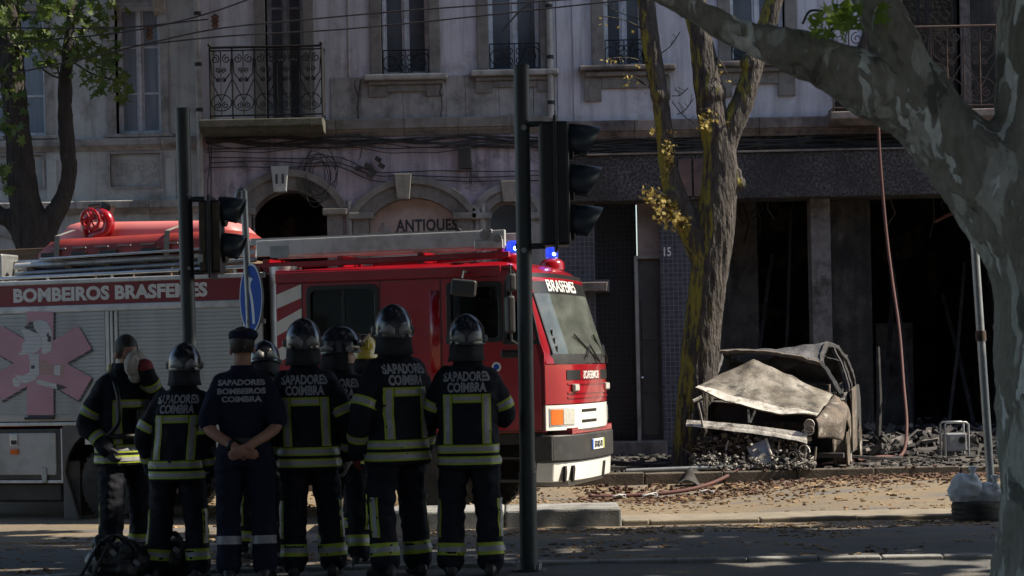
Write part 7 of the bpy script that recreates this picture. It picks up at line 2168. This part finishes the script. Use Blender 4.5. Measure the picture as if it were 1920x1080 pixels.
ob = MB().grid(rows).build('front_wing', 'car_rust', car, smooth=True); md = ob.modifiers.new('solid', 'SOLIDIFY'); md.thickness = .012
XW2 = XW
side([(1.24, .18), (1.26, zbelt + .0), (2.45, zbelt + .04), (2.5, .2)], 'door', 'car_rust', x=XW2 - .02, seed=3)
arch2 = [(3.05 - .36 * cos(pi * k / 10), .26 + .36 * sin(pi * k / 10)) for k in range(11)]
side([(2.52, .2), (2.48, zbelt + .04), (3.35, zbelt + .06), (3.72, .85), (3.7, .35), (3.42, .26)] + list(reversed(arch2)), 'rear_quarter', 'car_black', x=XW2 - .02, seed=5)
XL = CL(1300, 741, .05).x - .02
side([(.0, .4), (.02, zhood + .05), (1.1, zbelt - .05), (1.22, zbelt - .05), (1.2, .2)] + list(reversed(arch_)), 'front_wing', 'car_black', x=XL, seed=7)
side([(1.24, .18), (1.26, zbelt - .05), (3.35, zbelt), (3.72, .85), (3.7, .35), (2.5, .2)], 'side_panel', 'car_black', x=XL, seed=9)
# cant rails, pillars and collapsed roof
def bar(pts, r, name, m='car_black'):
    n_ = 6 * (len(pts) - 1) + 1
    return cpart(MB().tube([crumple(p, .016, 7) for p in smooth_path(pts, 6)], [r * (1 + .3 * noise.noise(Vector((i * .9, r * 50, 1)))) for i in range(n_)], 5), name, m)
zr = CL(1545, 645, 1.85).z
bar([CL(1348, 661, 1.5), CL(1400, 660, 1.48), CL(1470, 665, 1.46), CL(1538, 682, 1.5)], .034, 'roof_header', 'car_rust')
bar([CL(1539, 680, 1.52), CL(1556, 705, 1.3), CL(1577, 740, 1.05)], .042, 'pillar')
bar([CL(1352, 664, 1.5), CL(1346, 690, 1.25), CL(1336, 708, 1.0)], .034, 'pillar')
bar([CL(1539, 681, 1.52), CL(1543, 660, 1.7), CL(1550, 645, 1.9), CL(1572, 656, 2.3), CL(1592, 690, 2.9), CL(1602, 728, 3.3)], .045, 'cant_rail')
bar([CL(1560, 652, 2.1), CL(1580, 694, 2.05), CL(1590, 736, 2.0)], .042, 'door_pillar')
bar([CL(1574, 662, 2.5), CL(1590, 706, 2.7), CL(1598, 738, 2.8)], .03, 'window_frame')
bar([CL(1350, 662, 1.5), CL(1356, 662, 2.2), CL(1366, 668, 2.9), CL(1370, 700, 3.4)], .045, 'cant_rail')
rows = []
fr_ = [CL(1349, 660, 1.5), CL(1400, 658, 1.48), CL(1450, 661, 1.47), CL(1500, 668, 1.47), CL(1538, 680, 1.5)]
md_ = [CL(1354, 657, 1.95), CL(1405, 655, 1.95), CL(1455, 656, 1.92), CL(1505, 648, 1.9), CL(1546, 644, 1.88)]
bk_ = [CL(1364, 668, 3.0), CL(1415, 664, 3.0), CL(1465, 662, 3.0), CL(1520, 662, 3.0), CL(1590, 668, 3.0)]
def line_(L4, u):
    k = min(3, int(u * 4)); return L4[k].lerp(L4[k + 1], u * 4 - k)
for i in range(19):
    v = i / 18; row = []
    for j in range(29):
        u = j / 28; f_, m_, b_ = line_(fr_, u), line_(md_, u), line_(bk_, u)
        p = f_.lerp(m_, v * 3) if v < 1 / 3 else m_.lerp(b_, (v - 1 / 3) * 1.5)
        q_ = Vector((u * 5, v * 6, 9)); p = p + Vector((0, 0, .03 * (.4 - abs(noise.noise(q_))) * min(1, v * 6)))
        row.append(crumple(p, .012, 7, 11))
    rows.append(row)
ob = MB().grid(rows).build('roof', 'car_roof', car, smooth=True); md = ob.modifiers.new('solid', 'SOLIDIFY'); md.thickness = .012; md.offset = -1
# floor, bulkhead and charred cabin
cpart(MB().box(XL + .04, XW - .04, .3, 3.6, .14, .2), 'floor_pan', 'car_black')
cpart(MB().box(XL + .05, XW - .05, 1.02, 1.08, .2, zbelt - .08), 'bulkhead', 'car_black')
sheet('scuttle', 'car_black', [(XL + .06, .95, zbelt - .14), (XW - .06, .95, zbelt - .12), (XW - .06, 1.3, zbelt - .02), (XL + .06, 1.3, zbelt - .05)], a=.04, f=5)
rs = random.Random(17)
sheet('tailgate', 'car_black', [(XL + .1, 3.6, .4), (XW - .1, 3.6, .4), (CL(1592, 668, 3.2).x - .12, 3.25, zr - .06), (XL + .2, 3.25, zr - .1)], a=.03, f=5)
sheet('rear_seat_back', 'car_black', [(XL + .12, 2.55, .3), (XW - .14, 2.55, .3), (XW - .22, 2.75, zbelt + .28), (XL + .2, 2.75, zbelt + .26)], a=.05, f=6)
sheet('roof_lining', 'car_black', [(XL + .2, 1.9, zr - .2), (XW - .25, 1.9, zr - .16), (XW - .2, 2.4, zbelt + .1), (XL + .2, 2.4, zbelt + .12)], a=.09, f=5)
for x in (lerp(XL, XW, .28), lerp(XL, XW, .72)):
    s_ = MB()
    for k in range(6): z = .5 + .1 * k; s_.tube([crumple((x - .2, 1.9 + .05 * k, z), .03, 5, k), crumple((x, 1.88 + .05 * k, z + .02), .03, 5, k), crumple((x + .2, 1.9 + .05 * k, z), .03, 5, k)], .012, 5)
    s_.tube([(x - .2, 1.85, .3), (x - .2, 2.15, 1.1), (x + .2, 2.15, 1.1), (x + .2, 1.85, .3)], .02, 6)
    cpart(s_, 'seat_frame', 'car_rust')
jm = MB()
for k in range(60):
    x = rs.uniform(XL + .15, XW - .12); y = rs.uniform(1.2, 1.6); z = zbelt - .12 + rs.uniform(-.04, .1)
    jm.cbox((x, y, z), (rs.uniform(.05, .22), rs.uniform(.04, .12), rs.uniform(.02, .07)), Matrix.Rotation(rs.uniform(-.6, .6), 3, 'Y') @ Matrix.Rotation(rs.uniform(0, 3), 3, 'Z'))
cpart(jm, 'charred_dashboard', 'char', kind='stuff')
# wheels: bare rims sitting on the ground
for (x, y) in ((XW - .1, .72), (XL + .1, .72), (XW - .1, 3.05), (XL + .1, 3.05)):
    cpart(MB().lathe([(.07, -.09), (.2, -.1), (.24, -.1), (.24, -.08), (.2, -.05), (.2, .05), (.24, .08), (.24, .1), (.1, .07), (.02, .03)], (x, y, .235), 'x', 24), 'wheel_rim', 'car_rust', smooth=40)
# engine bay wreckage
rad_ = MB(); A = CL(1400, 838, -.1); B = CL(1437, 822, -.12); C_ = CL(1452, 874, -.34); D = CL(1416, 876, -.32)
cpart(MB().loft([[A + Vector((0, o, 0)), B + Vector((0, o, 0)), C_ + Vector((0, o, 0)), D + Vector((0, o, 0))] for o in (0, .04)]), 'radiator', 'galvanised')
fins = MB()
for k in range(14):
    t = (k + .5) / 14; p0 = A.lerp(D, t); p1 = B.lerp(C_, t); fins.tube([p0 + Vector((0, -.004, 0)), p1 + Vector((0, -.004, 0))], .005, 4)
cpart(fins, 'radiator_fins', 'ash', kind='stuff')
cpart(MB().tube([B, C_ + Vector((0, 0, -.01))], .017, 6), 'radiator_tank', 'bare_alloy')
cpart(MB().box(lerp(XL, XW, .22), lerp(XL, XW, .74), .35, .9, .3, .62), 'engine_block', 'car_black', bevel=.03)
for k in range(4):
    x = lerp(XL, XW, .28 + .1 * k); cpart(MB().tube([(x, .3, .62), (x, .34, .5), (x, .2, .42)], .028, 8), 'manifold_pipe', 'car_rust', smooth=40)
for (p0, p1, r, m) in (((1445, 862), (1448, 832), .022, 'ash'), ((1456, 868), (1462, 824), .009, 'bare_alloy'), ((1318, 800), (1312, 770), .016, 'ash'), ((1312, 770), (1308, 752), .014, 'ash'), ((1300, 752), (1316, 744), .022, 'bare_alloy'), ((1360, 848), (1366, 826), .012, 'bare_alloy'), ((1363, 858), (1360, 846), .016, 'ash'), ((1508, 868), (1512, 838), .018, 'ash'), ((1528, 862), (1530, 838), .014, 'car_rust'), ((1380, 830), (1386, 812), .014, 'car_rust'), ((1340, 872), (1338, 840), .02, 'car_rust'), ((1498, 870), (1500, 842), .03, 'car_rust')):
    cpart(MB().tube([CL(*p0, -.1), CL(*p1, -.06)], r, 6), 'bent_bracket', m)
gr = MB(); g0, g1, g2, g3 = CL(1308, 866, -.25), CL(1360, 868, -.3), CL(1358, 882, -.36), CL(1306, 880, -.32)
for k in range(13):
    t = k / 12; gr.tube([g0.lerp(g1, t), g3.lerp(g2, t)], .009, 4)
for t in (0, .33, .66, 1): gr.tube([g0.lerp(g3, t), g1.lerp(g2, t)], .008, 4)
cpart(gr, 'condenser_grille', 'ash', kind='stuff')
lampc = CL(1518, 796, -.05)
lp = cpart(MB().lathe([(.06, 0), (.075, -.05), (.07, -.07), (.05, -.03)], lampc, 'y', 18), 'headlamp_socket', 'bare_alloy', smooth=40)
for k in range(3): cpart(MB().tube([lampc + Vector((.06 * cos(q), -.05 - .01 * k, .06 * sin(q) - .09 * k * .4)) for q in [2 * pi * i / 14 for i in range(15)]], .009, 5), 'lamp_ring', 'ash')
for (px, py, r) in ((1478, 868, .05), (1487, 858, .06), (1508, 848, .075)):
    c = CL(px, py, -.15); cpart(MB().tube([c + Vector((r * cos(q), .01 * q, r * 1.3 * sin(q))) for q in [2 * pi * i / 14 for i in range(12)]], .008, 5), 'wire_loop', 'bare_alloy')
# heap of melted bits under the nose
hp_ = MB(); hp2 = MB()
for k in range(1500):
    px = rs.uniform(1296, 1525); y = rs.uniform(-.45, .35); t = (px - 1296) / 229
    p = CL(px, 880, y); z = abs(rs.gauss(0, .09)) * (1.2 - .5 * abs(t - .5)) + .01
    if y < -.2: z *= .75
    s_ = rs.uniform(.012, .045)
    (hp_ if rs.random() < .45 else hp2).cbox((p.x, y, z), (s_ * rs.uniform(.6, 2), s_, s_ * rs.uniform(.3, 1)), Matrix.Rotation(rs.uniform(0, 6), 3, 'Z') @ Matrix.Rotation(rs.uniform(-1, 1), 3, 'X'))
for k in range(700):
    px = rs.uniform(1310, 1520); y = rs.uniform(.0, .45); p = CL(px, 850, y)
    z = rs.uniform(.1, .52); s_ = rs.uniform(.012, .05)
    (hp_ if rs.random() < .6 else hp2).cbox((p.x, y, z), (s_ * rs.uniform(.6, 2), s_, s_ * rs.uniform(.4, 1.2)), Matrix.Rotation(rs.uniform(0, 6), 3, 'Z') @ Matrix.Rotation(rs.uniform(-1, 1), 3, 'X'))
cpart(hp_, 'melted_remains', 'char', kind='stuff'); cpart(hp2, 'ash_remains', 'ash', kind='stuff')
al = MB()
for k in range(110):
    px = rs.uniform(1300, 1525); y = rs.uniform(-.5, -.16); p = CL(px, 880, y); z = rs.uniform(.02, .3) * (1.1 - 1.4 * abs(y + .2)); s_ = rs.uniform(.015, .06)
    al.cbox((p.x, y, z), (s_ * rs.uniform(.3, 2.2), s_ * .6, s_ * rs.uniform(.15, .6)), Matrix.Rotation(rs.uniform(0, 6), 3, 'Z') @ Matrix.Rotation(rs.uniform(-1.2, 1.2), 3, 'X') @ Matrix.Rotation(rs.uniform(-1, 1), 3, 'Y'))
cpart(al, 'alloy_scraps', 'scrap_grey', kind='stuff')
wm = MB()
for k in range(80):
    p = CL(rs.uniform(1300, 1520), rs.uniform(815, 870), rs.uniform(-.12, .1)); pts = [p]
    for q in range(5): pts.append(pts[-1] + Vector((rs.gauss(0, .05), rs.gauss(0, .03), rs.gauss(-.01, .05))))
    wm.tube(smooth_path(pts, 3), rs.choice((.004, .006, .008)), 4)
cpart(wm, 'loose_wires', 'car_rust', kind='stuff')
# ---------------------------------------------------------------- litter, rubble and kit on the ground
rs = random.Random(77)
def gtop(X, Y): return .012 if Y > PKY - .0 else gz(X, Y)
def scatter(name, m, n, fn, label=None, cat=None):
    mb = MB()
    for k in range(n):
        r = fn()
        if r is None: continue
        X, Y, z, s, flat = r
        mb.cbox((X, Y, z + s * flat * .3), (s * rs.uniform(.6, 1.8), s * rs.uniform(.5, 1.1), s * flat), Matrix.Rotation(rs.uniform(0, 6.3), 3, 'Z') @ Matrix.Rotation(rs.uniform(-.5, .5), 3, 'X'))
    ob = mb.build(name, m, None, kind='stuff'); tag(ob, label, cat); return ob
def far_litter():
    Y = rs.choice((rs.uniform(20.5, 26.2), rs.gauss(25.4, .5), rs.gauss(24.6, .7))); X = rs.uniform(-4, 8.2)
    if not 20.4 < Y < 26.16: return None
    return X, Y, gtop(X, Y), rs.uniform(.015, .05), .35
scatter('leaf_litter', 'litter', 3200, far_litter, 'dry straw-coloured litter strewn over the sunlit carriageway', 'litter')
def red_litter():
    Y = rs.choice((rs.gauss(25.6, .28), rs.gauss(24.9, .3), rs.gauss(25.9, .15))); X = rs.uniform(.8, 8)
    if not 22 < Y < 26.34: return None
    return X, Y, (.032 if Y > 26.17 else gtop(X, Y)), rs.uniform(.014, .05) , .7
scatter('brick_crumbs', 'litter_red', 1500, red_litter, 'reddish crumbs of brick and clods along the pavement kerb', 'rubble')
def near_litter():
    Y = rs.choice((rs.uniform(14.6, 19.4), rs.gauss(18.6, .5))); X = rs.uniform(-5.5, 6)
    if Y > 19.45: return None
    if noise.noise(Vector((X * .7, Y * 1.4, 0))) < -.05: return None
    return X, Y, gz(X, Y), rs.uniform(.014, .042), .3
scatter('plant_litter', 'litter', 5200, near_litter, 'fine plant litter drifted over the shaded near lane', 'litter')
def pave_litter():
    X = rs.uniform(.5, 8); Y = rs.uniform(26.4, 31.8); return X, Y, .012, rs.uniform(.02, .09), .5
scatter('pavement_rubble', 'char', 1500, pave_litter, 'black charred crumbs covering the pavement before the shop', 'rubble')
# rubble heap in the shop front
hb = MB(); ha = MB(); hr = MB()
for k in range(900):
    X = at(rs.uniform(1560, 1910), 800, 31).x; Y = rs.uniform(29.6, 34.5)
    h = .42 * sstep(29.3, 31.2, Y) * (.7 + .5 * noise.noise(Vector((X * .9, Y, 2))))
    z = .03 + h * rs.random() ** .6
    s_ = rs.uniform(.05, .2)
    t = rs.random()
    (hb if t < .7 else ha if t < .86 else hr).cbox((X, Y, z), (s_ * rs.uniform(.8, 3.2), s_ * rs.uniform(.3, .8), s_ * rs.uniform(.15, .5)), Matrix.Rotation(rs.uniform(0, 6.3), 3, 'Z') @ Matrix.Rotation(rs.gauss(0, .45), 3, 'X') @ Matrix.Rotation(rs.gauss(0, .4), 3, 'Y'))
hp3 = empty('rubble_heap', (at(1740, 800, 31).x, 31, .012), 'charred heap of beams and plaster spilling from the gutted shop', 'rubble'); hp3['kind'] = 'stuff'
hb.build('charred_wood', 'char', hp3, kind='stuff'); ha.build('plaster_lumps', 'pillar_scorched', hp3, kind='stuff'); hr.build('brick_bits', 'plaster_burnt', hp3, kind='stuff')
for (px, py, Y, ln, ang, tilt, lab) in ((1645, 850, 30.4, 1.65, 1.45, .1, 'thin charred timber standing upright in the shop opening'),):
    p = at(px, py, Y); a = Vector((p.x, Y, .02)); b = a + Vector((cos(ang) * ln * .3, .1, sin(ang) * ln))
    MB().tube([a, a.lerp(b, .5) + Vector((.03, 0, 0)), b], [.05, .045, .03], 7).build('charred_timber', 'char', None, own=True, label=lab, cat='timber')
for k, (px, Y, ln, rz, lab) in enumerate(((1120, 27.3, 1.0, .1, 'charred plank lying left of the mossy tree'), (1190, 27.9, .8, -.2, 'shorter charred plank nearest the mossy tree roots'), (1640, 28.2, .9, .15, 'blackened board lying right of the burnt car'))):
    p = at(px, 850, Y); MB().cbox((p.x, Y, .07), (ln, .14, .045), Matrix.Rotation(rz, 3, 'Z') @ Matrix.Rotation(.08, 3, 'Y')).build('charred_plank', 'char', None, bevel=.006, own=True, label=lab, cat='plank', group='charred planks on the pavement')
# crumpled dark plastic and paper scraps by the hose
p = onground(1292, 26.05, 0.0)
rows = [[crumple((p.x + lerp(-.16, .16, j / 8), p.y + lerp(-.05, .08, i / 6), p.z + .03 + .18 * sin(pi * j / 8) * (i / 6)), .06, 6, 3) for j in range(9)] for i in range(7)]
MB().grid(rows, (0, .01, .006)).build('plastic_scrap', 'char', None, smooth=True, own=True, label='crumpled black plastic scrap lying on the hose by the car', cat='scrap')
for k, (px, Y, lab) in enumerate(((1202, 25.5, 'small white paper scrap left of the black plastic'), (1310, 25.55, 'small white paper scrap right under the black plastic'), (1145, 25.45, 'pale scrap on the litter near the truck bumper'))):
    p = onground(px, Y, .0); rows = [[crumple((p.x + .09 * i, p.y + .05 * j, p.z + .03 + .03 * ((i + j) % 2)), .025, 9, k) for i in range(3)] for j in range(3)]
    MB().grid(rows, (0, .003, .004)).build('paper_scrap', 'decal_white', None, smooth=True, own=True, label=lab, cat='paper', group='paper scraps on the road')
# kit set down on the ground between the firefighters
def kit(px, py, Y, label, seed, sx=1.0, name='equipment_bag'):
    q = at(px, py, Y); base = Vector((q.x, Y, gz(q.x, Y))); r2 = random.Random(seed); mb = MB()
    mb.ball((0, 0, .13), (.22 * sx, .16, .14), 14, 10)
    for k in range(7): mb.ball((r2.uniform(-.2, .2) * sx, r2.uniform(-.1, .1), r2.uniform(.08, .26)), r2.uniform(.05, .1), 10, 8)
    me = remesh(mb, .014, 2, wr=.014, wf=12, seed=seed)
    for v in me.vertices: v.co.z = max(v.co.z, .0)
    ob = link(name, me, 'boot', None, label, 'bag', 'kit set down by the firefighters', smooth=True); ob.location = base
    for s in (-1, 1):
        MB().tube(smooth_path([(s * .1 * sx, -.13, .12), (s * .12 * sx, -.16, .24), (s * .02, -.12, .33), (-s * .05, -.05, .27)], 5), .013, 6).build('strap', 'trim_black', ob, smooth=True)
    for k in range(4): MB().cbox((r2.uniform(-.15, .15) * sx, -.15, r2.uniform(.08, .22)), (.05, .02, .035), Matrix.Rotation(r2.random(), 3, 'Y')).build('buckle', 'plastic_grey', ob, bevel=.006)
    return ob
k1 = kit(226, 1080, 14.15, 'black breathing set with straps dumped at the feet of the wiping man', 3, 1.15, 'breathing_set')
vs = [(-.26, -.2, .02), (-.16, -.24, .03), (-.04, -.2, .28), (-.1, -.16, .3)]
MB().tube([Vector(v) for v in vs + [vs[0]]], .014, 6).build('carrying_frame', 'trim_black', k1)
kit(330, 1080, 14.3, 'small dark kit bag behind the shorter firefighter', 8, .7)
kit(530, 1066, 15.0, 'dark folded kit on the ground right of the officer', 12, .8)

# a broken red-brown bar still hanging under the fascia
a = at(1752, 416, YF + .5); b = at(1800, 396, YF + .5)
MB().tube([a, a.lerp(b, .5) + Vector((0, 0, .02)), b], [.03, .035, .035], 8).build('hanging_bar', 'hose_red', None, own=True, label='short red-brown bar hanging under the pebbled fascia at the right', cat='bar')
